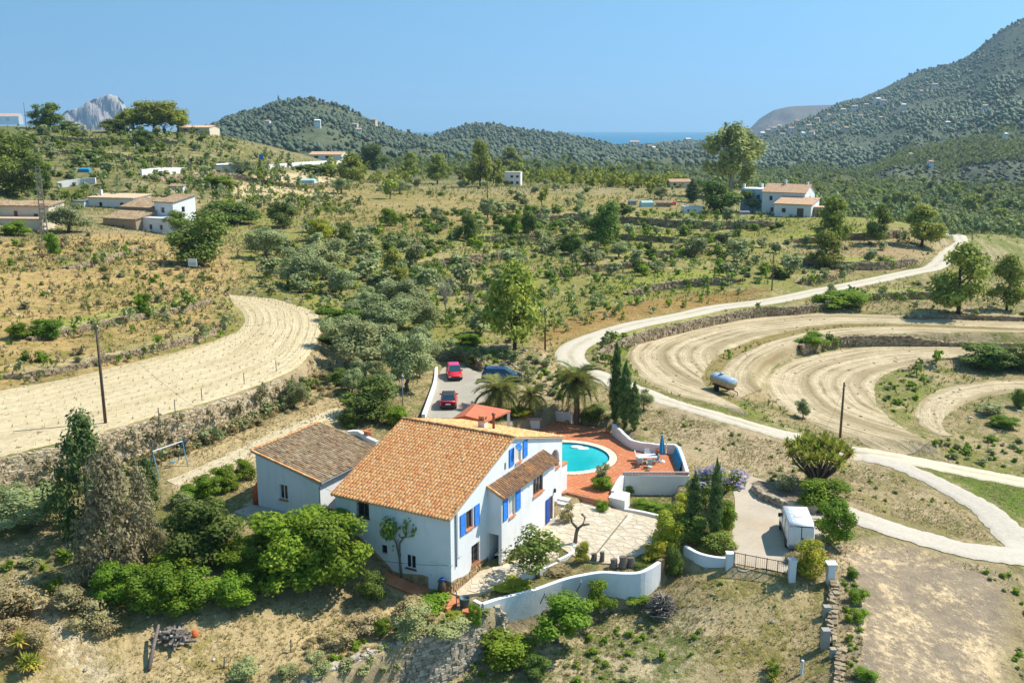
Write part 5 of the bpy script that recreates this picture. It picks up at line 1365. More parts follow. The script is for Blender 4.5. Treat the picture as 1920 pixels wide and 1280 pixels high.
def limbs(mb, base, tips, r0, r_, sag=0.0, split=.35):
 for t in tips:
  m_ = (np.array(base) * (1 - split) + np.array(t) * split) + r_.normal(0, .03, 3); m_[2] += .06
  mb.tube([tuple(base), tuple(m_), tuple(t)], [r0, r0 * .65, r0 * .25], 5, cap=False)
def make_tpl(kind, var):
 """unit plants: about 1 wide and 1 high, standing on z = 0. Returns [(part name, mesh)], materials set"""
 key = (kind, var)
 if key in TPL: return TPL[key]
 r_ = np.random.default_rng(abs(hash(key)) % 9999 if False else sum(ord(c) for c in kind) * 31 + var * 7)
 out = []
 def trunk(mat, base_r, h, lean=.03, tips=(), seg=7):
  mb = MB(); p = [(0, 0, -.06), (r_.normal(0, lean), r_.normal(0, lean), h * .5), (r_.normal(0, lean), r_.normal(0, lean), h)]
  mb.tube(p, [base_r, base_r * .8, base_r * .62], seg)
  limbs(mb, p[-1], tips, base_r * .6, r_)
  me = mb.mesh("trunk", True); me.materials.append(mat); out.append(("trunk", me))
 if kind in ('olive', 'olivelo', 'dark', 'darklo', 'green', 'greenlo', 'citrus', 'pinelo', 'grey', 'greylo', 'yellow', 'dry', 'drylo', 'straw', 'thin', 'jaca', 'cover', 'sapling'):
  lo = kind.endswith('lo')
  nc = dict(olive=15, dark=18, green=17, citrus=15, yellow=14, dry=12, straw=12, grey=10, thin=8, jaca=14, cover=12, sapling=11).get(kind, 7 if kind != 'pinelo' else 9)
  nl = dict(olive=5200, dark=5200, green=5600, citrus=3000, yellow=3600, dry=2600, straw=2000, grey=1900, thin=1300, jaca=1500, cover=2600, sapling=1500).get(kind, 420)
  sz = dict(olive=.022, dark=.024, green=.024, citrus=.025, yellow=.025, dry=.019, straw=.026, grey=.026, thin=.034, jaca=.026, cover=.030, sapling=.03).get(kind, .075)
  z0 = dict(sapling=.3, olive=.16, citrus=.24, thin=.3, jaca=.3, pinelo=.26).get(kind, .0)
  if kind == 'olivelo': z0 = .1
  cs, rs = [], []
  for k in range(nc):
   a = r_.random() * 6.283; rr = .36 * math.sqrt(r_.random())
   zz = z0 + (1 - z0) * (.14 + .72 * r_.random())
   w = 1 - ((zz - z0) / (1 - z0) - .42) ** 2 * 1.7
   q = (.13 if nc > 12 else .17) * (.75 + .55 * r_.random())
   if kind in ('thin', 'jaca', 'citrus', 'sapling'): q *= .85
   cs.append((math.cos(a) * rr * w, math.sin(a) * rr * w, min(max(zz, z0 + q * .7), 1 - q * .8))); rs.append((q * 1.12, q * 1.12, q * .88))
  if z0 < .2: cs.append((0, 0, z0 + .36)); rs.append((.30, .30, .30))
  V = leaves(cs, rs, nl, sz, r_, core=.0 if kind in ('thin', 'jaca', 'dry', 'sapling') else (.58 if kind != 'citrus' else .4), shell=.45)
  lm = {'olivelo': 'olive', 'darklo': 'dark', 'greenlo': 'green', 'citrus': 'green', 'pinelo': 'pine', 'thin': 'olive', 'sapling': 'dark', 'drylo': 'dry', 'greylo': 'grey', 'jaca': 'green', 'cover': 'green'}.get(kind, kind)
  parts = [V]
  me = leaf_mesh("crown", parts, LEAF[lm])
  if kind == 'jaca':
   tops = [(c, q) for c, q in zip(cs, rs)]
   v2 = leaves([(c[0] * 1.15, c[1] * 1.15, min(.98, c[2] + .07)) for c, q in tops], [tuple(x * .95 for x in q) for c, q in tops], 700, .034, r_, core=0)
   me2 = leaf_mesh("blossom", [v2], LEAF['purple']); out.append(("blossom", me2))
  if z0 > .05:
   tp = [tuple(np.array(c) * (.9, .9, .92)) for c in cs[:6 if not lo else 3]]
   trunk(M['barkd'] if kind in ('pinelo',) else M['bark'], .028 if kind in ('thin', 'citrus', 'jaca') else .04, z0 * (1.0 if kind != 'olive' else 1.3), .03, tp, 6 if not lo else 5)
  out.append(("crown", me))
 elif kind in ('pine', 'umbrella', 'euca'):
  nc = 40 if kind != 'euca' else 34
  cs, rs = [], []
  for k in range(nc):
   a = r_.random() * 6.283
   if kind == 'umbrella':
    zz = .34 + .5 * r_.random(); rr = .40 * math.sqrt(r_.random()) * (1.1 - .5 * abs(zz - .55)); q = .13 + .05 * r_.random(); rs.append((q * 1.1, q * 1.1, q))
   elif kind == 'pine':
    f = r_.random(); zz = .2 + .74 * f; rr = (.43 * (1 - (f - .25) ** 2 * 1.2) - .10 * f) * (.3 + .7 * r_.random()); q = .105 + .055 * r_.random(); rs.append((q * 1.25, q * 1.25, q * .75))
   else:
    f = r_.random(); zz = .3 + .64 * f; rr = .42 * (1 - (f - .4) ** 2 * 1.8) * (.3 + .7 * r_.random()); q = .075 + .06 * r_.random(); rs.append((q, q, q * 1.15))
   cs.append((math.cos(a) * rr, math.sin(a) * rr, zz))
  V = leaves(cs, rs, 4200, .027, r_, core=.5 if kind != 'euca' else .0, shell=.3, aspect=1.2)
  tp = [tuple(c) for c in cs[:12]]
  mb = MB(); ln = r_.normal(0, .03, 2)
  top = (ln[0], ln[1], .62 if kind != 'umbrella' else .5)
  mb.tube([(0, 0, -.05), (ln[0] * .3, ln[1] * .6, .3), top], [.035, .026, .016], 7)
  for c in tp:
   zb = max(.16, c[2] - .22 - .1 * r_.random()); zb = min(zb, top[2])
   b0 = np.array([ln[0] * zb / top[2], ln[1] * zb / top[2], zb])
   mb.tube([tuple(b0), tuple((b0 + np.array(c)) / 2 + [0, 0, .02]), c], [.014, .009, .004], 4, cap=False)
  me = mb.mesh("trunk", True); me.materials.append(M['barkd'] if kind != 'euca' else M['barkp']); out.append(("trunk", me))
  out.append(("crown", leaf_mesh("crown", [V], LEAF['pine' if kind != 'euca' else 'euca'])))
 elif kind == 'cypress':
  cs, rs = [], []
  for k in range(30):
   f = (k + .5) / 30; w = .30 * (math.sin(min(1, f * 1.7 + .18) * math.pi * .5)) * (1 - f ** 3.2) + .03; w *= 1.15
   a = k * 2.4; cs.append((math.cos(a) * w * .55, math.sin(a) * w * .55, .04 + .93 * f)); rs.append((w * .85, w * .85, .06))
  V = leaves(cs, rs, 4200, .026, r_, core=.75, shell=.6, aspect=.8)
  mb = MB(); mb.tube([(0, 0, -.05), (0, 0, .2)], [.05, .04], 6); me = mb.mesh("trunk", True); me.materials.append(M['barkd']); out.append(("trunk", me))
  out.append(("crown", leaf_mesh("crown", [V], LEAF['cypress'])))
 elif kind in ('conifer', 'deadconifer'):
  cs, rs = [], []
  for k in range(30):
   f = (k + .5) / 30; w = .42 * (1 - f) ** .7 * min(1, .35 + f * 4) + .02
   a = k * 2.4 + r_.random(); q = .10 + .06 * (1 - f)
   rr = w * (.45 + .55 * r_.random()); cs.append((math.cos(a) * rr, math.sin(a) * rr, .05 + .9 * f)); rs.append((q, q, q * .9))
  V = leaves(cs, rs, 5600, .0155, r_, core=.45 if kind == 'conifer' else .0, shell=.2, aspect=1.4)
  mb = MB(); mb.tube([(0, 0, -.05), (0, 0, .5), (.01, 0, .93)], [.035, .022, .006], 6)
  for c in cs[::2]: mb.tube([(0, 0, max(.05, c[2] - .1)), tuple(c)], [.010, .003], 4, cap=False)
  me = mb.mesh("trunk", True); me.materials.append(M['bark']); out.append(("trunk", me))
  out.append(("crown", leaf_mesh("crown", [V], LEAF['cypress' if kind == 'conifer' else 'dry'])))
 elif kind == 'bare':
  mb = MB(); mb.tube([(0, 0, -.05), (.02, 0, .35), (0, .02, .6)], [.035, .026, .018], 6)
  for k in range(26):
   a = r_.random() * 6.28; z = .25 + .35 * r_.random(); t = np.array([math.cos(a) * (.2 + .3 * r_.random()), math.sin(a) * (.2 + .3 * r_.random()), .6 + .4 * r_.random()])
   mb.tube([(0, 0, z), tuple(t * (.5, .5, 1) * .6 + np.array([0, 0, z * .4])), tuple(t)], [.013, .008, .003], 4, cap=False)
   for q in range(3): mb.tube([tuple(t * .8), tuple(t + r_.normal(0, .09, 3))], [.005, .002], 3, cap=False)
  me = mb.mesh("branches", True); me.materials.append(M['barkp']); out.append(("branches", me))
 TPL[key] = out
 return out
NAMES = dict(olive='olive_tree', olivelo='olive_tree', dark='evergreen_shrub', darklo='evergreen_shrub', green='leafy_shrub', greenlo='leafy_shrub', citrus='citrus_tree', pine='pine_tree', pinelo='pine_tree', grey='scrub_bush',
             greylo='scrub_bush', yellow='climbing_hedge', dry='dry_bush', drylo='dry_bush', straw='dry_grass_clump', thin='young_tree', sapling='young_tree', jaca='jacaranda_tree', cover='garden_shrub', umbrella='umbrella_pine', euca='eucalyptus_tree', cypress='cypress_tree', conifer='conifer_tree', deadconifer='dried_conifer', bare='bare_tree')
CATS = dict(olive='tree', olivelo='tree', citrus='tree', pine='tree', pinelo='tree', thin='tree', sapling='tree', jaca='tree', umbrella='tree', euca='tree', cypress='tree', conifer='tree', deadconifer='tree', bare='tree', yellow='hedge', straw='dry grass')
NV = 4
PLACED = []
def plant_at(kind, p, W, Ht, label, group=None, var=None, name=None, cat=None):
 tp = make_tpl(kind, rnd.randrange(NV) if var is None else var)
 nm = name or NAMES[kind]; ct = cat or CATS.get(kind, 'shrub')
 rz = rnd.random() * 6.28
 if len(tp) == 1:
  o = link(nm, tp[0][1], None)
 else:
  o = empty(nm, (0, 0, 0))
  for pn, me in tp: link(pn, me, None, o)
 o.location = (p[0], p[1], p[2]); o.rotation_euler = (0, 0, rz); o.scale = (W, W, Ht)
 tag(o, label, ct, group)
 PLACED.append((p[0], p[1], W))
 return o
def plant(kind, u, v, w, h, label, group=None, **kw):
 """w, h: size in the picture of the photograph, turned into metres at that distance"""
 p = G(u, v); k = depth(p) / FPX
 dep = math.atan2(CAMZ - p[2], math.hypot(p[0], p[1]))
 W = w * k * (.97 if kind != 'cypress' else .62)
 Ht = max(.3 * h * k, (h * k - W * .55 * math.sin(dep)) / math.cos(dep)) if kind not in ('cypress', 'conifer', 'pine') else h * k / math.cos(dep) * .97
 if kind in ('green', 'dark', 'cover', 'yellow', 'citrus', 'straw', 'dry', 'greenlo', 'darklo', 'conifer', 'deadconifer'): W *= 1.14; Ht *= 1.18
 if kind in ('olive', 'olivelo', 'dark', 'darklo', 'green', 'greenlo', 'grey', 'greylo', 'yellow', 'dry', 'drylo', 'straw', 'cover'):
  q = p[:2] / np.hypot(*p[:2]) * (np.hypot(*p[:2]) + W * .36); p = np.array([q[0], q[1], hz(*q)])
 return plant_at(kind, p, W, Ht, label, group, **kw)
# --- the garden round the house, plant by plant
for t in [
 ('conifer', 172, 1010, 160, 205, "dark green conifer with pointed top at the left of the garden"),
 ('deadconifer', 215, 1085, 165, 235, "tall half dead brown conifer beside the dark green one"),
 ('deadconifer', 272, 1050, 85, 165, "smaller brown dried conifer near the vine hedge"),
 ('conifer', 280, 955, 60, 85, "short dark green conifer between the dried tree and the vine hedge"),
 ('olive', 60, 1015, 165, 105, "grey green olive tree at the left edge beside the dried conifer"),
 ('olive', 20, 960, 80, 60, "small olive bush behind the olive tree at the left edge"),
 ('dark', 385, 1085, 150, 130, "large dull green shrub in the middle of the left garden"),
 ('grey', 350, 985, 70, 70, "thin greyish shrub behind the large dull green shrub"),
 ('green', 225, 1160, 105, 90, "fresh green shrub at the left end of the row by the log pile"), ('green', 295, 1182, 115, 105, "fresh green shrub just behind the log pile"),
 ('green', 365, 1175, 110, 95, "fresh green shrub right of the log pile"), ('green', 440, 1165, 100, 75, "fresh green shrub at the right end of the row, above the low wall"), ('cover', 330, 1105, 100, 60, "lower green shrub behind the row by the log pile"),
 ('green', 545, 1140, 170, 150, "big fresh green shrub left of the house front"), ('green', 635, 1145, 160, 150, "biggest fresh green shrub, nearest to the shaded house front"), ('green', 472, 1115, 95, 80, "green shrub between the dull green shrub and the big bright ones"), ('cover', 430, 1070, 85, 60, "looser green shrub right of the large dull green one"), ('green', 515, 1050, 105, 75, "rounded green shrub by the corner of the annex paving"),
 ('green', 610, 1060, 120, 85, "green shrub between the annex corner and the big green shrubs"), ('dark', 700, 1140, 60, 60, "small dark shrub at the foot of the house steps"), 
 ('green', 350, 955, 60, 45, "leftmost clump of the vine hedge below the swing"), ('green', 388, 942, 62, 48, "second clump from the left of the vine hedge below the swing"), ('green', 425, 925, 58, 48, "third clump of the vine hedge below the swing"), ('green', 460, 905, 46, 45, "last clump of the vine hedge, touching the annex"),
 ('straw', 40, 1175, 110, 75, "rust coloured dry grass clump left of the pale footpath"), ('straw', 15, 1240, 90, 70, "rust coloured dry grass at the bottom left corner"), ('straw', 70, 1235, 70, 55, "dry grass clump beside the two yuccas"), ('straw', 130, 1165, 80, 60, "dry grass clump right of the pale footpath"),
 ('straw', 175, 1195, 80, 60, "dry grass clump in front of the fresh green row"), ('dry', 150, 1110, 80, 50, "dry brown bush at the shaded ground under the conifer"), ('straw', 205, 1205, 60, 40, "small straw coloured clump left of the log pile"),
 ('sapling', 755, 1085, 92, 150, "slender young tree against the shaded house front"),
 ('grey', 460, 1285, 80, 62, "grey green bush at the bottom edge right of the fence post"), ('grey', 540, 1280, 60, 35, "low grey bush at the bottom edge by the stone wall"), ('green', 720, 1200, 40, 36, "small green bush above the stone wall"),
 ('straw', 690, 1200, 70, 50, "straw coloured bush on top of the stone wall"), ('straw', 770, 1175, 80, 50, "dry bush on the bank below the tiled path"), ('straw', 640, 1225, 60, 40, "dry bush near the left end of the stone wall"), ('cover', 810, 1160, 85, 40, "green grassy shrub below the tiled path"), ('yellow', 850, 1185, 50, 30, "yellow green tuft above the stone wall"),
 ('green', 890, 1212, 28, 44, "narrow green plant against the stone wall"), ('grey', 775, 1290, 90, 85, "grey green broom bush below the stone wall"), ('grey', 850, 1285, 110, 65, "wide grey broom bush at the bottom edge"), ('cover', 950, 1275, 120, 75, "bright green bush at the bottom, below the wavy wall"), ('dark', 1005, 1285, 60, 50, "dark green bush at the bottom edge by the lemon tree shade"), ('grey', 600, 1290, 60, 60, "pale bush at the left foot of the stone wall"),
 ('citrus', 1045, 1205, 138, 112, "bright green lemon tree in front of the wavy white wall"), ('citrus', 1128, 1166, 76, 80, "smaller lemon tree right of the first one at the wavy wall"), ('cover', 1200, 1150, 50, 22, "low green weeds at the foot of the wavy wall"),
 ('sapling', 1010, 1082, 140, 120, "loquat tree standing on the flagstone court below the bay"), ('yellow', 1090, 1062, 36, 42, "round yellow green bush by the white kerb"), ('cover', 1128, 962, 30, 24, "small round bush alone on the flagstones"),
 ('thin', 1130, 915, 40, 55, "small reddish young tree at the edge of the pool tiles"), ('green', 1128, 934, 46, 34, "green bush beside the white stepped wall"), ('cover', 1210, 960, 52, 22, "left part of the bright green planting below the parapet"), ('cover', 1242, 968, 46, 24, "right part of the bright green planting below the parapet"), ('green', 1178, 930, 22, 20, "little green plant in the white planter"), ('straw', 1062, 985, 30, 45, "dry brown shrub near the pruned tree"),
 ('cypress', 1338, 1022, 56, 165, "slim dark cypress in front of the jacaranda, the taller one"), ('cypress', 1299, 1012, 62, 130, "shorter dark cypress left of the slim one"), ('jaca', 1346, 956, 122, 104, "jacaranda tree with lilac blossom by the concrete court"), ('dark', 1297, 1032, 84, 70, "dark green shrub under the two cypresses"), ('dark', 1345, 1045, 78, 48, "dark low shrub spilling over the white gate wall"), ('dark', 1262, 1090, 36, 60, "ivy hanging down the stone side wall"),
 ('yellow', 1270, 1015, 68, 66, "yellow green climber, far end of the hedge along the flagstones"), ('yellow', 1248, 1052, 84, 84, "yellow green climber, near end of the hedge along the flagstones"), ('green', 1302, 965, 62, 66, "leafy green shrub at the far foot of the jacaranda"), ('green', 1356, 1010, 56, 64, "leafy green shrub right of the slim cypress"), ('yellow', 1226, 1062, 56, 46, "yellow green climber hanging over the corner of the wavy wall"), ('yellow', 1281, 985, 56, 56, "yellow green climber between the hedge and the cypresses"), ('yellow', 960, 1118, 90, 22, "trailing plants along the left half of the wavy wall top"), ('dark', 1200, 1068, 70, 20, "green plants along the right half of the wavy wall top"), ('straw', 1050, 1080, 70, 24, "dry planting on top of the wavy wall"),
 ('green', 1540, 968, 100, 70, "green carob bush behind the white van"), ('green', 1562, 1035, 88, 90, "rounded carob bush at the side of the white van"), ('thin', 1480, 930, 58, 52, "thin grey tree on the raised stone bed"), ('yellow', 1515, 1105, 85, 80, "yellow green bush between the two gate piers"), ('straw', 1500, 1065, 60, 30, "sparse dry bush in front of the van"),
 ('cover', 1596, 1090, 26, 26, "small green bush at the top of the bank by the gate"), ('cover', 1607, 1140, 44, 34, "green bush halfway down the bank right of the stone fence"), ('cover', 1612, 1172, 36, 28, "green bush low on the bank right of the stone fence"), ('cover', 1592, 1205, 16, 16, "tiny bush on the bank edge"), ('cover', 1625, 1285, 46, 30, "green bush at the bottom edge right of the stone fence"), ('cover', 1450, 1275, 26, 28, "little green weed at the bottom of the meadow"),
 ('olive', 690, 705, 150, 120, "grey green olive in the middle of the grove behind the annex"), ('olive', 640, 670, 100, 90, "olive at the left side of the grove, by the ploughed strip"), ('olive', 765, 745, 120, 130, "olive at the right side of the grove beside the yard wall"), ('dark', 700, 800, 115, 85, "dark green bush behind the annex roof"), ('dark', 655, 805, 50, 40, "small dark bush between annex roof and grove"), ('green', 742, 806, 60, 40, "fresh green bush behind the ridge of the house"),
 ('olive', 790, 690, 85, 95, "olive nearest to the first red car"), ('olive', 730, 640, 140, 95, "wide olive at the back of the grove"), ('olive', 785, 625, 90, 75, "small olive at the back right of the grove"), ('green', 640, 618, 90, 40, "bright green shrub at the bend of the ploughed strip"), ('olive', 760, 590, 110, 80, "olive behind the grove toward the pasture"), ('olive', 685, 610, 90, 60, "olive between bright shrub and pasture"), ('olive', 660, 745, 60, 60, "small olive at the lower left of the grove"),
 ('olive', 552, 772, 64, 66, "single round olive bush on the dirt path behind the annex"),  ('bare', 835, 600, 42, 85, "bare grey tree beside the grove"), ('bare', 880, 590, 30, 50, "small bare tree left of the tall pine"),
 ('grey', 860, 680, 50, 30, "grey bush on the bank above the red car"), ('dark', 890, 690, 40, 26, "dark bush on the bank above the parking yard"), ('green', 800, 640, 30, 26, "bright bush right of the grove"), ('green', 880, 650, 60, 26, "green weeds above the yard bank"), ('grey', 990, 720, 40, 45, "thin grey shrub right of the blue car"),
 ('dark', 1115, 806, 66, 42, "dark rounded hedge between palm and cypresses"), ('cypress', 1153, 797, 50, 160, "tallest cypress of the three by the pool"), ('cypress', 1171, 801, 54, 128, "middle cypress of the three by the pool"), ('cypress', 1188, 807, 50, 95, "shortest cypress of the three by the pool"), ('yellow', 975, 803, 62, 24, "yellow green hedge behind the roof chimney"), ('olive', 1207, 775, 44, 48, "small grey olive right of the cypresses"), ('yellow', 925, 790, 40, 18, "yellow green creeper beside the red pavilion roof"),
 ('olive', 1505, 787, 42, 42, "lone olive bush between the track and the ploughed bend"), ('green', 1520, 666, 62, 34, "bright green bush on the wall between two ploughed strips"), ('dark', 1850, 703, 120, 56, "large dark green thicket at the right edge of the fields"), ('dark', 1905, 700, 90, 50, "dark green thicket touching the right edge of the picture"), ('green', 1880, 808, 60, 26, "bright green bush low at the right edge"), ('grey', 1865, 785, 70, 34, "grey scrub above the bright green bush at the right edge"), ('dark', 1912, 768, 40, 40, "dark bush at the right edge above the grey scrub"),
 ('pine', 1797, 590, 125, 138, "big round pine standing on the field bank"), ('pine', 1887, 582, 80, 108, "second pine on the field bank, at the right edge"), ('pine', 1547, 503, 70, 72, "round pine below the farmhouse on the terraces"), ('pine', 1560, 462, 80, 95, "pine just below the right farmhouse"), ('pine', 1648, 458, 56, 76, "slim pine right of the farmhouse on the dry slope"), ('pine', 1727, 462, 92, 80, "leaning pine beside the upper bend of the track"),
 ('green', 1580, 586, 110, 34, "green thicket on the bank under the track"), ('grey', 1555, 560, 26, 30, "small bush at the road edge above the thicket"), ('euca', 1370, 374, 142, 138, "tall eucalyptus towering behind the right farmhouse"), ('dark', 1345, 402, 90, 58, "dark round tree left of the right farmhouse"), ('dark', 1415, 400, 70, 46, "dark shrub in front of the right farmhouse"), ('green', 1450, 398, 40, 40, "green bush against the right farmhouse"), ('cypress', 1298, 380, 52, 46, "small dark cypress left of the right farmhouse"), ('olive', 1240, 375, 40, 26, "olive beside the sheds"),
 ('umbrella', 250, 247, 62, 46, "left umbrella pine of the trio on the left crest"), ('umbrella', 290, 249, 92, 62, "largest umbrella pine, middle of the trio on the left crest"), ('umbrella', 334, 249, 52, 46, "right umbrella pine of the trio on the left crest"), ('dark', 88, 245, 66, 44, "dark tree on the left crest beside the rock island"), ('dark', 215, 250, 60, 22, "dark hedge on the crest below the umbrella pines"), ('dark', 130, 249, 50, 18, "low dark hedge on the crest left of the rock"),
 ('dark', 30, 380, 110, 112, "big dark tree at the left edge behind the ruin"), ('dark', 85, 365, 40, 50, "dark tree beside the pylon"), ('olive', 130, 440, 95, 62, "olive in front of the ruined house"), ('dark', 380, 505, 130, 100, "large dull green carob on the left slope"), ('dark', 330, 440, 60, 40, "dark shrub beside the left farmhouse"), ('dark', 430, 425, 120, 45, "dark hedge behind the carob on the left slope"), ('dark', 530, 430, 62, 46, "round dark shrub right of the dark hedge"), ('olive', 500, 490, 90, 70, "olive right of the carob on the left slope"), ('yellow', 600, 455, 70, 40, "yellowish shrub among the olives in the middle left"), ('dark', 650, 470, 50, 50, "dark round shrub beside the yellowish one"),
 ('olive', 570, 545, 110, 90, "big olive at the near end of the left grove"), ('olive', 620, 510, 90, 70, "olive in the middle of the left grove"), ('olive', 640, 560, 80, 60, "olive above the ploughed bend"), ('green', 100, 480, 30, 40, "narrow green bush on the left slope under the pylon"), ('green', 270, 590, 36, 34, "round green bush above the pale ploughed strip"), ('green', 90, 640, 70, 40, "green bush on the bank at the left edge"), ('green', 35, 640, 50, 34, "green bush touching the left edge above the strip"), ('green', 30, 445, 60, 30, "light green bush below the ruin"),
 ('dark', 1130, 470, 72, 85, "dark dense tree on the middle terraces"), ('dark', 1070, 480, 52, 40, "round bush left of the dark dense tree"), ('olive', 1160, 485, 50, 36, "olive in front of the dark dense tree"), ('dark', 880, 455, 46, 55, "dark tree left on the terrace wall in the middle"), ('green', 960, 450, 40, 40, "fresh green tree on the terrace wall in the middle"), ('olive', 915, 410, 40, 40, "round olive above the middle terrace wall"), ('dark', 990, 440, 46, 50, "dark tree right on the terrace wall in the middle"), ('olive', 820, 420, 36, 36, "olive at the edge of the vineyard"), ('green', 730, 425, 44, 34, "light green bush in the vineyard"),
 ('pine', 740, 540, 60, 75, "young pine behind the olive grove"), ('pine', 900, 350, 60, 88, "tall pine standing above the white tower house"), ('pine', 955, 325, 50, 50, "brownish pine behind the white tower house"), ('pine', 660, 345, 60, 60, "pine right of the orange roofed house"), ('pine', 820, 345, 50, 55, "round pine left of the tower house"), ('pine', 770, 335, 46, 50, "round pine beside another round one on the crest"), ('dark', 700, 320, 60, 50, "dark pine clump on the crest by the road"),
 ('darklo', 600, 330, 90, 24, "flat topped dark hedge by the main road"), ('green', 400, 355, 90, 22, "row of green trees beside the sandy plot"), ('olive', 455, 335, 60, 30, "olive beside the white road barrier"), ('dark', 180, 305, 60, 20, "dark bush on the left crest slope"), ('dark', 270, 275, 44, 26, "olive bush on the upper left slope"), ('olive', 640, 365, 50, 34, "olive beside the green tarp"), ('olive', 750, 365, 40, 30, "olive on the crest road"),
]:
 plant(*t)
plant('pine', 965, 655, 124, 168, "tall olive green pine in the middle of the valley", name='pine_tree', cat='tree', var=3)
# --- date palms
def frond(seed, L=1.0):
 r_ = random.Random(seed); V, F, T = [], [], []
 N = 9; w = .012
 pts = []
 for i in range(N + 1):
  t = i / N; pts.append(np.array([L * (t * (1 - .18 * t)), 0, L * (.55 * t - .95 * t * t)]))
 for i in range(N):
  a, b = pts[i], pts[i + 1]; k = len(V)
  V += [a + [0, w, 0], a - [0, w, 0], b - [0, w * .7, 0], b + [0, w * .7, 0]]; F.append([k, k + 1, k + 2, k + 3]); T.append(.6)
 for i in range(2, 26):
  t = i / 26; q = pts[min(int(t * N), N - 1)] * (1 - (t * N) % 1) + pts[min(int(t * N) + 1, N)] * ((t * N) % 1)
  ll = L * .30 * math.sin(math.pi * min(1, .25 + t * .72)) + .04
  for s in (1, -1):
   d = np.array([.55, s * .8, -.28 + r_.gauss(0, .08)]); d /= np.linalg.norm(d)
   n_ = np.array([.02, 0, 0]) * L
   k = len(V); V += [q - n_, q + n_, q + d * ll]; F.append([k, k + 1, k + 2]); T.append(r_.random())
 me = mesh_np("frond", np.array(V), F, False, {"tint": ('FACE', np.array(T))}); me.materials.append(LEAF['palm']); return me
FR = [frond(k) for k in range(5)]
def palm(u, v, hpx, rpx, label, n_=44, trunk_r=.30):
 p = G(u, v); k = depth(p) / FPX; dep = math.atan2(CAMZ - p[2], math.hypot(p[0], p[1]))
 hh = hpx * k / math.cos(dep); L = rpx * k * 1.15
 o = empty("date_palm", tuple(p), 0, label, "palm", "date palms behind the house")
 mb = MB(); prof = []
 for i in range(15):
  z = -.2 + (hh + .25) * i / 14; prof += [(trunk_r * (1.02 - .2 * i / 14 + (.05 if i % 2 else 0)), z)]
 prof.append((trunk_r * 1.4, hh + .1)); prof.append((.05, hh + .5))
 mb.lathe(prof, (0, 0, 0), 9); mb.build("trunk", M['palmbark'], o, False)
 for i in range(n_):
  f = link("frond", FR[i % 5], None, o); e = (i / n_)
  f.location = (0, 0, hh + .25 - .25 * e); f.rotation_euler = (rnd.gauss(0, .12), R(-52 + 92 * e + rnd.gauss(0, 7)), i * 2.399 + rnd.gauss(0, .15))
  s = L * (.8 + .3 * rnd.random()); f.scale = (s, s, s)
 return o
palm(1081, 797, 78, 54, "tall date palm with thick trunk beside the pool terrace", 50)
palm(936, 775, 40, 54, "short date palm in front of the blue car", 40)
palm(996, 775, 30, 38, "small date palm between the red pavilion and the tall palm", 34)
# --- yucca tree and rosettes
def rosette(seed, n_=40):
 r_ = np.random.default_rng(seed); V, F, T = [], [], []
 for i in range(n_):
  a = i * 2.4; el = R(85 - 120 * (i / n_) + r_.normal(0, 6))
  d = np.array([math.cos(a) * math.cos(el), math.sin(a) * math.cos(el), math.sin(el)]); s = np.cross(d, [0, 0, 1.]); s /= np.linalg.norm(s) + 1e-6
  k = len(V); V += [s * .06, -s * .06, d * .5 - s * .10, d * .5 + s * .10, d * (1.0 + .1 * r_.normal()) + np.array([0, 0, -.08])]
  F += [[k, k + 1, k + 2, k + 3], [k + 3, k + 2, k + 4]]; t = .2 + .5 * r_.random() if i < n_ * .8 else 1.0; T += [t, t]
 me = mesh_np("leaf_rosette", np.array(V), F, False, {"tint": ('FACE', np.array(T))}); me.materials.append(LEAF['yucca']); return me
RO = [rosette(k) for k in range(4)]
def yucca(p, H_, W, n_, rs, label, tr=.14):
 o = empty("yucca_tree", tuple(p), 0, label, "yucca")
 mb = MB(); heads = []
 for i in range(n_):
  a = i * 2.399; rr = W * .5 * math.sqrt((i + .3) / n_); z = H_ * (.97 - .36 * (rr / (W * .5)) ** 2 * rnd.uniform(.3, 1.1) - .08 * rnd.random())
  c = (math.cos(a) * rr, math.sin(a) * rr, z); heads.append(c)
  mb.tube([(math.cos(a) * .1, math.sin(a) * .1, -.1), (c[0] * .35, c[1] * .35, z * .38), (c[0] * .8, c[1] * .8, z * .72), c], [tr, tr * .8, tr * .6, tr * .5], 5)
 mb.build("trunk", M['bark'], o, True)
 for i, c in enumerate(heads):
  f = link("leaf_rosette", RO[i % 4], None, o); f.location = c; s = rs * rnd.uniform(.8, 1.2); f.scale = (s, s, s); f.rotation_euler = (c[1] * -.12, c[0] * .12, rnd.random() * 6)
p = G(1532, 915); k = depth(p) / FPX
yucca(p, 96 * k, 122 * k, 46, .78, "large many stemmed yucca tree behind the green carob bushes")
p = G(38, 1240); yucca(p, 1.6, .2, 1, .9, "single yucca with a bare stem in the dry grass, bottom left", .1)
p = G(52, 1262); yucca(p, .8, .9, 4, .6, "low yellowish yucca cluster beside the taller yucca", .08)
p = G(1445, 1255); yucca(p, .5, .2, 1, .5, "small yucca in the meadow, upper one", .06)
p = G(1446, 1278); yucca(p, .4, .2, 1, .5, "small yucca at the bottom of the meadow", .06)
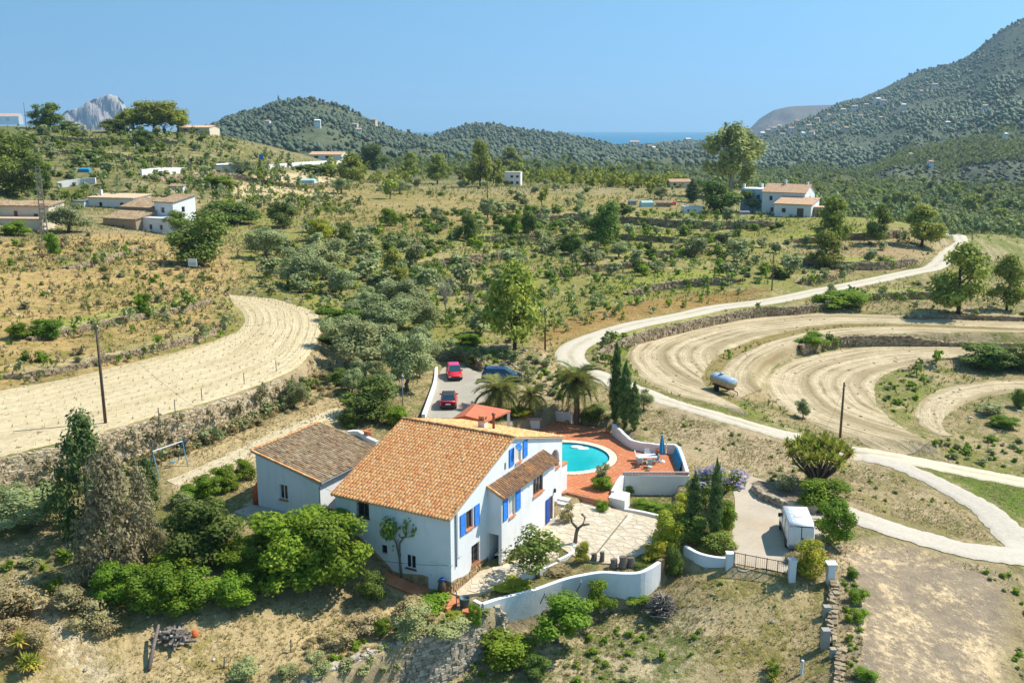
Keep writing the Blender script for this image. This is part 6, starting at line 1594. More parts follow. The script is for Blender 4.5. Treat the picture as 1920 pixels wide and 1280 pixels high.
# ------------------------------------------------------------------ scattered plants, region by region
FIELDS = [np.array(P)[:, :2] for P, z, f in PLATES]
HOUSEZ = [np.array([hl(x, y)[:2] for x, y in ((-19.5, -.5), (-10, -1.8), (1.5, -1.8), (2.5, 18), (-11, 19), (-19.5, 9.5))])]
def free(x, y, pad=.8):
 for c, w in ROADC:
  if np.min(np.hypot(c[:, 0] - x, c[:, 1] - y)) < np.max(w) / 2 + pad: return False
 X, Y = np.array([x]), np.array([y])
 for P in FIELDS + HOUSEZ:
  if np.hypot(*(P.mean(0) - (x, y))) < 160 and poly_dist(X, Y, P)[0] < pad * .6: return False
 return True
SMALL, AUTO = {}, []
def scatter(poly, specs, place, seed, clump=.6):
 """specs: (kind, count, smallest, largest width in metres, look). Plants gather in loose thickets."""
 r_ = np.random.default_rng(seed)
 P = np.array([G(u, v)[:2] for u, v in poly]); lo, hi = P.min(0), P.max(0)
 def inside():
  for _ in range(400):
   q = lo + r_.random(2) * (hi - lo)
   if poly_dist(q[0:1], q[1:2], P)[0] < 0: return q
  return P.mean(0)
 seeds = [inside() for _ in range(max(4, sum(s[1] for s in specs) // 5))]
 done = []
 for kind, n_, a, b, look in specs:
  c = 0; tries = 0
  while c < n_ and tries < n_ * 25:
   tries += 1
   if r_.random() < clump:
    s0 = seeds[r_.integers(len(seeds))]; q = s0 + r_.normal(0, 1, 2) * (b * 1.5)
    if poly_dist(q[0:1], q[1:2], P)[0] > 0: continue
   else: q = inside()
   W = a + (b - a) * r_.random() ** 1.6
   if not free(q[0], q[1], W * .4 + .4): continue
   if any((q[0] - x) ** 2 + (q[1] - y) ** 2 < (.33 * (W + w)) ** 2 for x, y, w in PLACED): continue
   asp = {'pinelo': 1.15, 'pine': 1.2, 'olivelo': .82, 'olive': .82, 'straw': .6, 'greylo': .6, 'drylo': .6}.get(kind, .72) * (.85 + .3 * r_.random())
   p = (q[0], q[1], hz(q[0], q[1]) - .05)
   if b <= 1.6 and W < 1.05:
    SMALL.setdefault(kind, []).append((p, W, W * asp)); PLACED.append((q[0], q[1], W))
   else: AUTO.append((plant_at(kind, p, W, W * asp, look, look + "s " + place), look, W, p))
   c += 1
TER = [(560, 570), (620, 470), (760, 402), (1000, 385), (1300, 402), (1470, 425), (1500, 520), (1400, 535), (1250, 522), (1100, 515), (1000, 600), (900, 640), (830, 560), (700, 600)]
scatter(TER, [('olivelo', 92, 2.2, 5.5, "grey green olive"), ('darklo', 100, 1.6, 4.8, "dark evergreen shrub"), ('greenlo', 110, 1.2, 3.2, "fresh green shrub"), ('greylo', 60, 1.0, 2.6, "dry grey scrub bush")], "on the stone walled terraces of the valley", 21)
scatter([(600, 625), (690, 565), (810, 600), (818, 710), (785, 775), (680, 790), (625, 720)], [('olive', 15, 2.5, 5.0, "grey green olive"), ('dark', 9, 1.8, 3.2, "dark evergreen shrub")], "in the dense grove behind the annex", 20, .2)
scatter([(470, 560), (480, 450), (620, 430), (760, 480), (820, 560), (780, 640), (620, 640)], [('olivelo', 40, 2.5, 5.5, "grey green olive"), ('darklo', 16, 1.5, 3.5, "dark evergreen shrub"), ('greenlo', 14, 1.0, 2.5, "fresh green shrub"), ('greylo', 22, 1.0, 2.4, "dry grey scrub bush")], "in the grove left of the tall pine", 22)
scatter([(430, 400), (440, 345), (640, 335), (900, 338), (1250, 345), (1290, 390), (1000, 388), (640, 395)], [('olivelo', 42, 2.5, 5, "grey green olive"), ('darklo', 20, 2, 4.5, "dark evergreen shrub"), ('greenlo', 18, 1.5, 4, "fresh green shrub"), ('pinelo', 14, 4, 8, "rounded pine")], "on the upper plain below the crest", 23, .35)
scatter([(-30, 420), (-30, 260), (60, 250), (400, 256), (470, 300), (420, 345), (330, 350), (250, 345), (130, 360)], [('olivelo', 50, 2.2, 5.5, "grey green olive"), ('darklo', 34, 2, 5, "dark evergreen shrub"), ('greenlo', 30, 1.8, 5, "fresh green shrub"), ('greylo', 46, 1.2, 3, "dry grey scrub bush")], "on the left hillside below the crest", 24)
scatter([(-30, 710), (-30, 450), (170, 440), (330, 470), (430, 520), (420, 600), (230, 680)], [('greylo', 34, .8, 2.0, "dry grey scrub bush"), ('greenlo', 16, .8, 2.0, "fresh green shrub"), ('straw', 50, .8, 2.2, "rust dry grass clump"), ('drylo', 20, .8, 2.0, "dry brown bush")], "on the slope above the pale ploughed strip", 25, .5)
scatter([(560, 335), (600, 305), (800, 300), (1000, 300), (1300, 318), (1320, 345), (1000, 350), (700, 340)], [('pinelo', 74, 4, 9.5, "rounded pine"), ('darklo', 20, 3, 6, "dark evergreen shrub")], "along the crest in front of the wooded hills", 26, .5)
scatter([(1440, 385), (1480, 340), (1700, 345), (1960, 345), (1960, 440), (1820, 425), (1760, 405), (1600, 395)], [('pinelo', 150, 4, 9, "rounded pine"), ('darklo', 26, 2, 5, "dark evergreen shrub")], "in the pine wood right of the farmhouse", 27, .3)
scatter([(1470, 520), (1480, 430), (1560, 420), (1740, 425), (1740, 490), (1600, 520)], [('greylo', 22, .8, 2.2, "dry grey scrub bush"), ('greenlo', 8, .8, 2.2, "fresh green shrub"), ('olivelo', 8, 2, 3.5, "grey green olive")], "on the dry terraces under the right farmhouse", 28)
scatter([(1800, 540), (1810, 450), (1960, 440), (1960, 540)], [('greylo', 12, .8, 2.0, "dry grey scrub bush"), ('greenlo', 8, .8, 2.5, "fresh green shrub")], "on the green slope at the right edge", 29)
scatter([(1560, 585), (1580, 540), (1740, 520), (1960, 560), (1960, 600), (1700, 590)], [('greylo', 14, .8, 2.0, "dry grey scrub bush"), ('greenlo', 12, .8, 2.0, "fresh green shrub")], "on the banks around the two field pines", 30)
scatter([(1150, 725), (1230, 760), (1400, 805), (1590, 850), (1480, 930), (1420, 890), (1290, 850), (1200, 800)], [('greylo', 26, .3, .8, "small dry scrub bush"), ('greenlo', 22, .3, .8, "small green weed bush")], "on the bare slope between pool and track", 31, .4)
scatter([(1480, 930), (1600, 870), (1740, 900), (1850, 1000), (1700, 990), (1600, 950)], [('greylo', 20, .25, .7, "small dry scrub bush"), ('greenlo', 12, .3, .8, "small green weed bush")], "on the island between the two tracks", 32, .4)
scatter([(1570, 830), (1700, 850), (1930, 890), (1930, 820), (1780, 815)], [('greylo', 20, .5, 1.3, "small dry scrub bush"), ('greenlo', 20, .5, 1.3, "small green weed bush")], "below the ploughed bends beside the track", 33, .4)
scatter([(1643, 745), (1650, 715), (1700, 692), (1780, 690), (1740, 735), (1715, 765), (1720, 795), (1690, 785)], [('greenlo', 18, .5, 1.4, "small green weed bush"), ('greylo', 10, .5, 1.2, "small dry scrub bush")], "on the bank between two ploughed bends", 34, .4)
scatter([(830, 650), (960, 640), (1060, 680), (1140, 730), (1030, 760), (960, 715), (880, 685)], [('greylo', 40, .5, 1.5, "small dry scrub bush"), ('greenlo', 24, .5, 1.5, "small green weed bush"), ('olivelo', 5, 1.5, 2.5, "small grey green olive")], "on the bank above the parking yard", 35, .5)
scatter([(1100, 690), (1075, 665), (1090, 650), (1200, 625), (1200, 650), (1170, 690)], [('greenlo', 14, .5, 1.4, "small green weed bush"), ('greylo', 12, .5, 1.4, "small dry scrub bush")], "between the bend of the track and the fields", 36, .4)
scatter([(-20, 900), (240, 830), (530, 740), (620, 690), (640, 740), (480, 800), (300, 870), (60, 960)], [('straw', 80, .6, 1.6, "rust dry grass clump"), ('greylo', 30, .5, 1.4, "small dry scrub bush"), ('greenlo', 8, .5, 1.2, "small green weed bush")], "along the stone bank of the pale ploughed strip", 37, .4)
scatter([(0, 1060), (100, 1040), (320, 1000), (470, 960), (480, 1010), (330, 1130), (200, 1190), (60, 1110)], [('greylo', 20, .5, 1.3, "small dry scrub bush"), ('dry', 12, .6, 1.6, "dry brown bush"), ('greenlo', 16, .5, 1.6, "small green weed bush")], "in the rough left garden", 38, .4)
scatter([(1260, 1090), (1390, 1080), (1530, 1110), (1520, 1270), (1290, 1270)], [('greenlo', 18, .2, .55, "tiny green weed")], "in the dry meadow below the gate", 39, .3)
scatter([(960, 1200), (1120, 1160), (1250, 1170), (1240, 1280), (980, 1280)], [('greenlo', 26, .3, .9, "small green weed bush"), ('greylo', 14, .3, .9, "small dry scrub bush")], "on the stony slope below the wavy wall", 40, .4)
scatter([(620, 1270), (760, 1210), (930, 1165), (960, 1200), (900, 1280), (700, 1310)], [('greylo', 14, .5, 1.3, "small dry scrub bush"), ('greenlo', 12, .4, 1.1, "small green weed bush"), ('straw', 10, .5, 1.2, "rust dry grass clump")], "at the foot of the lower stone wall", 41, .4)
scatter([(560, 1210), (700, 1150), (860, 1140), (900, 1150), (760, 1195), (610, 1265)], [('straw', 22, .5, 1.2, "straw coloured grass clump"), ('greenlo', 12, .4, 1.0, "small green weed bush")], "on the bank between tiled path and stone wall", 42, .4)
scatter([(1575, 1080), (1600, 1080), (1625, 1180), (1610, 1285), (1585, 1285)], [('greenlo', 14, .3, .8, "small green weed bush"), ('straw', 8, .4, .9, "straw coloured grass clump")], "on the bank right of the stone fence", 43, .4)
scatter([(1780, 1040), (1930, 1060), (1930, 1290), (1905, 1290), (1900, 1120)], [('greenlo', 10, .3, .8, "small green weed bush"), ('greylo', 8, .3, .8, "small dry scrub bush")], "along the right rim of the bare field", 44, .3)
def mesh_arrays(me):
 v = np.zeros(len(me.vertices) * 3, np.float32); me.vertices.foreach_get("co", v)
 return v.reshape(-1, 3), [list(p.vertices) for p in me.polygons], np.array([d.value for d in me.attributes["tint"].data])
for kind, L in SMALL.items():
 tv = [mesh_arrays(dict(make_tpl(kind, k))["crown"]) for k in range(NV)]
 V, F, T = [], [], []; k0 = 0
 for i, (p, W, h_) in enumerate(L):
  v, f, t = tv[i % NV]; a = rnd.random() * 6.28; c_, s_ = math.cos(a), math.sin(a)
  V.append(np.stack([(v[:, 0] * c_ - v[:, 1] * s_) * W + p[0], (v[:, 0] * s_ + v[:, 1] * c_) * W + p[1], v[:, 2] * h_ + p[2]], -1))
  F += [[q + k0 for q in g_] for g_ in f]; T.append(np.clip(t * .8 + rnd.random() * .2, 0, 1)); k0 += len(v)
 lm = {'greenlo': 'green', 'greylo': 'grey', 'straw': 'straw', 'drylo': 'dry', 'dry': 'dry', 'olivelo': 'olive', 'darklo': 'dark'}[kind]
 link("undergrowth", mesh_np("undergrowth", np.vstack(V), F, False, {"tint": ('FACE', np.concatenate(T))}), LEAF[lm], kind="stuff")
# ------------------------------------------------------------------ far woods (one mass per hill)
def wood(name, pts, smin, smax, mat, seed, shape=1.15):
 r_ = np.random.default_rng(seed); iv, if_ = ico(); if_ = np.array(if_)
 n = len(pts); P = np.array(pts)
 base = np.stack([iv * (1 + .28 * r_.normal(size=(len(iv), 1))) for _ in range(24)])
 s = .85 * (smin * .6 + (smax - smin * .6) * r_.random(n) ** 1.7)[:, None, None]
 V = base[r_.integers(24, size=n)] * s * np.array([.5, .5, .5 * shape]) + P[:, None] + np.array([0, 0, .42]) * s
 F = (if_[None] + (np.arange(n) * len(iv))[:, None, None]).reshape(-1, 3)
 T = np.repeat(r_.random(n), len(if_)) * .75 + r_.random(n * len(if_)) * .25
 me = mesh_np(name, V.reshape(-1, 3), F, True, {"tint": ('FACE', T)})
 return link(name, me, mat, kind="stuff")
def leafy_wood(name, pts, smin, smax, mat, seed, nq=54):
 r_ = np.random.default_rng(seed); n = len(pts); P = np.array(pts)
 TV = []
 for k in range(10):
  cs = [(r_.normal(0, .17), r_.normal(0, .17), .3 + .55 * r_.random()) for _ in range(5)]
  v, f, t = leaves(cs, [.22] * 5, nq, .15, r_, core=0, shell=.3); TV.append(v)
 TV = np.stack(TV); s = (smin * .7 + (smax - smin * .7) * r_.random(n) ** 1.4)[:, None, None]
 V = TV[r_.integers(10, size=n)] * s * np.array([.85, .85, 1.0]) + P[:, None] - np.array([0, 0, .08]) * s
 F = np.arange(n * nq * 4).reshape(-1, 4)
 T = np.repeat(r_.random(n), nq) * .6 + r_.random(n * nq) * .4
 return link(name, mesh_np(name, V.reshape(-1, 3), F, False, {"tint": ('FACE', T)}), mat, kind="stuff")
def on_hill(key, n, seed, thr=.40, sc=.004):
 r_ = np.random.default_rng(seed); S = HL[key]; a, b, _ = S.shape; out = []
 i = r_.random(n * 2) ** .8 * (a - 1.01); j = r_.random(n * 2) * (b - 1.01)
 i0, j0 = i.astype(int), j.astype(int); fi, fj = (i - i0)[:, None], (j - j0)[:, None]
 p = S[i0, j0] * (1 - fi) * (1 - fj) + S[i0 + 1, j0] * fi * (1 - fj) + S[i0, j0 + 1] * (1 - fi) * fj + S[i0 + 1, j0 + 1] * fi * fj
 q = .5 + .22 * np.sin(p[:, 0] * sc * 2.3 + np.sin(p[:, 1] * sc * 1.7) * 2) + .22 * np.sin(p[:, 1] * sc * 2.9 + 1 + np.sin(p[:, 0] * sc * 3.1) * 1.6) + .2 * np.sin(p[:, 2] * sc * 9 + p[:, 0] * sc * 4)
 return p[q + r_.normal(0, .16, n * 2) > thr][:n]
WD = mat_leaf("far_pine_wood", [(.068, .098, .055), (.105, .138, .08), (.15, .18, .11), (.19, .215, .135)], .15)
WL = mat_leaf("near_pine_wood", [(.09, .12, .04), (.14, .17, .05), (.19, .22, .07), (.24, .26, .09)], .3)
WG = mat_leaf("far_grey_scrub", [(.105, .105, .065), (.13, .125, .08), (.10, .115, .055), (.08, .105, .045)], .1)
wood("pine_woods", on_hill('left', 7200, 1, .24), 4, 8, WD, 1)
wood("pine_woods", on_hill('middle', 6500, 2, .22), 5, 10, WD, 2)
wood("pine_woods", on_hill('coast', 3800, 3, .35), 7, 14, WD, 3)
mt = on_hill('mountain', 27000, 4, .44, .0050); mr = np.hypot(mt[:, 0], mt[:, 1]); dm = mt - CAM; mz = dm @ FW
mu, mv = 960 + FPX * dm[:, 0] / mz, 640 - FPX * (dm @ UP) / mz
cut = (mu > 1800) & (mv > 300 + (1920 - mu) * .12) & (mv < 352)          # a terraced clearing
wood("pine_woods", mt[(mr > 1150) & ~cut], 4.5, 8.5, WD, 4)
leafy_wood("pine_woods", mt[(mr <= 1150) & ~cut], 4, 8, WL, 44, 36)
wood("scrub_cover", np.vstack([on_hill('mountain', 12000, 14, .12), on_hill('left', 4000, 15, .1), on_hill('middle', 1200, 17, .2), on_hill('headland', 500, 16, .2)]), 2, 5.0, WG, 5, .8)
r_ = np.random.default_rng(77)
def valley(n, r0, r1, a0, a1, thr):
 a = R(a0) + r_.random(n) * R(a1 - a0); rr = r0 * (r1 / r0) ** r_.random(n)
 x, y = rr * np.sin(a), rr * np.cos(a)
 q = .5 + .25 * np.sin(x * .017 + np.sin(y * .012) * 2) + .25 * np.sin(y * .014 + np.sin(x * .02) * 2) + r_.normal(0, .2, len(x))
 k = q > thr; return np.c_[x[k], y[k], H(x[k], y[k]) - .3]
wood("valley_woods", valley(9000, 1100, 3400, -31, 36, .36), 6, 10, WD, 6)
leafy_wood("valley_woods", valley(3000, 560, 1100, -10, 20, .36), 4, 7.5, WL, 45, 44)
leafy_wood("valley_woods", valley(3600, 430, 1100, 12, 36, .30), 4, 8, WL, 46, 44)
leafy_wood("hillside_scrub", valley(1100, 262, 415, -29, -9, .58), 1.8, 4.2, LEAF['olive'], 47, 40)
leafy_wood("hillside_scrub", valley(800, 262, 415, -29, -9, .62), 1.6, 4.0, LEAF['dark'], 48, 40)
leafy_wood("hillside_scrub", valley(420, 262, 415, -29, -9, .6), 1.6, 4.0, LEAF['green'], 50, 40)
leafy_wood("crest_trees", valley(1000, 385, 560, -11, 10, .42), 3.5, 7.5, LEAF['pine'], 49, 44)
# ------------------------------------------------------------------ dry grass, weeds and stones on the open ground
BARE = [G(u, v)[:2] for u, v in [(1600, 1040), (1700, 1040), (1860, 1085), (1900, 1160), (1900, 1300), (1640, 1300), (1630, 1180)]]
def ground_mask(x, y, pad=.35):
 ok = poly_dist(x, y, BARE) > .5
 for c, w in ROADC:
  d = poly_dist(x, y, c[::3], False)[0]; ok &= d > np.max(w) / 2 + pad
 for P in FIELDS[:1] + FIELDS[1:9] + HOUSEZ: ok &= poly_dist(x, y, P) > pad * .5
 return ok
def tufts(name, n, r0, r1, hmin, hmax, mat, seed, thr, sc, nb=5, az=(-33, 33)):
 r_ = np.random.default_rng(seed)
 a = R(az[0]) + r_.random(n * 3) * R(az[1] - az[0]); rr = np.sqrt(r0 ** 2 + (r1 ** 2 - r0 ** 2) * r_.random(n * 3))
 x, y = rr * np.sin(a), rr * np.cos(a)
 q = .5 + .25 * np.sin(x * sc + 2 * np.sin(y * sc * .8)) + .25 * np.sin(y * sc * 1.3 + 2 * np.sin(x * sc * 1.1 + 1)) + r_.normal(0, .17, len(x))
 k = (q > thr); x, y = x[k], y[k]; k = ground_mask(x, y); x, y = x[k][:n], y[k][:n]
 z = H(x, y); m_ = len(x)
 h = hmin + (hmax - hmin) * r_.random(m_) ** 1.5
 ang = r_.random((m_, nb)) * 6.283; sp = .35 + .5 * r_.random((m_, nb))
 B = np.stack([x, y, z - .02], -1)[:, None]; dirs = np.stack([np.cos(ang), np.sin(ang), np.zeros_like(ang)], -1)
 side = np.stack([-np.sin(ang), np.cos(ang), np.zeros_like(ang)], -1)
 hh = h[:, None, None]
 p0 = B + dirs * hh * .12 + side * hh * .16; p1 = B + dirs * hh * .12 - side * hh * .16
 p2 = B + dirs * hh * sp[..., None] + np.array([0, 0, 1.0]) * hh * (.65 + .45 * r_.random((m_, nb, 1)))
 V = np.stack([p0, p1, p2], 2).reshape(-1, 3); F = np.arange(len(V)).reshape(-1, 3)
 T = np.clip(np.repeat(r_.random(m_), nb) * .6 + .4 * r_.random(m_ * nb), 0, 1)
 return link(name, mesh_np(name, V, F, False, {"tint": ('FACE', T)}), mat, kind="stuff")
LEAF['straw2'] = mat_leaf("pale_dry_grass", [(.34, .25, .125), (.44, .34, .18), (.52, .42, .24), (.30, .25, .12)], .5)
LEAF['weed'] = mat_leaf("green_weeds", [(.10, .13, .035), (.15, .185, .045), (.20, .23, .06), (.24, .24, .09)], .5)
tufts("dry_grass", 30000, 48, 100, .08, .26, LEAF['straw2'], 51, .46, .35)
tufts("green_weeds", 15000, 48, 105, .06, .22, LEAF['weed'], 52, .62, .42)
tufts("dry_grass", 11000, 100, 240, .18, .5, LEAF['straw2'], 53, .55, .16, 4)
tufts("green_weeds", 24000, 100, 260, .2, .6, LEAF['weed'], 54, .46, .13, 4)
tufts("scrub_cover", 7000, 250, 430, .5, 1.3, LEAF['weed'], 55, .45, .05, 4)
def rocks(name, n, r0, r1, s0, s1, mat, seed):
 r_ = np.random.default_rng(seed)
 a = (r_.random(n) - .5) * R(64); rr = np.sqrt(r0 ** 2 + (r1 ** 2 - r0 ** 2) * r_.random(n)); x, y = rr * np.sin(a), rr * np.cos(a)
 k = ground_mask(x, y); x, y = x[k], y[k]; n = len(x); iv, if_ = ico(); if_ = np.array(if_)
 s = (s0 + (s1 - s0) * r_.random(n) ** 3)[:, None, None]
 V = iv[None] * (1 + .22 * r_.normal(size=(n, len(iv), 1))) * s * np.array([.5, .5, .33]) + np.stack([x, y, H(x, y)], -1)[:, None]
 F = (if_[None] + (np.arange(n) * len(iv))[:, None, None]).reshape(-1, 3)
 return link(name, mesh_np(name, V.reshape(-1, 3), F, False, {"tint": ('FACE', np.repeat(r_.random(n), len(if_)))}), mat, kind="stuff")
M['rock'] = mat_tint("limestone", [(.34, .28, .20), (.46, .39, .29), (.55, .48, .37), (.28, .235, .175), (.50, .40, .27)], .95, .1, .8, .5)
M['bankrock'] = mat_tint("tan_bank_stone", [(.42, .32, .19), (.54, .43, .27), (.62, .52, .36), (.34, .255, .15), (.56, .42, .25)], .95, .1, .5, .6)
M['wallrock'] = mat_tint("earthy_wall_stone", [(.27, .205, .12), (.37, .285, .175), (.46, .37, .24), (.22, .165, .10), (.40, .285, .16)], .95, .1, .5, .6)
rocks("loose_stones", 2600, 48, 105, .06, .36, M['rock'], 61)
rocks("loose_stones", 2000, 105, 260, .15, .8, M['rock'], 62)
# ------------------------------------------------------------------ dry stone walls
def stone_mesh(r_):
 V = np.array([(x, y, z) for z in (-.5, .5) for x, y in ((-.5, -.5), (.5, -.5), (.5, .5), (-.5, .5))], float)
 V *= 1 + .0 * V; V += np.array([r_.gauss(0, .10) for _ in range(24)]).reshape(8, 3)
 return V, [(0, 3, 2, 1), (4, 5, 6, 7), (0, 1, 5, 4), (1, 2, 6, 5), (2, 3, 7, 6), (3, 0, 4, 7)]
def dry_wall(pts, zb, zt, size, label, parts=0, th=.55, seed=1, cat="wall", group=None, gap=.985, name="dry_stone_wall", mat='rock', batter=.12):
 r_ = random.Random(seed)
 n = max(12, int(np.sum(np.linalg.norm(np.diff(np.array(pts)[:, :2], axis=0), axis=1)) / .5))
 zb = np.broadcast_to(np.asarray(zb, float), (len(pts),)); zt = np.broadcast_to(np.asarray(zt, float), (len(pts),))
 C = curve(np.c_[np.array(pts)[:, :2], zb, zt], n)
 s = np.r_[0, np.cumsum(np.linalg.norm(np.diff(C[:, :2], axis=0), axis=1))]; L = s[-1]
 e = empty(name, tuple(C[0, :3] * (1, 1, 1)), 0, label, cat, group)
 org = np.array(e.location)
 mb = MB()
 d = np.gradient(C[:, :2], axis=0); d /= np.linalg.norm(d, axis=1)[:, None]; nn = np.stack([-d[:, 1], d[:, 0]], -1)
 V = []
 for i in range(n):
  f_, b_ = C[i, :2] + nn[i] * .06, C[i, :2] + nn[i] * (th + batter * (C[i, 3] - C[i, 2])); ft = f_ + nn[i] * batter * (C[i, 3] - C[i, 2] - .12)
  V += [(*f_, C[i, 2] - .3), (*ft, C[i, 3] - .12), (*b_, C[i, 3] - .12), (*b_, C[i, 2] - .3)]
 F = [(i * 4 + k, i * 4 + 4 + k, i * 4 + 5 + k, i * 4 + 1 + k) for i in range(n - 1) for k in range(3)]
 V = (np.array(V) - org); mb.add(V, F, 0, .1); mb.build("core", M[mat], e)
 stones = []
 a = 0.0
 row = 0; zmax = float(np.max(C[:, 3] - C[:, 2]))
 zz = 0.0
 while zz < zmax:
  hgt = size * r_.uniform(.5, .95); a = -r_.random() * size
  while a < L:
   w = size * r_.uniform(.7, 1.8); m_ = a + w / 2
   if 0 < m_ < L:
    x, y = np.interp(m_, s, C[:, 0]), np.interp(m_, s, C[:, 1]); b0, t0 = np.interp(m_, s, C[:, 2]), np.interp(m_, s, C[:, 3])
    z = b0 + zz + hgt / 2
    if z - hgt * .3 < t0:
     i = min(int(m_ / L * (n - 1)), n - 1)
     dep = size * r_.uniform(.7, 1.1)
     bt = .12 + batter * (z - b0) + r_.gauss(0, .03); stones.append((x + nn[i, 0] * bt, y + nn[i, 1] * bt, z, math.atan2(d[i, 1], d[i, 0]) + r_.gauss(0, .12), w * gap, dep, hgt * gap, r_.gauss(0, .08)))
   a += w
  zz += hgt; row += 1
 a = 0.0
 while a < L:
  w = size * r_.uniform(.9, 2.0); m_ = a + w / 2
  if m_ < L:
   for off in (.2, .45):
    i = min(int(m_ / L * (n - 1)), n - 1); off += batter * (np.interp(m_, s, C[:, 3]) - np.interp(m_, s, C[:, 2])); t0 = np.interp(m_, s, C[:, 3])
    stones.append((np.interp(m_, s, C[:, 0]) + nn[i, 0] * off, np.interp(m_, s, C[:, 1]) + nn[i, 1] * off, t0 - .04 + r_.gauss(0, .04), math.atan2(d[i, 1], d[i, 0]) + r_.gauss(0, .3), w * .9, .34, size * .6, r_.gauss(0, .15)))
  a += w
 stones.sort(key=lambda q: q[1] - q[2] * .2)
 prot = []
 if parts:
  for k in range(8):
   v, f = stone_mesh(r_); me = mesh_np("stone", v, f, False, {"tint": ('FACE', np.full(6, r_.random()))}); me.materials.append(M[mat]); prot.append(me)
  big = sorted(range(len(stones)), key=lambda i: -stones[i][4] * stones[i][6])[:parts]; bs = set(big)
 else: bs = set()
 AV, AF, AT = [], [], []
 for i, (x, y, z, rz, w, dp, hh, tl) in enumerate(stones):
  if i in bs:
   o = link("stone", prot[i % 8], None, e); o.location = (x - org[0], y - org[1], z - org[2]); o.rotation_euler = (tl, tl * .7, rz); o.scale = (w, dp, hh)
  else:
   v, f = stone_mesh(r_); v = v * (w, dp, hh); c_, s_ = math.cos(rz), math.sin(rz)
   v = np.stack([v[:, 0] * c_ - v[:, 1] * s_, v[:, 0] * s_ + v[:, 1] * c_, v[:, 2] + v[:, 0] * tl], -1) + (x - org[0], y - org[1], z - org[2])
   k = len(AV) * 8; AV.append(v); AF += [[q + k for q in g_] for g_ in f]; AT += [r_.random()] * 6
 if AV: link("stones", mesh_np("stones", np.vstack(AV), np.array(AF), False, {"tint": ('FACE', np.array(AT))}), M[mat], e, kind="stuff")
 return e
sw = [p + np.array([-.15, -.85, 0]) for p in STONEW]
dry_wall(sw, [float(H(np.array([p[0] - .3]), np.array([p[1] - 1.1]))[0]) - .1 for p in sw], [p[2] - .1 for p in sw], .27, "long dry stone retaining wall along the bottom of the picture", 290, .6, 3, batter=.22)
dry_wall([at(928, 1150, -2.3), at(950, 1152, -2.6), at(952, 1176, -3.9)], [-4.6, -4.6, -4.6], [-2.1, -2.4, -3.5], .42, "heap of stones closing the left end of the wavy white wall", 60, .8, 4, "stone heap", name="stone_heap")
vw = [at(u, v + 3, VINE_Z) for u, v in [(-60, 880), (0, 859), (120, 834), (250, 797), (380, 762), (500, 722), (545, 702)]]
dry_wall([p + np.array([.6, -1.35, 0]) for p in vw], [float(H(np.array([p[0] + 1.2]), np.array([p[1] - 2.4]))[0]) - .1 for p in vw], VINE_Z - .05, .22, "long stone retaining wall under the pale ploughed strip", 0, 1.0, 5, batter=.4, mat='bankrock')
place = ["beyond the grove on the valley floor", "short piece in the left of the valley", "left of the dark tree cluster", "below the sheds, running to the right farmhouse", "right of the dark tree cluster", "short piece in front of the dark dense tree", "behind the brown field", "shortest, above the long pale wall", "over the brown field at the track", "hidden behind the tall pine", "under the right farmhouse, upper", "under the right farmhouse, lower", "beside the round roadside pine", "along the lower side of the white track", "under the green slope by the field pines", "under the two field pines", "between the two ploughed bends", "above the small ploughed bend", "on the crest by the white barrier", "beside the sandy plot", "above the pale strip, upper", "just above the pale strip", "on the slope under the pylon", "above the parking yard", "high on the left hillside", "highest on the left hillside"]
for k, ((P, h, D), pl) in enumerate(zip(TW, place)):
 r0 = math.hypot(P[:, 0].mean(), P[:, 1].mean())
 c = curve(P[:, :2], max(4, len(P) * 3)); t_ = np.gradient(c, axis=0); t_ /= np.linalg.norm(t_, axis=1)[:, None]; q = np.stack([-t_[:, 1], t_[:, 0]], -1)
 f_ = c - q * .9; b_ = c + q * (1.0 + r0 * .008)
 zb, zt = H(f_[:, 0], f_[:, 1]), H(b_[:, 0], b_[:, 1])
 dry_wall(np.c_[c - q * .1, zb], zb - .15, np.maximum(zt + .02, zb + .45), .30 if r0 < 140 else (.42 if r0 < 230 else .7), "dry stone terrace wall " + pl, 0, .5 + r0 * .005, 20 + k, "wall", mat='wallrock')
vl, vh = curve(gl(vine_lo, VINE_Z), 150), curve(gl(vine_hi, VINE_Z), 150); V = []
for w in np.linspace(.06, .94, 10):
 c = vl * (1 - w) + vh * w; s_ = np.r_[0, np.cumsum(np.linalg.norm(np.diff(c[:, :2], axis=0), axis=1))]
 for t in np.arange(.5, s_[-1], 1.25):
  x, y = np.interp(t + rnd.gauss(0, .1), s_, c[:, 0]), np.interp(t, s_, c[:, 1]); h_ = .12 + .2 * rnd.random(); a = rnd.random() * 3.1
  V += [(x - .02, y, VINE_Z), (x + .02, y, VINE_Z), (x + rnd.gauss(0, .05), y, VINE_Z + h_ + .3)]
  a += 1.5; V += [(x, y, VINE_Z + .05), (x + math.cos(a) * .2, y + math.sin(a) * .2, VINE_Z + h_), (x + math.cos(a + .9) * .2, y + math.sin(a + .9) * .2, VINE_Z + h_ * .6)]
link("young_vines", mesh_np("young_vines", np.array(V), np.arange(len(V)).reshape(-1, 3), False, {"tint": ('FACE', rng.random(len(V) // 3))}), LEAF['dry'], kind="stuff")
cl_ = np.array([far_at(u, v, 600 - (u - 1800) * .3) for v in (350, 340, 328, 316, 304) for u in np.linspace(1798, 1990, 26)]).reshape(5, 26, 3)
S = HL['mountain'].reshape(-1, 3)
for q in cl_.reshape(-1, 3):
 d_ = (S[:, 0] - q[0]) ** 2 + (S[:, 1] - q[1]) ** 2; i_ = np.argsort(d_)[:4]; w_ = 1 / (d_[i_] + 1); q[2] = (S[i_, 2] * w_).sum() / w_.sum() + 1.2
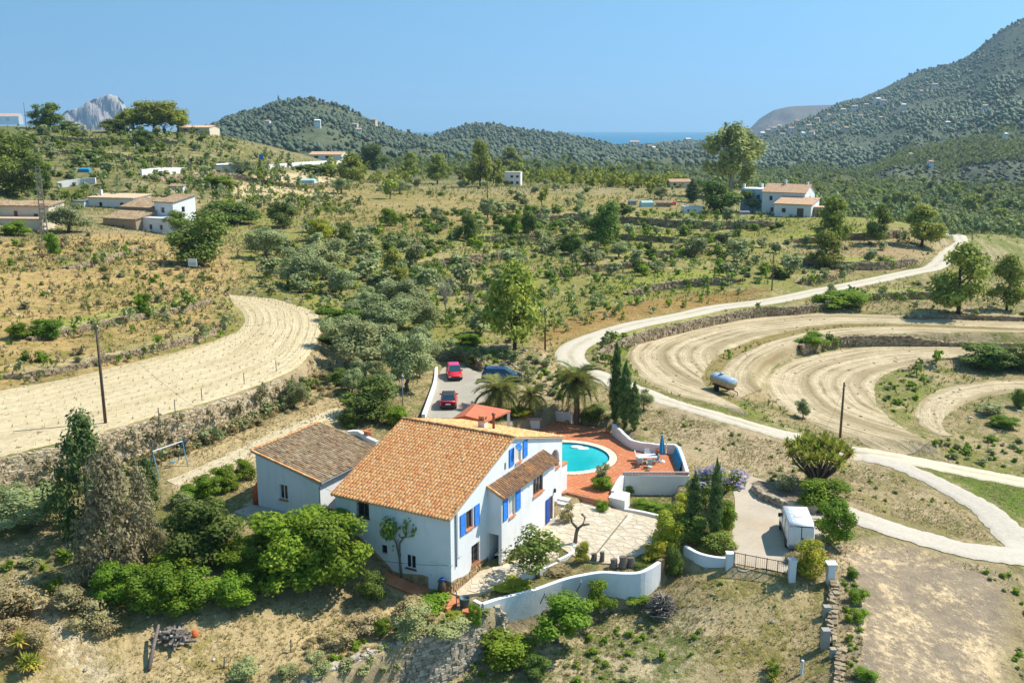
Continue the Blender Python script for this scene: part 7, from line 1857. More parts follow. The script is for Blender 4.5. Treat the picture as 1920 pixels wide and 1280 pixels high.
I = np.arange(130).reshape(5, 26)
F = np.stack([I[:-1, :-1], I[:-1, 1:], I[1:, 1:], I[1:, :-1]], -1).reshape(-1, 4)
link("dry_terraces", mesh_np("dry_terraces", cl_.reshape(-1, 3), F, True, {"metres": ('POINT', np.repeat(np.arange(5) * 6.0, 26)), "along": ('POINT', np.tile(np.arange(26) * 6.0, 5)), "across": ('POINT', np.full(130, .5))}), mat_field("dry_terrace_earth", (.42, .35, .20), (.17, .16, .08), 6.0, (.2, .2, .08)), kind="structure")
def bushes(n, r0, r1, a0, a1, thr, smin, smax, leaf, seed, nq=38):
 global r_
 r_ = np.random.default_rng(seed); q = valley(n, r0, r1, a0, a1, thr); q = q[ground_mask(q[:, 0], q[:, 1], .8)]
 leafy_wood("terrace_scrub", q + np.array([0, 0, .25]), smin, smax, leaf, seed + 1, nq)
bushes(900, 125, 330, -9, 21, .72, .9, 2.4, LEAF['dark'], 91); bushes(800, 125, 330, -9, 21, .70, .8, 2.0, LEAF['green'], 93); bushes(700, 125, 330, -12, 22, .68, .8, 2.4, LEAF['olive'], 95)
bushes(700, 95, 210, -31, -12, .68, .5, 1.3, LEAF['green'], 97, 30); bushes(1100, 95, 240, -31, -12, .58, .5, 1.4, LEAF['straw'], 99, 30)
wp_ = []
for P_, h, D in TW:
 c = curve(P_[:, :2], 60); L = np.linalg.norm(np.diff(c, axis=0), axis=1).sum()
 for t in rng.random(int(L * .75)): q = c[int(t * 59)] + rng.normal(0, 1.1, 2) + np.array([0, -.6]); wp_.append((q[0], q[1], hz(q[0], q[1]) + .15))
wp_ = np.array(wp_); k_ = rng.integers(0, 3, len(wp_)); ok_ = ground_mask(wp_[:, 0], wp_[:, 1], .5)
for i_, nm in enumerate(('dark', 'green', 'olive')): leafy_wood("wall_brambles", wp_[ok_ & (k_ == i_)], .8, 2.6, LEAF[nm], 120 + i_, 40)
cv_, cf_, ct_ = [], [], []; iv, if_ = ico()
for Q in FIELDS[:5]:
 lo, hi = Q.min(0), np.minimum(Q.max(0), [75, 170]); n_ = 450; q = lo + rng.random((n_, 2)) * (hi - lo); q = q[(poly_dist(q[:, 0], q[:, 1], Q) < -.4) & (np.abs(q[:, 0]) < q[:, 1] * .6)]
 for p in q:
  k = len(cv_) * len(iv); s_ = .05 + .13 * rng.random() ** 3; cv_.append(iv * (1 + .3 * rng.normal(size=(len(iv), 1))) * s_ * [1.2, 1.2, .7] + [p[0], p[1], hz(*p) + .09]); cf_ += [[a + k for a in f] for f in if_]; ct_ += [rng.random()] * len(if_)
link("clods", mesh_np("clods", np.vstack(cv_), np.array(cf_), False, {"tint": ('FACE', np.array(ct_))}), M['bankrock'], kind="stuff")
vb = curve(np.array(vw)[:, :2], 200)
for i_, (nm, n_, o0, s1) in enumerate((('straw', 420, -1.9, 1.3), ('grey', 130, -1.9, 1.5), ('straw', 420, -.15, 1.0), ('dry', 160, -.9, 1.1), ('olive', 60, -2.2, 1.8))):
 q = vb[rng.integers(0, 200, n_)] + rng.normal(0, .35, (n_, 2)) + np.array([.35, o0]); z = H(q[:, 0], q[:, 1]) + (.0 if i_ < 2 else .1)
 if nm == 'dry': z = VINE_Z - 2.0 * rng.random(n_)
 leafy_wood("bank_scrub", np.c_[q, z], .5, s1, LEAF[nm], 140 + i_, 40)
# ------------------------------------------------------------------ vehicles
def mat_paint(name, c, rough=.25, spec=.5, dirt=0.0):
 m, n, l, b = nt(name, rough, spec)
 p = objc(n); f = noise(n, l, 1.7, 4, .6, p, .4, .75)
 l.new(mixc(n, l, math_(n, l, 'MULTIPLY', f, dirt), c, (.42, .38, .32)), b.inputs["Base Color"])
 b.inputs["Coat Weight"].default_value = .3
 return m
M['red'] = mat_paint("red_car_paint", (.62, .012, .022), dirt=.08); M['navy'] = mat_paint("blue_car_paint", (.012, .06, .17), dirt=.08); M['pink'] = mat_paint("faded_pink_red_paint", (.60, .03, .16), .4, .4, .1)
M['vanwhite'] = mat_paint("white_van_paint", (.76, .76, .74), .4, .4, .18)
M['rubber'] = mat_plain("tyre_rubber", (.02, .02, .02), .9, .2, .2, 8); M['alloy'] = mat_plain("alloy_rim", (.45, .45, .46), .4, .5, .1, 6, .7)
M['blackp'] = mat_plain("black_plastic", (.03, .03, .032), .6, .4, .15, 8); M['redlamp'] = mat_plain("red_lamp_glass", (.45, .01, .01), .2, .6, .1, 8); M['lamp'] = mat_plain("clear_lamp_glass", (.75, .75, .72), .15, .6, .05, 8)
m, n, l, b = nt("car_glass", .06, .6); b.inputs["Base Color"].default_value = (.02, .07, .10, 1); M['carglass'] = m
M['plate'] = mat_plain("plate_white", (.7, .7, .68), .5, .3, .02, 5)
def vehicle(name, loc, rz, prof, belt, roof, Wd, body, label, group, roofmat=None, wheel_r=.31, axles=(.8, 3.3), van=False, cat="car"):
 """prof: side outline of the lower body [(y, z)] from the rear (y = 0) forward; belt: [(y, z)] of the glasshouse foot; roof: [(y, z)] of its top"""
 o = empty(name, tuple(loc), rz, label, cat, group)
 hw = Wd / 2
 mb = MB(); N = len(prof)
 rows = []
 for x, sc in ((-hw, .0), (-hw, 1), (hw, 1), (hw, 0)):
  pass
 sec = [(-hw * .93, .0), (-hw, .35), (-hw * .985, .75), (-hw * .9, 1.0), (hw * .9, 1.0), (hw * .985, .75), (hw, .35), (hw * .93, 0)]
 V = []
 for y, zt, zb, ws in prof:
  for x, f in sec: V.append((x * ws, y, zb + (zt - zb) * f))
 K = len(sec)
 F = [(i * K + k, i * K + k + 1, (i + 1) * K + k + 1, (i + 1) * K + k) for i in range(N - 1) for k in range(K - 1)]
 F += [list(range(K)), list(range((N - 1) * K, N * K))[::-1]]
 mb.add(V, F); mb.build("body", body, o, True)
 if belt:
  (b0, zb0), (r0, zr0), (r1, zr1), (b1, zb1) = belt
  gw, rw = hw * .88, hw * .72
  V = [(-gw, b0, zb0), (gw, b0, zb0), (-rw, r0, zr0), (rw, r0, zr0), (-rw, r1, zr1), (rw, r1, zr1), (-gw, b1, zb1), (gw, b1, zb1)]
  def pane(ids, nm, inset=.0): MB().add([V[i] for i in ids], [(0, 1, 2, 3)]).build(nm, M['carglass'], o)
  pane((0, 1, 3, 2), "rear_window"); pane((4, 5, 7, 6), "windscreen"); pane((0, 2, 4, 6), "side_window"); pane((1, 7, 5, 3), "side_window")
  rm = MB(); t = .035
  rm.add([(-rw - .03, r0 - .03, zr0 - .01), (rw + .03, r0 - .03, zr0 - .01), (rw + .03, r1 + .03, zr1 - .01), (-rw - .03, r1 + .03, zr1 - .01), (-rw * .9, r0 + .08, zr0 + t), (rw * .9, r0 + .08, zr0 + t), (rw * .9, r1 - .08, zr1 + t), (-rw * .9, r1 - .08, zr1 + t)],
               [(4, 5, 6, 7), (0, 1, 5, 4), (1, 2, 6, 5), (2, 3, 7, 6), (3, 0, 4, 7)]); rm.build("roof", roofmat or body, o)
  for s in (-1, 1):
   pl_ = MB(); ym = (r0 + r1) / 2
   for a, b_ in (((gw * s, b0, zb0), (rw * s, r0, zr0)), ((gw * s, b1, zb1), (rw * s, r1, zr1)), ((gw * s, ym, (zb0 + zb1) / 2), (rw * s, ym, zr0))): pl_.tube([a, b_], .035, 4)
   pl_.build("pillar", body, o)
 L = prof[-1][0]
 for y in axles:
  for s in (-1, 1):
   w = MB(); R_ = wheel_r
   w.lathe([(R_ * .6, -.1), (R_ * .97, -.1), (R_, -.06), (R_, .06), (R_ * .97, .1), (R_ * .6, .1)], (0, 0, 0), 16); wo = w.build("wheel", M['rubber'], o, True)
   wo.location = (s * (hw - .09), y, R_); wo.rotation_euler = (0, math.pi / 2, 0)
   rmx = MB(); rmx.lathe([(0, .085), (R_ * .2, .09), (R_ * .6, .07), (R_ * .62, .02)], (0, 0, 0), 10); rmx.lathe([(0, -.085), (R_ * .2, -.09), (R_ * .6, -.07), (R_ * .62, -.02)], (0, 0, 0), 10); rmx.build("rim", M['alloy'], wo, True)
 for s in (-1, 1):
  zt = prof[0][1]; MB().box((s * hw * .8 - .09, -.025, zt * .72), (s * hw * .8 + .09, .05, zt * (.98 if van else .9))).build("tail_light", M['redlamp'], o)
  zf = prof[-1][1]; MB().box((s * hw * .74 - .14, L - .10, zf * .80), (s * hw * .74 + .14, L + .02, zf * .98)).build("headlight", M['lamp'], o)
  if belt:
   y = belt[3][0] - .25; MB().box((s * (hw + .02) - .1, y - .06, belt[3][1] - .02), (s * (hw + .02) + .1, y + .06, belt[3][1] + .14)).build("mirror", body if not van else M['blackp'], o, bevel=.02)
 MB().box((-hw * .9, -.06, .28), (hw * .9, .1, .50)).build("bumper", M['blackp'] if not van else M['pipe'], o, bevel=.03); MB().box((-hw * .9, L - .1, .24), (hw * .9, L + .05, .46)).build("bumper", M['blackp'], o, bevel=.03)
 MB().box((-.26, -.075, .55), (.26, -.03, .66)).build("number_plate", M['plate'], o)
 return o
hatch = [(0, .86, .34, .88), (.08, .95, .26, .97), (.6, .96, .2, 1), (1.6, .95, .19, 1), (2.6, .94, .19, 1), (3.3, .80, .2, .98), (3.72, .70, .24, .94), (3.86, .56, .32, .84)]
hb_ = [(.08, .93), (.42, 1.44), (2.05, 1.47), (2.85, .92)]
p = G(840, 771); vehicle("parked_car", p + [0, .3, .08], R(2), hatch, hb_, None, 1.72, M['red'], "red car seen from behind, parked nearest to the house roof", "cars parked in the yard", axles=(.62, 3.1), roofmat=M['blackp'])
p = G(846, 713); vehicle("parked_car", p + np.array([.0, 3.2, .08]), R(188), hatch, hb_, None, 1.7, M['red'], "red car with faded pink roof facing the house, at the far end of the yard", "cars parked in the yard", axles=(.62, 3.1), roofmat=M['pink'])
suv = [(0, .95, .42, .9), (.1, 1.05, .32, .98), (1, 1.06, .26, 1), (2.4, 1.05, .25, 1), (3.3, 1.0, .26, 1), (4.2, .86, .3, .96), (4.5, .66, .4, .86)]
p = G(906, 722); vehicle("parked_car", p + np.array([-.1, 2.2, .08]), R(-97), suv, [(.1, 1.03), (.45, 1.5), (2.6, 1.52), (3.4, 1.02)], None, 1.75, M['navy'], "dark blue car parked across the yard behind the small palms", "cars parked in the yard", wheel_r=.34, axles=(.85, 3.6))
vp = [(0, 2.08, .42, .94), (.05, 2.22, .34, .985), (.5, 2.26, .3, 1), (2.2, 2.26, .29, 1), (3.4, 2.24, .29, 1), (3.75, 2.1, .29, .99), (4.35, 1.28, .29, .97), (4.95, 1.08, .3, .93), (5.12, .7, .36, .86)]
pr = at(1501, 1037, -.55); pf = at(1478, 985, -.55)
q0, q1 = at(1500, 990, 1.6), at(1485.5, 951.5, 1.6); rz = math.atan2(q1[1] - q0[1], q1[0] - q0[0]) - math.pi / 2
van = vehicle("white_van", pr + np.array([0, .1, .02]), rz, vp, None, None, 1.94, M['vanwhite'], "white panel van parked in the court with its tail to the gate", None, axles=(.95, 4.1), wheel_r=.33, van=True, cat="van")
MB().add([(-.80, 3.80, 2.03), (.80, 3.80, 2.03), (.86, 4.33, 1.33), (-.86, 4.33, 1.33)], [(0, 1, 2, 3)]).build("windscreen", M['carglass'], van)
for s in (-1, 1):
 MB().add([(s * .975, 3.0, 1.35), (s * .975, 3.95, 1.35), (s * .965, 3.6, 1.9), (s * .965, 3.0, 1.9)], [(0, 1, 2, 3)]).build("side_window", M['carglass'], van)
 MB().box((s * .46 - .43, -.035, .62), (s * .46 + .43, .02, 2.0)).build("rear_door", M['vanwhite'], van, bevel=.02)
 MB().box((s * 1.08 - .1, 3.7, 1.2), (s * 1.08 + .1, 3.82, 1.5)).build("mirror", M['blackp'], van, bevel=.02)
 for y in (.5, 1.3, 2.1, 2.9): MB().box((s * .62 - .02, y - .2, 2.245), (s * .62 + .02, y + .2, 2.285)).build("roof_rail", M['vanwhite'], van)
MB().box((.06, -.05, 1.02), (.16, -.034, 1.2)).build("handle", M['blackp'], van)
for s in (-1, 1):
 MB().box((s * .985 - .02, .3, .58), (s * .985 + .02, 4.0, .70)).build("side_trim", M['blackp'], van)
 for y in (1.55, 2.95): MB().box((s * .972 - .02, y, .75), (s * .972 + .02, y + .02, 1.95)).build("door_seam", M['pipe'], van)
MB().box((-.35, 1.2, 2.255), (.3, 1.75, 2.31)).build("roof_vent", M['vanwhite'], van, bevel=.02)
p = G(1357, 737); a0, a1 = G(1337, 722), G(1380, 738)
rz = math.atan2(a1[1] - a0[1], a1[0] - a0[0])
tk = empty("tank_trailer", tuple(p + [0, .5, .1]), rz, "old tank trailer with pale blue top standing in the ploughed field", "trailer")
M['tankb'] = mat_plain("pale_blue_tank", (.34, .43, .52), .5, .4, .2, 2, dirt=(.30, .24, .17), dirt_amt=.6); M['tankt'] = mat_plain("rusty_tan_tank", (.44, .33, .18), .7, .3, .25, 2, dirt=(.2, .1, .05), dirt_amt=.6)
def tank_half(t0, t1, mat, nm):
 mb = MB(); V = []; n = 10
 for x, sc in ((-1.75, .0), (-1.72, .75), (-1.55, .96), (-1.4, 1), (1.4, 1), (1.55, .96), (1.72, .75), (1.75, 0)):
  for k in range(n + 1):
   t = t0 + (t1 - t0) * k / n; V.append((x, math.cos(t) * .82 * sc, 1.28 + math.sin(t) * .66 * sc))
 F = [(i * (n + 1) + k, i * (n + 1) + k + 1, (i + 1) * (n + 1) + k + 1, (i + 1) * (n + 1) + k) for i in range(7) for k in range(n)]
 mb.add(V, F); return mb.build(nm, mat, tk, True)
tank_half(R(20), R(160), M['tankb'], "tank_top"); tank_half(R(160), R(380), M['tankt'], "tank_belly")
MB().lathe([(.24, 0), (.24, .14), (.28, .15), (.28, .2), (0, .22)], (-.3, 0, 1.92), 12).build("manhole", M['tankb'], tk, True)
for x in (-.7, .7): MB().box((x - .05, -.85, 1.2), (x + .05, -.80, 1.3)).build("band", M['iron'], tk)
MB().box((-1.5, -.45, .52), (1.5, .45, .64)).build("chassis", M['iron'], tk); mb = MB(); mb.tube([(1.5, 0, .58), (2.5, 0, .5), (2.6, 0, .1)], .05, 6); mb.build("drawbar", M['iron'], tk)
for s in (-1, 1):
 w = MB(); w.lathe([(.12, -.12), (.38, -.12), (.4, -.08), (.4, .08), (.38, .12), (.12, .12)], (0, 0, 0), 14); wo = w.build("wheel", M['rubber'], tk, True); wo.location = (-.2, s * .8, .4); wo.rotation_euler = (math.pi / 2, 0, 0)
# ------------------------------------------------------------------ things on the pool terrace and round the house
M['aqua'] = mat_plain("blue_parasol_cloth", (.03, .24, .42), .85, .2, .2, 5); M['plastic'] = mat_plain("white_garden_plastic", (.72, .73, .72), .5, .4, .06, 4); M['mint'] = mat_plain("pale_green_cushion", (.36, .55, .54), .9, .2, .12, 4); M['clay'] = mat_plain("terracotta_clay", (.46, .17, .075), .85, .2, .2, 5)
p = A(1241, 866); us = empty("parasol", tuple(p), 0, "closed blue parasol leaning beside the curved garden wall", "parasol")
mb = MB(); mb.tube([(0, 0, 0), (-.05, .1, 2.7)], .03, 6); mb.build("pole", M['plastic'], us)
mb = MB(); mb.lathe([(.30, 0), (.30, .10), (.16, .14), (.06, .2), (.05, .3)], (0, 0, .02), 12); mb.build("base", M['plastic'], us, True)
mb = MB(); seg = 12; V = []
for z, r0 in ((.75, .10), (.95, .24), (1.5, .22), (2.1, .15), (2.55, .07), (2.72, .01)):
 for k in range(seg): a = 6.283 * k / seg; rr = r0 * (1.15 if k % 2 else .8); V.append((rr * math.cos(a) - .05 * z / 2.7, rr * math.sin(a) + .1 * z / 2.7, z))
mb.add(V, [(i * seg + k, i * seg + (k + 1) % seg, (i + 1) * seg + (k + 1) % seg, (i + 1) * seg + k) for i in range(5) for k in range(seg)]); mb.build("canopy", M['aqua'], us)
p = A(1236, 852); e = pot("flower_pot", tuple(p), .36, .55, M['clay'], None, "large terracotta pot at the wall behind the parasol", "pot")
tb = empty("garden_table", tuple(A(1212, 868)), R(8), "white rectangular garden table on the pool terrace", "table")
MB().box((-.95, -.5, .70), (.95, .5, .75)).build("table_top", M['plastic'], tb, bevel=.02)
for sx in (-.8, .8):
 for sy in (-.38, .38): MB().tube([(sx, sy, 0.02), (sx, sy, .70)], .035, 6).build("leg", M['plastic'], tb)
def chair(p, rz, label, mat):
 o = empty("garden_chair", tuple(p), rz, label, "chair", "garden chairs round the terrace table")
 MB().box((-.25, -.25, .40), (.25, .25, .46)).build("seat", mat, o, bevel=.02)
 b = MB(); b.add([(-.24, .23, .46), (.24, .23, .46), (.24, .36, .95), (-.24, .36, .95), (-.24, .27, .46), (.24, .27, .46), (.24, .40, .95), (-.24, .40, .95)], [(0, 1, 2, 3), (7, 6, 5, 4), (0, 4, 5, 1), (1, 5, 6, 2), (2, 6, 7, 3), (3, 7, 4, 0)]); b.build("backrest", mat, o)
 for sx in (-.21, .21):
  for sy in (-.21, .21): MB().tube([(sx, sy, .02), (sx, sy, .4)], .022, 5).build("leg", mat, o)
  a = MB(); a.tube([(sx * 1.15, -.2, .42), (sx * 1.15, -.2, .64), (sx * 1.15, .28, .66)], .022, 5); a.build("armrest", mat, o)
 return o
chair(A(1200, 874), R(170), "pale green chair at the near left corner of the garden table", M['mint']); chair(A(1217, 876), R(185), "pale green chair at the near side of the garden table", M['mint']); chair(A(1228, 870), R(-80), "pale green chair at the right end of the garden table", M['mint']); chair(A(1197, 863), R(80), "white chair at the left end of the garden table", M['plastic']); chair(A(1214, 861), R(5), "white chair behind the garden table", M['plastic'])
st = empty("low_stool", tuple(A(1218, 882)), 0, "small pale stool in front of the garden table", "stool"); MB().lathe([(0, .36), (.22, .36), (.24, .39), (.22, .42), (0, .42)], (0, 0, 0), 12).build("seat", M['mint'], st, True)
for k in range(4): MB().tube([(.15 * math.cos(k * 1.57), .15 * math.sin(k * 1.57), .02), (.13 * math.cos(k * 1.57), .13 * math.sin(k * 1.57), .37)], .02, 5).build("leg", M['mint'], st)
q0, q1 = A(1261, 856), A(1273, 884); dd = (q1 - q0); up_ = np.array([0, 0, .95]); off = np.array([.35, .1, 0])
mt_ = MB(); t_ = np.array([-.08, 0, .0])
mt_.add([tuple(q0 + [0, 0, .05]), tuple(q1 + [0, 0, .05]), tuple(q1 + up_ + off), tuple(q0 + up_ + off), tuple(q0 + t_ + [0, 0, .05]), tuple(q1 + t_ + [0, 0, .05]), tuple(q1 + up_ + off + t_), tuple(q0 + up_ + off + t_)], [(0, 1, 2, 3), (7, 6, 5, 4), (0, 4, 5, 1), (1, 5, 6, 2), (2, 6, 7, 3), (3, 7, 4, 0)])
tag(mt_.build("pool_mat", M['aqua'], None), "long blue mat leaning against the right terrace wall", "mat")
pot("flower_pot", tuple(A(1140, 812)), .3, .42, M['clay'], None, "terracotta pot by the foot of the cypresses", "pot"); pot("flower_pot", tuple(at(690, 818, 1.75)), .42, .6, M['clay'], None, "orange pot on the small patio between the roofs", "pot"); pot("flower_pot", tuple(A(1062, 795)), .26, .36, M['clay'], None, "terracotta pot in front of the wall by the palm", "pot")
jg = empty("clay_jug", tuple(hl(-.5, -.42, .12)), 0, "tall dark clay jug with blue rim beside the white garden door", "jug")
MB().lathe([(.16, 0), (.26, .25), (.30, .55), (.24, .85), (.15, 1.0), (.14, 1.08)], (0, 0, 0), 14).build("body", mat_plain("dark_glazed_clay", (.10, .055, .035), .4, .4, .2, 4), jg, True); MB().lathe([(.14, 1.06), (.19, 1.1), (.2, 1.2), (.15, 1.24), (.1, 1.1)], (0, 0, 0), 14).build("rim", M['darkblue'], jg, True)
tu = empty("water_tub", tuple(at(871, 1136, -1.95)), 0, "dark green round tub standing on the tiled path", "tub")
MB().lathe([(.30, 0), (.36, .5), (.38, .62), (.41, .63), (.41, .66), (.35, .66), (.34, .5), (0, .48)], (0, 0, 0), 18).build("barrel", mat_plain("teal_plastic", (.05, .085, .09), .5, .4, .2, 4), tu, True)
pb = MB(); b0 = at(856, 1137, -2.0); pb.tube([b0, b0 + [0, 0, 1.15]], .035, 6); tag(pb.build("path_post", M['greywood'], None), "thin dark post at the corner of the tiled path", "post")
ac = empty("air_conditioner", tuple(hl(.62, 5.95, .1)), HTH, "white air conditioner box in the niche under the bay", "air conditioner")
MB().box((-.25, -.38, .05), (.15, .38, .78)).build("casing", M['plastic'], ac, bevel=.03); fn = MB(); fn.lathe([(0, .0), (.25, 0), (.27, .03), (.3, .0)], (0, 0, 0), 16); f_ = fn.build("fan_grille", M['blackp'], ac, True); f_.location = (-.02, -.385, .42); f_.rotation_euler = (math.pi / 2, 0, 0)
sw0, sw1 = G(291, 880), G(350, 880)
sg = empty("swing_set", (0, 0, 0), 0, "blue swing frame with white bar on the dirt behind the garden", "swing")
M['swblue'] = mat_plain("faded_blue_steel", (.06, .26, .36), .6, .4, .15, 5)
t0, t1 = at(289, 862, 0), at(332, 843, 0); za = 1.75
e0_, e1_ = G(290, 888) , G(345, 868); d_ = (e1_ - e0_) / np.linalg.norm(e1_ - e0_); w_ = np.array([-d_[1], d_[0], 0])
T0, T1 = e0_ + [0, 0, 2.0], e1_ + [0, 0, 2.0]
MB().tube([T0, T1], .05, 6).build("top_bar", M['plastic'], sg)
for T in (T0, T1):
 for s in (-1, 1): MB().tube([T, T - [0, 0, 2.05] + w_ * s * .85 - d_ * .1], .045, 6).build("leg", M['swblue'], sg)
sb_ = MB(); c_ = (T0 + T1) / 2 + d_ * .3; sb_.tube([c_ + d_ * .22, c_ + d_ * .22 - [0, 0, 1.5]], .012, 4); sb_.tube([c_ - d_ * .22, c_ - d_ * .22 - [0, 0, 1.5]], .012, 4); sb_.build("rope", M['iron'], sg)
cc = c_ - [0, 0, 1.52]; MB().box(tuple(cc - [.28, .12, .02]), tuple(cc + [.28, .12, .02])).build("swing_seat", M['swblue'], sg)
p = G(345, 850); o = MB(); pts_ = [tuple(p + [-.5, 0, .1]), tuple(p + [-.2, .1, .9]), tuple(p + [.3, .3, 1.3])]; o.tube(pts_, [.28, .36, .2], 8); tag(o.build("tarp_bundle", M['blackp'], None, True), "dark grey tarp bundle beside the swing frame", "tarp")
M['orange'] = mat_plain("orange_red_cloth", (.55, .12, .035), .8, .2, .2, 4)
p = hl(-18.55, .9, 2.9); o = MB(); o.tube([p + [0, 0, .05], p + [.02, .1, 1.0], p + [.15, .35, 1.7]], [.30, .34, .16], 8); tag(o.build("rolled_awning", M['orange'], None, True), "orange rolled awning leaning on the left wall of the annex", "awning")
bo = MB(); q = hl(-18.75, 5.2, 2.6); bo.box((q[0] - .5, q[1] - .4, q[2] - .4), (q[0] + .5, q[1] + .4, q[2] + 2.0), rz=HTH); tag(bo.build("brick_oven", M['clay'], None, bevel=.03), "orange brick oven block behind the far corner of the annex", "oven")
for k, (x, y) in enumerate([(-13.3, .05), (-12.75, .02)]):
 q = hl(x, y, 2.9); b_ = empty("planter_trough", tuple(q), HTH, ["dark red planter trough under the annex wall, left one", "dark red planter trough under the annex wall, beside the downpipe"][k], "planter")
 MB().box((-.26, -.16, 0), (.26, .16, .24)).build("trough", mat_plain("dark_red_trough", (.16, .03, .035), .7, .3, .2, 5) if k == 0 else bpy.data.materials["dark_red_trough"], b_, bevel=.02)
pv_ = MB(); q = [hl(-18.6, .55), hl(-11.7, .55), hl(-10.6, -.9), hl(-12.5, -2.0), hl(-18.9, -1.3)]
pv_.prism([(a[0], a[1]) for a in q], .3, 1.17); pv_.build("annex_pavement", M['park'], None, kind="structure")
pav = empty("tiled_pavilion", tuple(at(900, 775, 1.2)), 0, "open pavilion with flat red tiled hip roof behind the house", "pavilion"); po = np.array(pav.location)
E_ = [at(849, 784, 3.5), at(886, 756, 3.4), at(958, 769, 3.3), at(912, 789, 3.5)]; RD = [at(872, 779, 4.2), at(892, 758, 4.2)]
M['redroof'] = mat_plain("red_flat_tile", (.50, .15, .075), .85, .25, .15, 1.5)
V = [tuple(x - po) for x in E_ + RD] + [tuple(x - po - [0, 0, .16]) for x in E_]
MB().add(V, [(0, 4, 5, 1), (3, 2, 5, 4), (0, 3, 4), (1, 5, 2), (6, 0, 1, 7), (7, 1, 2, 8), (8, 2, 3, 9), (9, 3, 0, 6)]).build("roof", M['redroof'], pav)
for x in E_:
 q = x + (sum(E_) / 4 - x) * .08; MB().box((q[0] - po[0] - .14, q[1] - po[1] - .14, -1.6), (q[0] - po[0] + .14, q[1] - po[1] + .14, q[2] - po[2] - .12)).build("pillar", M['white_old'], pav)
ov = empty("stone_oven", tuple(A(994, 800)), 0, "low stone oven with flat pinkish slab roof beside the small palm", "oven")
MB().box((-1.0, -.8, 0), (1.0, .9, 1.0)).build("body", M['white_old'], ov, bevel=.04); MB().box((-1.2, -1.0, 1.0), (1.2, 1.1, 1.3)).build("slab", mat_plain("pinkish_slab", (.33, .25, .22), .9, .1, .25, 3), ov, bevel=.05)
pt_ = MB(); b = at(1078, 1018, UPZ)
pt_.tube([b, b + [.1, 0, .9], b + [.2, 0, 1.25]], [.17, .14, .15], 7); pt_.tube([b + [.2, 0, 1.2], b + [-.25, .1, 1.7], b + [-.35, .1, 2.2]], [.12, .10, .12], 6); pt_.tube([b + [.2, 0, 1.2], b + [.6, 0, 1.55], b + [.75, .05, 2.1], b + [.5, .05, 2.4]], [.11, .09, .08, .1], 6); pt_.tube([b + [.6, 0, 1.5], b + [1.1, 0, 1.6]], [.08, .09], 6)
tag(pt_.build("pruned_tree", M['bark'], None, True), "hard pruned bare tree stump with two arms on the flagstones", "tree")
for k, (u, v, h_, r_2) in enumerate([(1113, 1050, .55, .25), (1128, 1052, .75, .2), (1150, 1062, .6, .3), (1167, 1062, .8, .32), (1182, 1060, .62, .3)]):
 p = at(u, v, UPZ); s_ = MB(); s_.tube([p, p + [.05, 0, h_ * .6], p + [.02, .04, h_]], [r_2, r_2 * .8, r_2 * .9], 8)
 tag(s_.build("tree_stump", M['greywood'], None), ["leftmost", "second from left", "middle", "second from right", "rightmost"][k] + " grey weathered stump at the front edge of the flagstones", "stump", "grey stumps along the flagstone edge")
def pile(name, u, v, n, L, rad, hgt, label, cat, part, seed, sq=.8):
 r_ = random.Random(seed); p = G(u, v); o = empty(name, tuple(p), 0, label, cat)
 ms = []
 for k in range(6):
  mb = MB(); a = r_.uniform(.6, 1.0) * L; w = r_.uniform(.7, 1.3) * rad
  mb.tube([(-a / 2, 0, 0), (0, r_.gauss(0, .05), r_.gauss(0, .04)), (a / 2, r_.gauss(0, .06), 0)], [w, w * .9, w * .7], 5); me = mb.mesh(part); me.materials.append(M['greywood'] if k % 3 else M['barkp']); ms.append(me)
 for i in range(n):
  f = r_.random(); rr = (1 - f) ** .7; b_ = link(part, ms[i % 6], None, o)
  a = r_.random() * 6.28; d = math.sqrt(r_.random()) * rr
  b_.location = (math.cos(a) * d * sq * 1.6, math.sin(a) * d * 1.0, .06 + f * hgt); b_.rotation_euler = (r_.gauss(0, .3), r_.gauss(0, .3), r_.gauss(0, 1.2))
 return o
pile("brush_pile", 1241, 1150, 230, 1.3, .035, 1.3, "heap of cut grey branches at the right end of the wavy wall", "brush pile", "branch", 3, .75)
pile("log_pile", 322, 1203, 70, .95, .09, .75, "heap of old logs on the grass by the green shrubs", "log pile", "log", 4, .85)
p0, p1 = G(300, 1198), G(279, 1258); lp = MB(); lp.tube([p0 + [0, 0, 1.0], (p0 + p1) / 2 + [0, 0, .65], p1 + [0, 0, .12]], [.09, .12, .15], 7); tag(lp.build("leaning_trunk", M['greywood'], None, True), "long weathered trunk leaning from the log pile to the ground", "log")
op = MB(); p = G(365, 1190); op.lathe([(.02, .32), (.16, .3), (.24, .1), (.26, 0)], tuple(p), 10); tag(op.build("orange_sack", M['orange'], None, True), "small orange sack beside the log pile", "sack")
M['greystone'] = mat_stucco("grey_rendered_stone", (.37, .335, .28), (.22, .19, .15), .6)
def pier(u, v, w, h, label, z=None, mat='white', capm='white', cap=.06):
 p = G(u, v); o = empty("gate_pier", tuple(p), 0, label, "pier")
 MB().box((-w / 2, -w / 2, -.5), (w / 2, w / 2, h)).build("shaft", M[mat], o, bevel=.02); MB().box((-w / 2 - cap, -w / 2 - cap, h + .002), (w / 2 + cap, w / 2 + cap, h + .12)).build("cap", M[capm], o, bevel=.02)
 return o
pier(1367, 1062, .5, 1.0, "white end pier of the wall left of the field gate", cap=.03); pier(1484, 1086, .46, 1.45, "white gate pier right of the field gate"); pier(1556, 1093, .5, 1.45, "white pier with broad cap right of the yellow green bush", cap=.12)
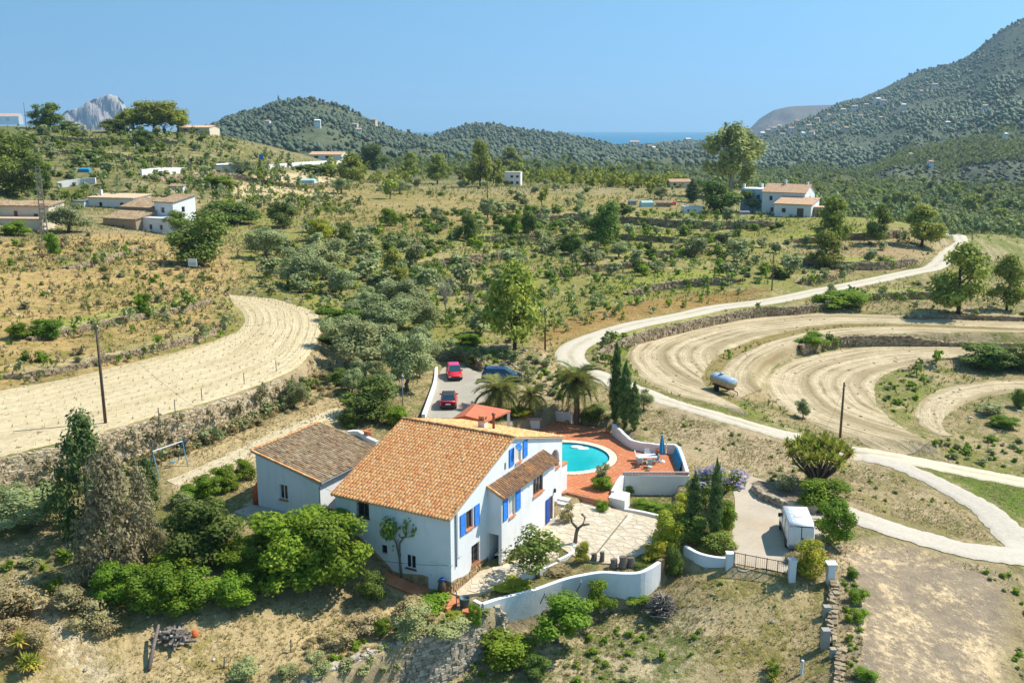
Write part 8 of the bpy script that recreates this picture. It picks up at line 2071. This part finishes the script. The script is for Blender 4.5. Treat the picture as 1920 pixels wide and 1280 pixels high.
gt0, gt1 = G(1376, 1062), G(1478, 1082); ga = empty("field_gate", tuple(gt0), math.atan2(gt1[1] - gt0[1], gt1[0] - gt0[0]), "rusty iron field gate of bars between white piers", "gate"); GL = float(np.linalg.norm((gt1 - gt0)[:2]))
sl_ = (gt1[2] - gt0[2]) / GL
for z in (.25, 1.1): MB().tube([(0, 0, z), (GL, 0, z + sl_ * GL)], .03, 5).build("rail", M['iron'], ga)
for k in range(6): x = GL * k / 5; MB().tube([(x, 0, .1 + sl_ * x), (x, 0, 1.15 + sl_ * x)], .04 if k in (0, 3, 5) else .025, 5).build("post", M['iron'], ga)
for k in range(26): x = GL * (k + .5) / 26; MB().tube([(x, 0, .25 + sl_ * x), (x, 0, 1.1 + sl_ * x)], .008, 4).build("bar", M['iron'], ga)
ob = MB(); a, b_ = G(1536, 1066), G(1552, 1066); ob.box((a[0], a[1], a[2] + 1.0), (b_[0], a[1] + .06, a[2] + 1.1)); tag(ob.build("orange_bar", M['orange'], None), "short orange bar beside the broad capped pier", "bar")
for k, (u, v, h_, w, lab) in enumerate([(1549, 1155, .65, .42, "upper stone post of the low fence beside the meadow"), (1546, 1214, 1.2, .48, "lower tall stone post of the low fence beside the meadow"), (1561, 1230, .45, .34, "small stone post below the tall one")]):
 pier(u, v, w, h_, lab, mat='greystone', capm='greystone', cap=.02)
fw_ = [G(1553, 1098), G(1551, 1128), G(1549, 1156), G(1547, 1186), G(1546, 1212)]
dry_wall(fw_, [p[2] - .3 for p in fw_], [p[2] + .45 for p in fw_], .3, "low stone fence running down from the broad capped pier", 120, .4, 77, "wall", mat='wallrock')
fw_ = [G(1566, 1215), G(1563, 1250), G(1560, 1290)]; dry_wall(fw_, [p[2] - .4 for p in fw_], [p[2] + .25 for p in fw_], .32, "broken end of the stone fence at the bottom edge", 60, .4, 78, "wall", mat='wallrock')
wp = MB(); p = G(1502, 1263); wp.tube([p - [0, 0, .2], p + [.05, 0, .95]], .09, 7); tag(wp.build("marker_post", M['plastic'], None), "short white marker post in the meadow near the bottom edge", "post")
pb_ = [at(1408, 918, -.5), at(1425, 934, -.5), at(1450, 944, -.5), at(1478, 954, -.5), at(1530, 962, -.5)]
dry_wall(pb_, -.75, [-.15, -.1, -.1, -.1, -.1], .34, "curved kerb of rounded stones round the raised bed in the court", 90, .4, 79, "kerb")
pbx = [at(1408, 917, -.5), at(1430, 934, -.5), at(1475, 952, -.5), at(1560, 960, -.5), at(1590, 950, -.5), at(1530, 935, -.5), at(1450, 912, -.5), at(1420, 906, -.5)]
MB().prism([(p[0], p[1]) for p in pbx], -.9, -.2).build("raised_bed", mat_plain("dark_bed_soil", (.20, .15, .10), .95, .1, .3, 2, bumpk=.5), None, kind="structure")
for k, (u, v) in enumerate([(1536, 1050), (1548, 1055)]): q = at(u, v, -.7); tag(MB().box((q[0] - .15, q[1] - .5, q[2]), (q[0] + .15, q[1] + .5, q[2] + .22), rz=.3).build("stone_slab", M['rock'], None, bevel=.03), ["pale stone slab behind the van's right rear corner", "smaller stone slab by the dark bush next to the van"][k], "stone slab")
# ------------------------------------------------------------------ poles, wires, sign
M['polewood'] = mat_plain("creosoted_pole", (.12, .085, .06), .9, .15, .25, 5, bumpk=.3)
TOPS = {}
def pole(u, v, hpx, r, label, arm=True, mat='polewood', name="utility_pole", cat="pole", key=None):
 p = G(u, v); k = depth(p) / FPX; h_ = hpx * k / math.cos(math.atan2(CAMZ - p[2], math.hypot(p[0], p[1])))
 o = empty(name, tuple(p), 0, label, cat); MB().tube([(0, 0, -.3), (0, 0, h_ * .5), (0, 0, h_)], [r, r * .88, r * .7], 8).build("shaft", M[mat], o, True)
 if arm:
  ins = MB(); ins.lathe([(.03, 0), (.06, .05), (.06, .15), (.02, .2)], (.1, 0, h_ - .35), 8); ins.build("insulator", M['plastic'], o, True); MB().box((-.06, -.05, h_ - .42), (.16, .05, h_ - .34)).build("bracket", M['iron'], o)
 TOPS[key or label] = np.array([p[0], p[1], p[2] + h_ - .2]); return o
pole(198, 794, 184, .15, "dark wooden pole at the edge of the pale ploughed strip", key='a'); pole(1575, 820, 102, .14, "wooden pole beside the ploughed bend at the right", key='b'); pole(756, 784, 82, .06, "thin pale pole behind the house ridge", mat='pipe', key='c'); pole(1022, 657, 78, .13, "wooden pole beside the brown field and the track bend", key='d'); pole(1447, 545, 72, .12, "thin pole at the track below the right farmhouse", key='e'); pole(914, 378, 70, .13, "pole on the plain in front of the white tower house", key='f'); pole(1531, 905, 92, .12, "pole standing inside the yucca tree", key='g'); pole(50, 246, 52, .12, "pole on the skyline at the far left", key='h'); pole(550, 400, 46, .10, "thin pole left of the vineyard", key='i'); pole(1822, 455, 24, .10, "short pole right of the upper track bend", key='j')
def cable(a, b, sag, label, r=.012):
 a, b = np.array(a, float), np.array(b, float); pts = [a + (b - a) * t - np.array([0, 0, sag * 4 * t * (1 - t)]) for t in np.linspace(0, 1, 14)]
 tag(MB().tube(pts, r, 4).build("overhead_cable", M['iron'], None), label, "cable")
cable(TOPS['a'], hl(-9.5, .3, 5.4), 1.2, "thin cable from the wooden pole to the house eave"); cable(TOPS['b'], TOPS['g'], .8, "thin cable between the ploughed bend pole and the yucca pole"); cable(hl(.1, .1, 2.2), G(450, 1010) + [0, 0, 1.5], .9, "thin cable from the house corner into the green shrubs", .015)
cable(TOPS['a'], G(520, 680) + [0, 0, 4.5], .5, "thin cable across the pale ploughed strip")
p = G(86, 462); k = depth(p) / FPX; ph = 148 * k; py = empty("concrete_pylon", tuple(p), R(20), "pale lattice concrete pylon standing by the ruined house", "pylon"); w0, w1 = .62, .30
for s in (-1, 1): MB().add([(s * w0 - .1, -.12, -.5), (s * w0 + .1, -.12, -.5), (s * w0 + .1, .12, -.5), (s * w0 - .1, .12, -.5), (s * w1 - .08, -.09, ph), (s * w1 + .08, -.09, ph), (s * w1 + .08, .09, ph), (s * w1 - .08, .09, ph)], [(0, 1, 5, 4), (1, 2, 6, 5), (2, 3, 7, 6), (3, 0, 4, 7), (4, 5, 6, 7)]).build("leg", M['barkp'], py)
for i in range(18): z = ph * (i + .5) / 18; w = w0 + (w1 - w0) * z / ph; MB().box((-w, -.07, z - .12), (w, .07, z + .12)).build("rung", M['barkp'], py)
MB().box((-1.1, -.08, ph - .4), (1.1, .08, ph - .2)).build("cross_arm", M['iron'], py)
for k2, s in enumerate((-1, 0, 1)): cable((p[0] + s * 1.0, p[1], p[2] + ph - .1), tuple(far_at(-120, 318 + k2 * 5, 235)), 1.5, ["upper", "middle", "lower"][k2] + " power cable leaving the pylon to the left edge", .03)
sgp = empty("notice_board", tuple(G(362, 506)), R(-6), "pale blue and white notice board on two legs on the slope", "sign"); k = depth(G(362, 506)) / FPX; w = 17 * k
for s in (-1, 1): MB().tube([(s * w * .4, 0, -.2), (s * w * .4, 0, w * .45)], .05, 5).build("leg", M['pipe'], sgp)
MB().box((-w / 2, -.05, w * .40), (w / 2, .05, w * 1.25)).build("board", M['plastic'], sgp); MB().box((-w * .4, -.07, w * .48), (w * .4, -.052, w * .85)).build("panel", M['mint'], sgp)
fp = [(380, 752), (459, 722), (519, 698), (330, 775), (300, 790)]
for k, (u, v) in enumerate(fp):
 p = at(u, v - 2, VINE_Z) + [0, -.2, 0]; tag(MB().tube([p - [0, 0, .4], p + [0, 0, 1.25]], .045, 5).build("fence_post", M['greywood'], None), ["middle", "second from the right", "rightmost", "second from the left", "leftmost"][k] + " thin post on the stone wall of the pale strip", "post", "posts along the ploughed strip")
for k, (u, v, h_) in enumerate([(672, 1190, .95), (762, 1160, 1.0), (420, 1252, .8), (545, 1222, .9)]):
 p = G(u, v); tag(MB().tube([p - [0, 0, .2], p + [.06, 0, h_]], .045, 5).build("fence_post", M['greywood'], None), ["grey post right of the stone wall's left end", "grey post on the bank below the tiled path", "leftmost grey post on the pale grass path", "grey post on the grass path left of the stone wall"][k], "post", "posts along the grass path")
# ------------------------------------------------------------------ neighbouring houses
def roof_sheet(parent, P, mat, name="roof", t=.14):
 """a sloping roof slab with raised tile ribs. P: eave left, eave right, top right, top left (local)"""
 P = [np.array(q, float) for q in P]; n = np.cross(P[1] - P[0], P[3] - P[0]); n /= np.linalg.norm(n); n = n if n[2] > 0 else -n
 k = max(4, int(np.linalg.norm(P[1] - P[0]) / .45)); V, F, T = [], [], []
 for i in range(k * 2 + 1):
  f = i / (k * 2); up_ = n * (.09 if i % 2 else 0)
  V += [P[0] + (P[1] - P[0]) * f + up_, P[3] + (P[2] - P[3]) * f + up_]
 rows = 8
 V2 = []
 for i in range(k * 2 + 1):
  a, b = V[i * 2], V[i * 2 + 1]
  V2 += [a + (b - a) * j / rows for j in range(rows + 1)]
 F = [(i * (rows + 1) + j, (i + 1) * (rows + 1) + j, (i + 1) * (rows + 1) + j + 1, i * (rows + 1) + j + 1) for i in range(k * 2) for j in range(rows)]
 T = [rnd.random() for _ in F]
 b0 = len(V2); V2 += [q - n * t for q in P]; e = rows + 1; q = [0, k * 2 * e, k * 2 * e + rows, rows]
 F += [(b0, b0 + 1, b0 + 2, b0 + 3), (q[0], b0, b0 + 1, q[1]), (q[1], b0 + 1, b0 + 2, q[2]), (q[2], b0 + 2, b0 + 3, q[3]), (q[3], b0 + 3, b0, q[0])]; T += [.3] * 5
 return link(name, mesh_np(name, np.array(V2), [list(map(int, f)) for f in F], False, {"tint": ('FACE', np.array(T))}), mat, parent)
def block(parent, x0, y0, x1, y1, z0, zs, wall, roof=None, rtype='flat', holes=(), over=.3, wname="wall"):
 """one volume of a house. zs: eave height (or (front, back) for a lean-to, (eave, ridge) for a gable along x). holes on the front (y0) or right (x1): (side, a0, z0, a1, z1, glazed)"""
 zf, zb = (zs, zs) if not hasattr(zs, '__len__') else ((zs[0], zs[1]) if rtype == 'lean' else (zs[0], zs[0]))
 fh = [h[1:5] for h in holes if h[0] == 'f']; rh = [h[1:5] for h in holes if h[0] == 'r']
 wall_sheet(wname, parent, lambda a, z, d: (a, y0 + d, z), [(x0, z0), (x1, z0), (x1, zf), (x0, zf)], fh, .2, wall)
 if rtype == 'gable': sid = [(y0, z0), (y1, z0), (y1, zf), ((y0 + y1) / 2, zs[1]), (y0, zf)]
 else: sid = [(y0, z0), (y1, z0), (y1, zb), (y0, zf)]
 wall_sheet(wname, parent, lambda a, z, d: (x1 - d, a, z), sid, rh, .2, wall)
 MB().add([(x0, a, z) for a, z in sid], [list(range(len(sid)))]).build(wname, wall, parent); MB().add([(x0, y1, z0), (x1, y1, z0), (x1, y1, zb), (x0, y1, zb)], [(0, 1, 2, 3)]).build(wname, wall, parent)
 if rtype == 'flat': MB().box((x0 - .05, y0 - .05, zf - .25), (x1 + .05, y1 + .05, zf + .02)).build("roof", roof or wall, parent)
 elif rtype == 'lean': roof_sheet(parent, [(x0 - over, y0 - over, zf - over * (zb - zf) / (y1 - y0) + .12), (x1 + over, y0 - over, zf - over * (zb - zf) / (y1 - y0) + .12), (x1 + over, y1 + .1, zb + .14), (x0 - over, y1 + .1, zb + .14)], roof)
 else:
  ym = (y0 + y1) / 2; sl_ = (zs[1] - zf) / (ym - y0)
  for a, s in ((y0, -1), (y1, 1)): roof_sheet(parent, [(x0 - over, a + s * over, zf - over * sl_ + .12), (x1 + over, a + s * over, zf - over * sl_ + .12), (x1 + over, ym, zs[1] + .12), (x0 - over, ym, zs[1] + .12)], roof)
 for h in holes:
  to = (lambda a, z, d: (a, y0 + d, z)) if h[0] == 'f' else (lambda a, z, d: (x1 - d, a, z))
  w = slab(MB(), to, h[1], h[2], h[3], h[4], .15, .19).build("window" if len(h) < 6 else h[5], M['wood'] if len(h) > 5 else M['frame'], parent)
  if len(h) < 6: slab(MB(), to, h[1] + .1, h[2] + .1, h[3] - .1, h[4] - .1, .13, .148).build("pane", M['glass'], w)
M['stonewall'] = mat_stucco("old_stone_wall", (.40, .30, .20), (.22, .16, .10), .7); M['cream'] = mat_stucco("cream_wall", (.66, .56, .42)); M['palehouse'] = mat_stucco("pale_wall", (.80, .78, .74))
M['tile_pale'] = mat_tint("faded_roof_tile", [(.46, .25, .14), (.54, .33, .20), (.60, .41, .26), (.42, .23, .14)], .9, .2, 1.0, .3, .8); M['bluewall'] = mat_stucco("pale_blue_wall", (.42, .58, .76))
def house_at(u, v, rz, label, name="country_house", lift=0.0, cat="house"):
 p = G(u, v); return empty(name, (p[0], p[1], p[2] + lift), rz, label, cat), depth(p) / FPX
hs, k = house_at(1478, 404, R(-34), "white farmhouse with orange roof under the tall eucalyptus", lift=-.1)
block(hs, -9, 4, 3, 13, -1, (6.0, 8.0), M['white'], M['tile_pale'], 'gable', [('f', -7, 3.6, -6, 5), ('f', -3, 3.6, -2, 5), ('f', -6.5, .4, -5.5, 1.8), ('r', 8, 3.5, 9, 5)])
block(hs, -3, -3, 7, 3.9, -1, (3.4, 4.8), M['white'], M['tile_pale'], 'lean', [('f', -1, 1.0, .2, 2.3), ('f', 3.2, 0, 5.0, 2.4, "garage_door"), ('r', -1.5, 1, -.4, 2.3)])
block(hs, 7.05, -1, 11, 3.5, -1, 2.8, M['stonewall'], M['mortar'], 'flat', [('f', 8.0, 0, 9.6, 2.0, "doorway")])
block(hs, -16, 6, -9.05, 13, -1, 6.6, M['bluewall'], M['white'], 'flat', [('f', -14.5, 3.6, -13.3, 5), ('f', -11.5, 3.6, -10.3, 5)])
for x, y, z in ((-15.5, 7, 6.6), (-12, 12, 6.6), (-4, 8.5, 8), (2, 9, 7.6)): MB().box((x - .3, y - .3, z - .6), (x + .3, y + .3, z + 1.2)).build("chimney", M['white'], hs)
hs, k = house_at(262, 428, R(-24), "old farmhouse with brown lean-to roofs and a white wing on the left slope", lift=-.3)
block(hs, -8.5, 3.2, 1.5, 10, -2, (4.6, 6.2), M['stonewall'], M['tile_old'], 'lean', [])
block(hs, -7.5, -3.2, 2.2, 3.1, -2.5, (2.6, 3.9), M['stonewall'], M['tile_old'], 'lean', [('f', -5, .2, -4.2, 1.3)])
block(hs, 1.6, 3.3, 7.0, 10.5, -2.5, (6.0, 7.2), M['white'], M['tile_old'], 'lean', [('f', 3.4, 3.6, 4.5, 4.9), ('r', 6, 3.6, 7, 4.9)])
block(hs, 2.3, -1.2, 9.5, 3.2, -2.5, 2.9, M['white'], M['white_old'], 'flat', [('f', 4, .3, 4.9, 1.5), ('f', 7, .3, 7.9, 1.5)])
hs, k = house_at(205, 388, R(-15), "low white house with flat pinkish roof behind the old farmhouse", lift=-1.2)
block(hs, -6, 0, 7, 7, -2, (3.4, 3.9), M['white'], M['mortar'], 'lean', [('f', 3, 1.2, 4.2, 2.4), ('f', -3, 1.2, -2, 2.4)]); block(hs, -10, -1.5, -6.05, 3, -2, 2.6, M['white_old'], M['pipe'], 'flat', []); MB().box((-4.5, 2.5, 3), (-3.9, 3.1, 5.2)).build("chimney", M['white'], hs)
hs, k = house_at(40, 418, R(-6), "roofless ruin of pale stone at the left edge", lift=-.4)
block(hs, -10, 0, 6.5, 6, -2, (4.0, 4.6), M['cream'], M['tile_old'], 'lean', [('f', -1.5, 1.6, -.6, 3.0, "doorway"), ('f', 3, 1.2, 4, 2.4, "doorway")]); block(hs, -4, -5, 7.5, -.05, -2, (1.8, 2.2), M['cream'], M['mortar'], 'flat', [])
hs, k = house_at(961, 349, R(-8), "white two storey tower house with square windows on the plain", lift=-.2); w = 15 * k
block(hs, -w, 0, w, w * 1.6, -1, 27 * k, M['palehouse'], M['cream'], 'flat', [('f', -w * .3, 16 * k, w * .1, 21 * k), ('f', w * .4, 16 * k, w * .8, 21 * k), ('f', -w * .3, 4 * k, w * .1, 10 * k), ('f', w * .4, 4 * k, w * .8, 10 * k)])
def simple(u, v, wpx, hpx, rz, label, wall='palehouse', roof='tile_pale', rt='gable', dep=.8, wins=2):
 hs, k = house_at(u, v, R(rz), label, "house", -.2); w = wpx * k / 2; h_ = hpx * k
 hol = [('f', -w * .7 + i * 1.4 * w / max(1, wins) , h_ * .3, -w * .7 + i * 1.4 * w / max(1, wins) + w * .28, h_ * .6) for i in range(wins)]
 block(hs, -w, 0, w, w * 2 * dep, -2, (h_ * .72, h_) if rt != 'flat' else h_, M[wall], M[roof], rt, hol); return hs
simple(610, 302, 62, 17, -5, "white house with orange roof beside the main road"); simple(364, 249, 60, 14, -6, "long low house with orange roof right of the umbrella pines", 'cream'); simple(125, 246, 30, 11, 0, "small white cube house on the left crest", roof='white', rt='flat'); simple(90, 243, 34, 8, 5, "low pinkish house on the left crest", 'cream', 'tile_old'); simple(12, 233, 44, 20, 12, "cream gabled house at the far left of the crest", 'cream', 'tile', 'gable', .7)
simple(1276, 352, 40, 16, 6, "small house with orange roof left of the eucalyptus", 'cream'); simple(1300, 400, 34, 14, 4, "white shed in front of the right farmhouse trees", 'palehouse', 'white_old', 'flat'); simple(1244, 388, 28, 12, -8, "brown roofed shed among the allotments", 'stonewall', 'tile_old'); simple(425, 323, 44, 14, 0, "grey flat shed by the sandy plot", 'white_old', 'pipe', 'flat', .6, 0); simple(330, 357, 26, 12, 0, "small grey shed on the left slope", 'white_old', 'tile_old', 'lean', .8, 0); simple(700, 268, 24, 8, 0, "cream house low on the wooded hill", 'cream'); simple(1190, 272, 18, 8, 0, "cream block by the sea gap", 'cream', 'tile')
for u, v, w, h_, rz, mt, lab, nm, cat in [(1212, 388, 26, 12, 10, 'mint', "turquoise tarp over a heap among the allotments", "tarpaulin", "tarp"), (578, 345, 30, 10, -6, 'mint', "green tarp roof beside the sandy plot", "tarpaulin", "tarp"), (159, 322, 22, 7, 0, 'aqua', "blue tarp high on the left hillside", "tarpaulin", "tarp"), (1185, 384, 16, 10, 0, 'pipe', "grey container among the allotments", "container", "container"), (1262, 385, 10, 7, 0, 'red', "small red hut roof beside the sheds", "hut", "hut"), (1395, 402, 22, 7, 0, 'pipe', "grey car shaped tarp in front of the right farmhouse", "tarpaulin", "tarp")]:
 p = G(u, v); k = depth(p) / FPX; e = empty(nm, tuple(p), R(rz), lab, cat); w *= k / 2; h_ *= k
 MB().add([(-w, -w * .6, -.2), (w, -w * .6, -.2), (w, w * .6, -.2), (-w, w * .6, -.2), (-w * .9, -w * .5, h_ * .7), (w * .9, -w * .5, h_ * .7), (w * .9, w * .5, h_ * .75), (-w * .9, w * .5, h_ * .75), (-w * .8, 0, h_), (w * .8, 0, h_)], [(0, 1, 5, 4), (1, 2, 6, 5), (2, 3, 7, 6), (3, 0, 4, 7), (4, 5, 9, 8), (6, 7, 8, 9), (4, 8, 7), (5, 6, 9)]).build("cover", M[mt], e)
def barrier(pts, h_, label, mat='palehouse'):
 P = [G(u, v) for u, v in pts]; path_wall("road_barrier", P, [p[2] - .8 for p in P], [p[2] + h_ for p in P], .5, M[mat], label, 16, cat="barrier")
barrier([(498, 318), (545, 313), (600, 309), (640, 306)], 1.6, "long white road barrier on the crest left of the orange roofed house"); barrier([(622, 322), (645, 328), (660, 332)], 1.8, "short white road barrier bending down at the flat hedge"); barrier([(265, 330), (300, 326), (345, 325)], 1.8, "pale barrier wall on the left hillside"); barrier([(405, 316), (440, 313)], 1.6, "short pale barrier left of the olive by the road"); barrier([(108, 352), (150, 346), (180, 344)], 1.6, "pale wall above the low white house")
rs = MB(); p = G(490, 305); k = depth(p) / FPX; rs = empty("road_sign", tuple(p), 0, "blue road sign on a post beside the crest road", "sign"); MB().tube([(0, 0, 0), (0, 0, 10 * k)], .08, 5).build("post", M['pipe'], rs); MB().box((-4 * k, -.06, 5 * k), (4 * k, .06, 15 * k)).build("panel", M['blue'], rs)
def on_surface(key, u, v):
 S = HL[key].reshape(-1, 3); d = S - CAM; z = d @ FW; uu = 960 + FPX * d[:, 0] / z; vv = 640 - FPX * (d @ UP) / z
 i = np.argmin((uu - u) ** 2 + (vv - v) ** 2); return S[i]
p = on_surface('left', 524, 189); ms = empty("radio_mast", tuple(p - [0, 0, 2]), 0, "thin radio mast on the wooded hill", "mast"); k = depth(p) / FPX
for s in (-1, 1): MB().tube([(s * .9, 0, 0), (s * .5, 0, 16 * k + 2)], .28, 4).build("leg", M['pipe'], ms)
MB().box((-1.3, -.5, 10 * k), (1.3, .5, 15 * k)).build("antenna", M['pipe'], ms)
spots = [('mountain', *t) for t in [(1455, 240), (1462, 262), (1478, 250), (1490, 236), (1500, 258), (1515, 244), (1432, 238), (1445, 238), (1420, 240), (1530, 232), (1548, 224), (1560, 240), (1575, 214), (1598, 208), (1610, 226), (1622, 204), (1640, 196), (1655, 200), (1720, 182), (1748, 170), (1690, 208), (1585, 250), (1520, 258), (1840, 210), (1770, 240), (1700, 300), (1738, 316), (1650, 232), (1880, 262), (1410, 276)]] + [('coast', *t) for t in [(1215, 282), (1232, 290), (1225, 286), (1250, 300), (1262, 316), (1268, 320), (1290, 268), (1340, 262)]] + [('left', *t) for t in [(676, 255), (668, 246), (600, 240), (505, 240), (700, 236)]]
for k_, (key, u, v) in enumerate(spots):
 p = on_surface(key, u, v); k = depth(p) / FPX; w = rnd.uniform(7.0, 12) * k; h_ = rnd.uniform(5.0, 7.0) * k; p = p + np.array([0, -8 * k, 6.0])
 o = empty("hill_villa", tuple(p - [0, 0, 1]), rnd.uniform(-.5, .5)); o["px"] = [u, v, float(w / k)]
 c = M['palehouse'] if k_ % 3 else M['cream']
 MB().box((-w / 2, -w * .3, -9), (w / 2, w * .4, h_ * .75)).build("wall", c, o)
 MB().add([(-w * .54, -w * .35, h_ * .75), (w * .54, -w * .35, h_ * .75), (w * .54, w * .45, h_ * .75), (-w * .54, w * .45, h_ * .75), (-w * .4, .05 * w, h_ * 1.08), (w * .4, .05 * w, h_ * 1.08)], [(0, 1, 5, 4), (2, 3, 4, 5), (1, 2, 5), (3, 0, 4)]).build("roof", M['tile_pale'] if k_ % 4 else c, o)
 for q in range(2): MB().box((-w * .3 + q * w * .45, -w * .3 - .25, h_ * .2), (-w * .3 + q * w * .45 + w * .16, -w * .3 - .02, h_ * .5)).build("window", M['glass'], o)
 tag(o, None, "house")
 o["vil"] = key
# ------------------------------------------------------------------ what each scattered plant is called: by its size and by the nearest thing one can find
LM = [("tall olive green pine", 965, 600), ("dark dense tree", 1130, 440), ("right farmhouse", 1455, 380), ("eucalyptus", 1370, 320), ("white tower house", 961, 335), ("old farmhouse", 265, 410), ("pylon", 80, 400), ("ruin", 35, 395), ("umbrella pines", 290, 230), ("notice board", 362, 492), ("dull green carob", 380, 470),
      ("pale ploughed strip", 470, 590), ("strip pole", 198, 700), ("brown field", 1200, 570), ("roadside pine", 1547, 480), ("two field pines", 1830, 550), ("leaning pine", 1727, 440), ("upper track bend", 1795, 450), ("track bend", 1070, 655), ("pool", 1110, 850), ("three cypresses", 1170, 730), ("tank trailer", 1357, 720), ("thicket on the fields", 1870, 690), ("lone olive bush", 1505, 770),
      ("right wooden pole", 1578, 770), ("yucca tree", 1532, 870), ("white van", 1490, 990), ("track fork", 1625, 850), ("grass path", 500, 1230), ("log pile", 322, 1195), ("dried conifer", 215, 990), ("stone wall corner", 900, 1160), ("lemon tree", 1045, 1150), ("brush pile", 1241, 1145), ("field gate", 1430, 1062), ("stone fence", 1550, 1150), ("swing", 320, 855), ("annex", 540, 880), ("parking yard", 860, 720), ("bend pole", 1022, 620), ("crest barrier", 570, 312), ("orange roofed house", 610, 292), ("sandy plot", 520, 352), ("green tarp", 578, 340), ("vineyard", 700, 390), ("allotments", 1215, 380), ("plain pole", 914, 345), ("strip bend shrub", 640, 605), ("bare grey tree", 835, 560), ("long terrace wall", 860, 490), ("low white house", 205, 368), ("blue hillside tarp", 159, 318), ("thin track pole", 1447, 510), ("ploughed bend wall", 1700, 630), ("small ploughed bend", 1790, 740), ("pine wood edge", 1600, 370), ("right picture edge", 1915, 400), ("crest orange house", 364, 240), ("narrow slope bush", 100, 460), ("sheds terrace wall", 1290, 424)]
import collections
def pix(p):
 d = np.array(p) - CAM; z = d @ FW; return 960 + FPX * d[0] / z, 640 - FPX * (d @ UP) / z
grp = collections.defaultdict(list)
for o, look, W, p in AUTO:
 u, v = pix(p)
 best = min(LM, key=lambda q: (q[1] - u) ** 2 + ((q[2] - v) * 1.8) ** 2)
 dx, dy = u - best[1], v - best[2]
 rel = ("left of" if dx < 0 else "right of") if abs(dx) > abs(dy) * 1.3 else ("behind" if dy < 0 else "in front of")
 dist = math.hypot(dx, dy); near = "close " if dist < 45 else ("" if dist < 110 else "well ")
 base = look.replace("small ", "")
 sz = "tiny" if W < 1.0 else ("small" if W < 1.8 else ("medium" if W < 3.2 else "large"))
 grp[(sz + " " + base, near + rel + " the " + best[0])].append((u, v, o))
for k_ in [k_ for k_ in grp if len(grp[k_]) > 8]:       # crowded spots: farther and nearer rows apart
 L = sorted(grp.pop(k_), key=lambda q: q[1]); n_ = -(-len(L) // 9)
 for i, q in enumerate(L): grp[(("farther ", "nearer ")[i * 2 // len(L)] if n_ <= 2 else ("far row ", "second row ", "third row ", "near row ")[i * 4 // len(L)]) + k_[0], k_[1]].append(q)
ORD = ["leftmost", "second", "third", "fourth", "fifth", "sixth", "seventh", "eighth", "ninth", "tenth", "eleventh", "twelfth"]
NUM = "zero one two three four five six seven eight nine ten eleven twelve".split()
for (a, b_), L in grp.items():
 L.sort(key=lambda q: q[0])
 for i, (u, v, o) in enumerate(L):
  if len(L) == 1: o["label"] = a + " " + b_
  elif i == len(L) - 1: o["label"] = "rightmost " + a + " " + b_
  else: o["label"] = ORD[min(i, 11)] + (" from left, " if i else " ") + a + " " + b_
vg = collections.defaultdict(list)
for o in [q for q in SC.objects if "vil" in q]:
 vg[o["vil"]].append(o)
where = {'mountain': "on the right mountain slope", 'coast': "on the low coast hill", 'left': "on the hill with the mast"}
MLM = [("headland", 1480, 205), ("sea", 1380, 250), ("ridge step", 1600, 185), ("eucalyptus", 1370, 262), ("upper mountain slope", 1760, 170), ("right farmhouse", 1480, 300), ("pine wood", 1720, 320), ("right edge", 1890, 230)]
for key, L in vg.items():
 g2 = collections.defaultdict(list)
 for o in L:
  u, v, w = o["px"]; m_ = min(MLM, key=lambda q: (q[1] - u) ** 2 + (q[2] - v) ** 2) if key == 'mountain' else None
  g2[m_[0] if m_ else ""].append(o)
 for nm, LL in g2.items():
  LL.sort(key=lambda o: o["px"][0])
  for i, o in enumerate(LL):
   od = "" if len(LL) == 1 else ("rightmost " if i == len(LL) - 1 else ORD[i] + (" from left " if i else " "))
   o["label"] = (od + "tiny pale villa " + where[key] + (" near the " + nm if nm else "")).strip(); o["group"] = "villas " + where[key]
for q in SC.objects:
 for k_ in ("px", "vil"):
  if k_ in q: del q[k_]
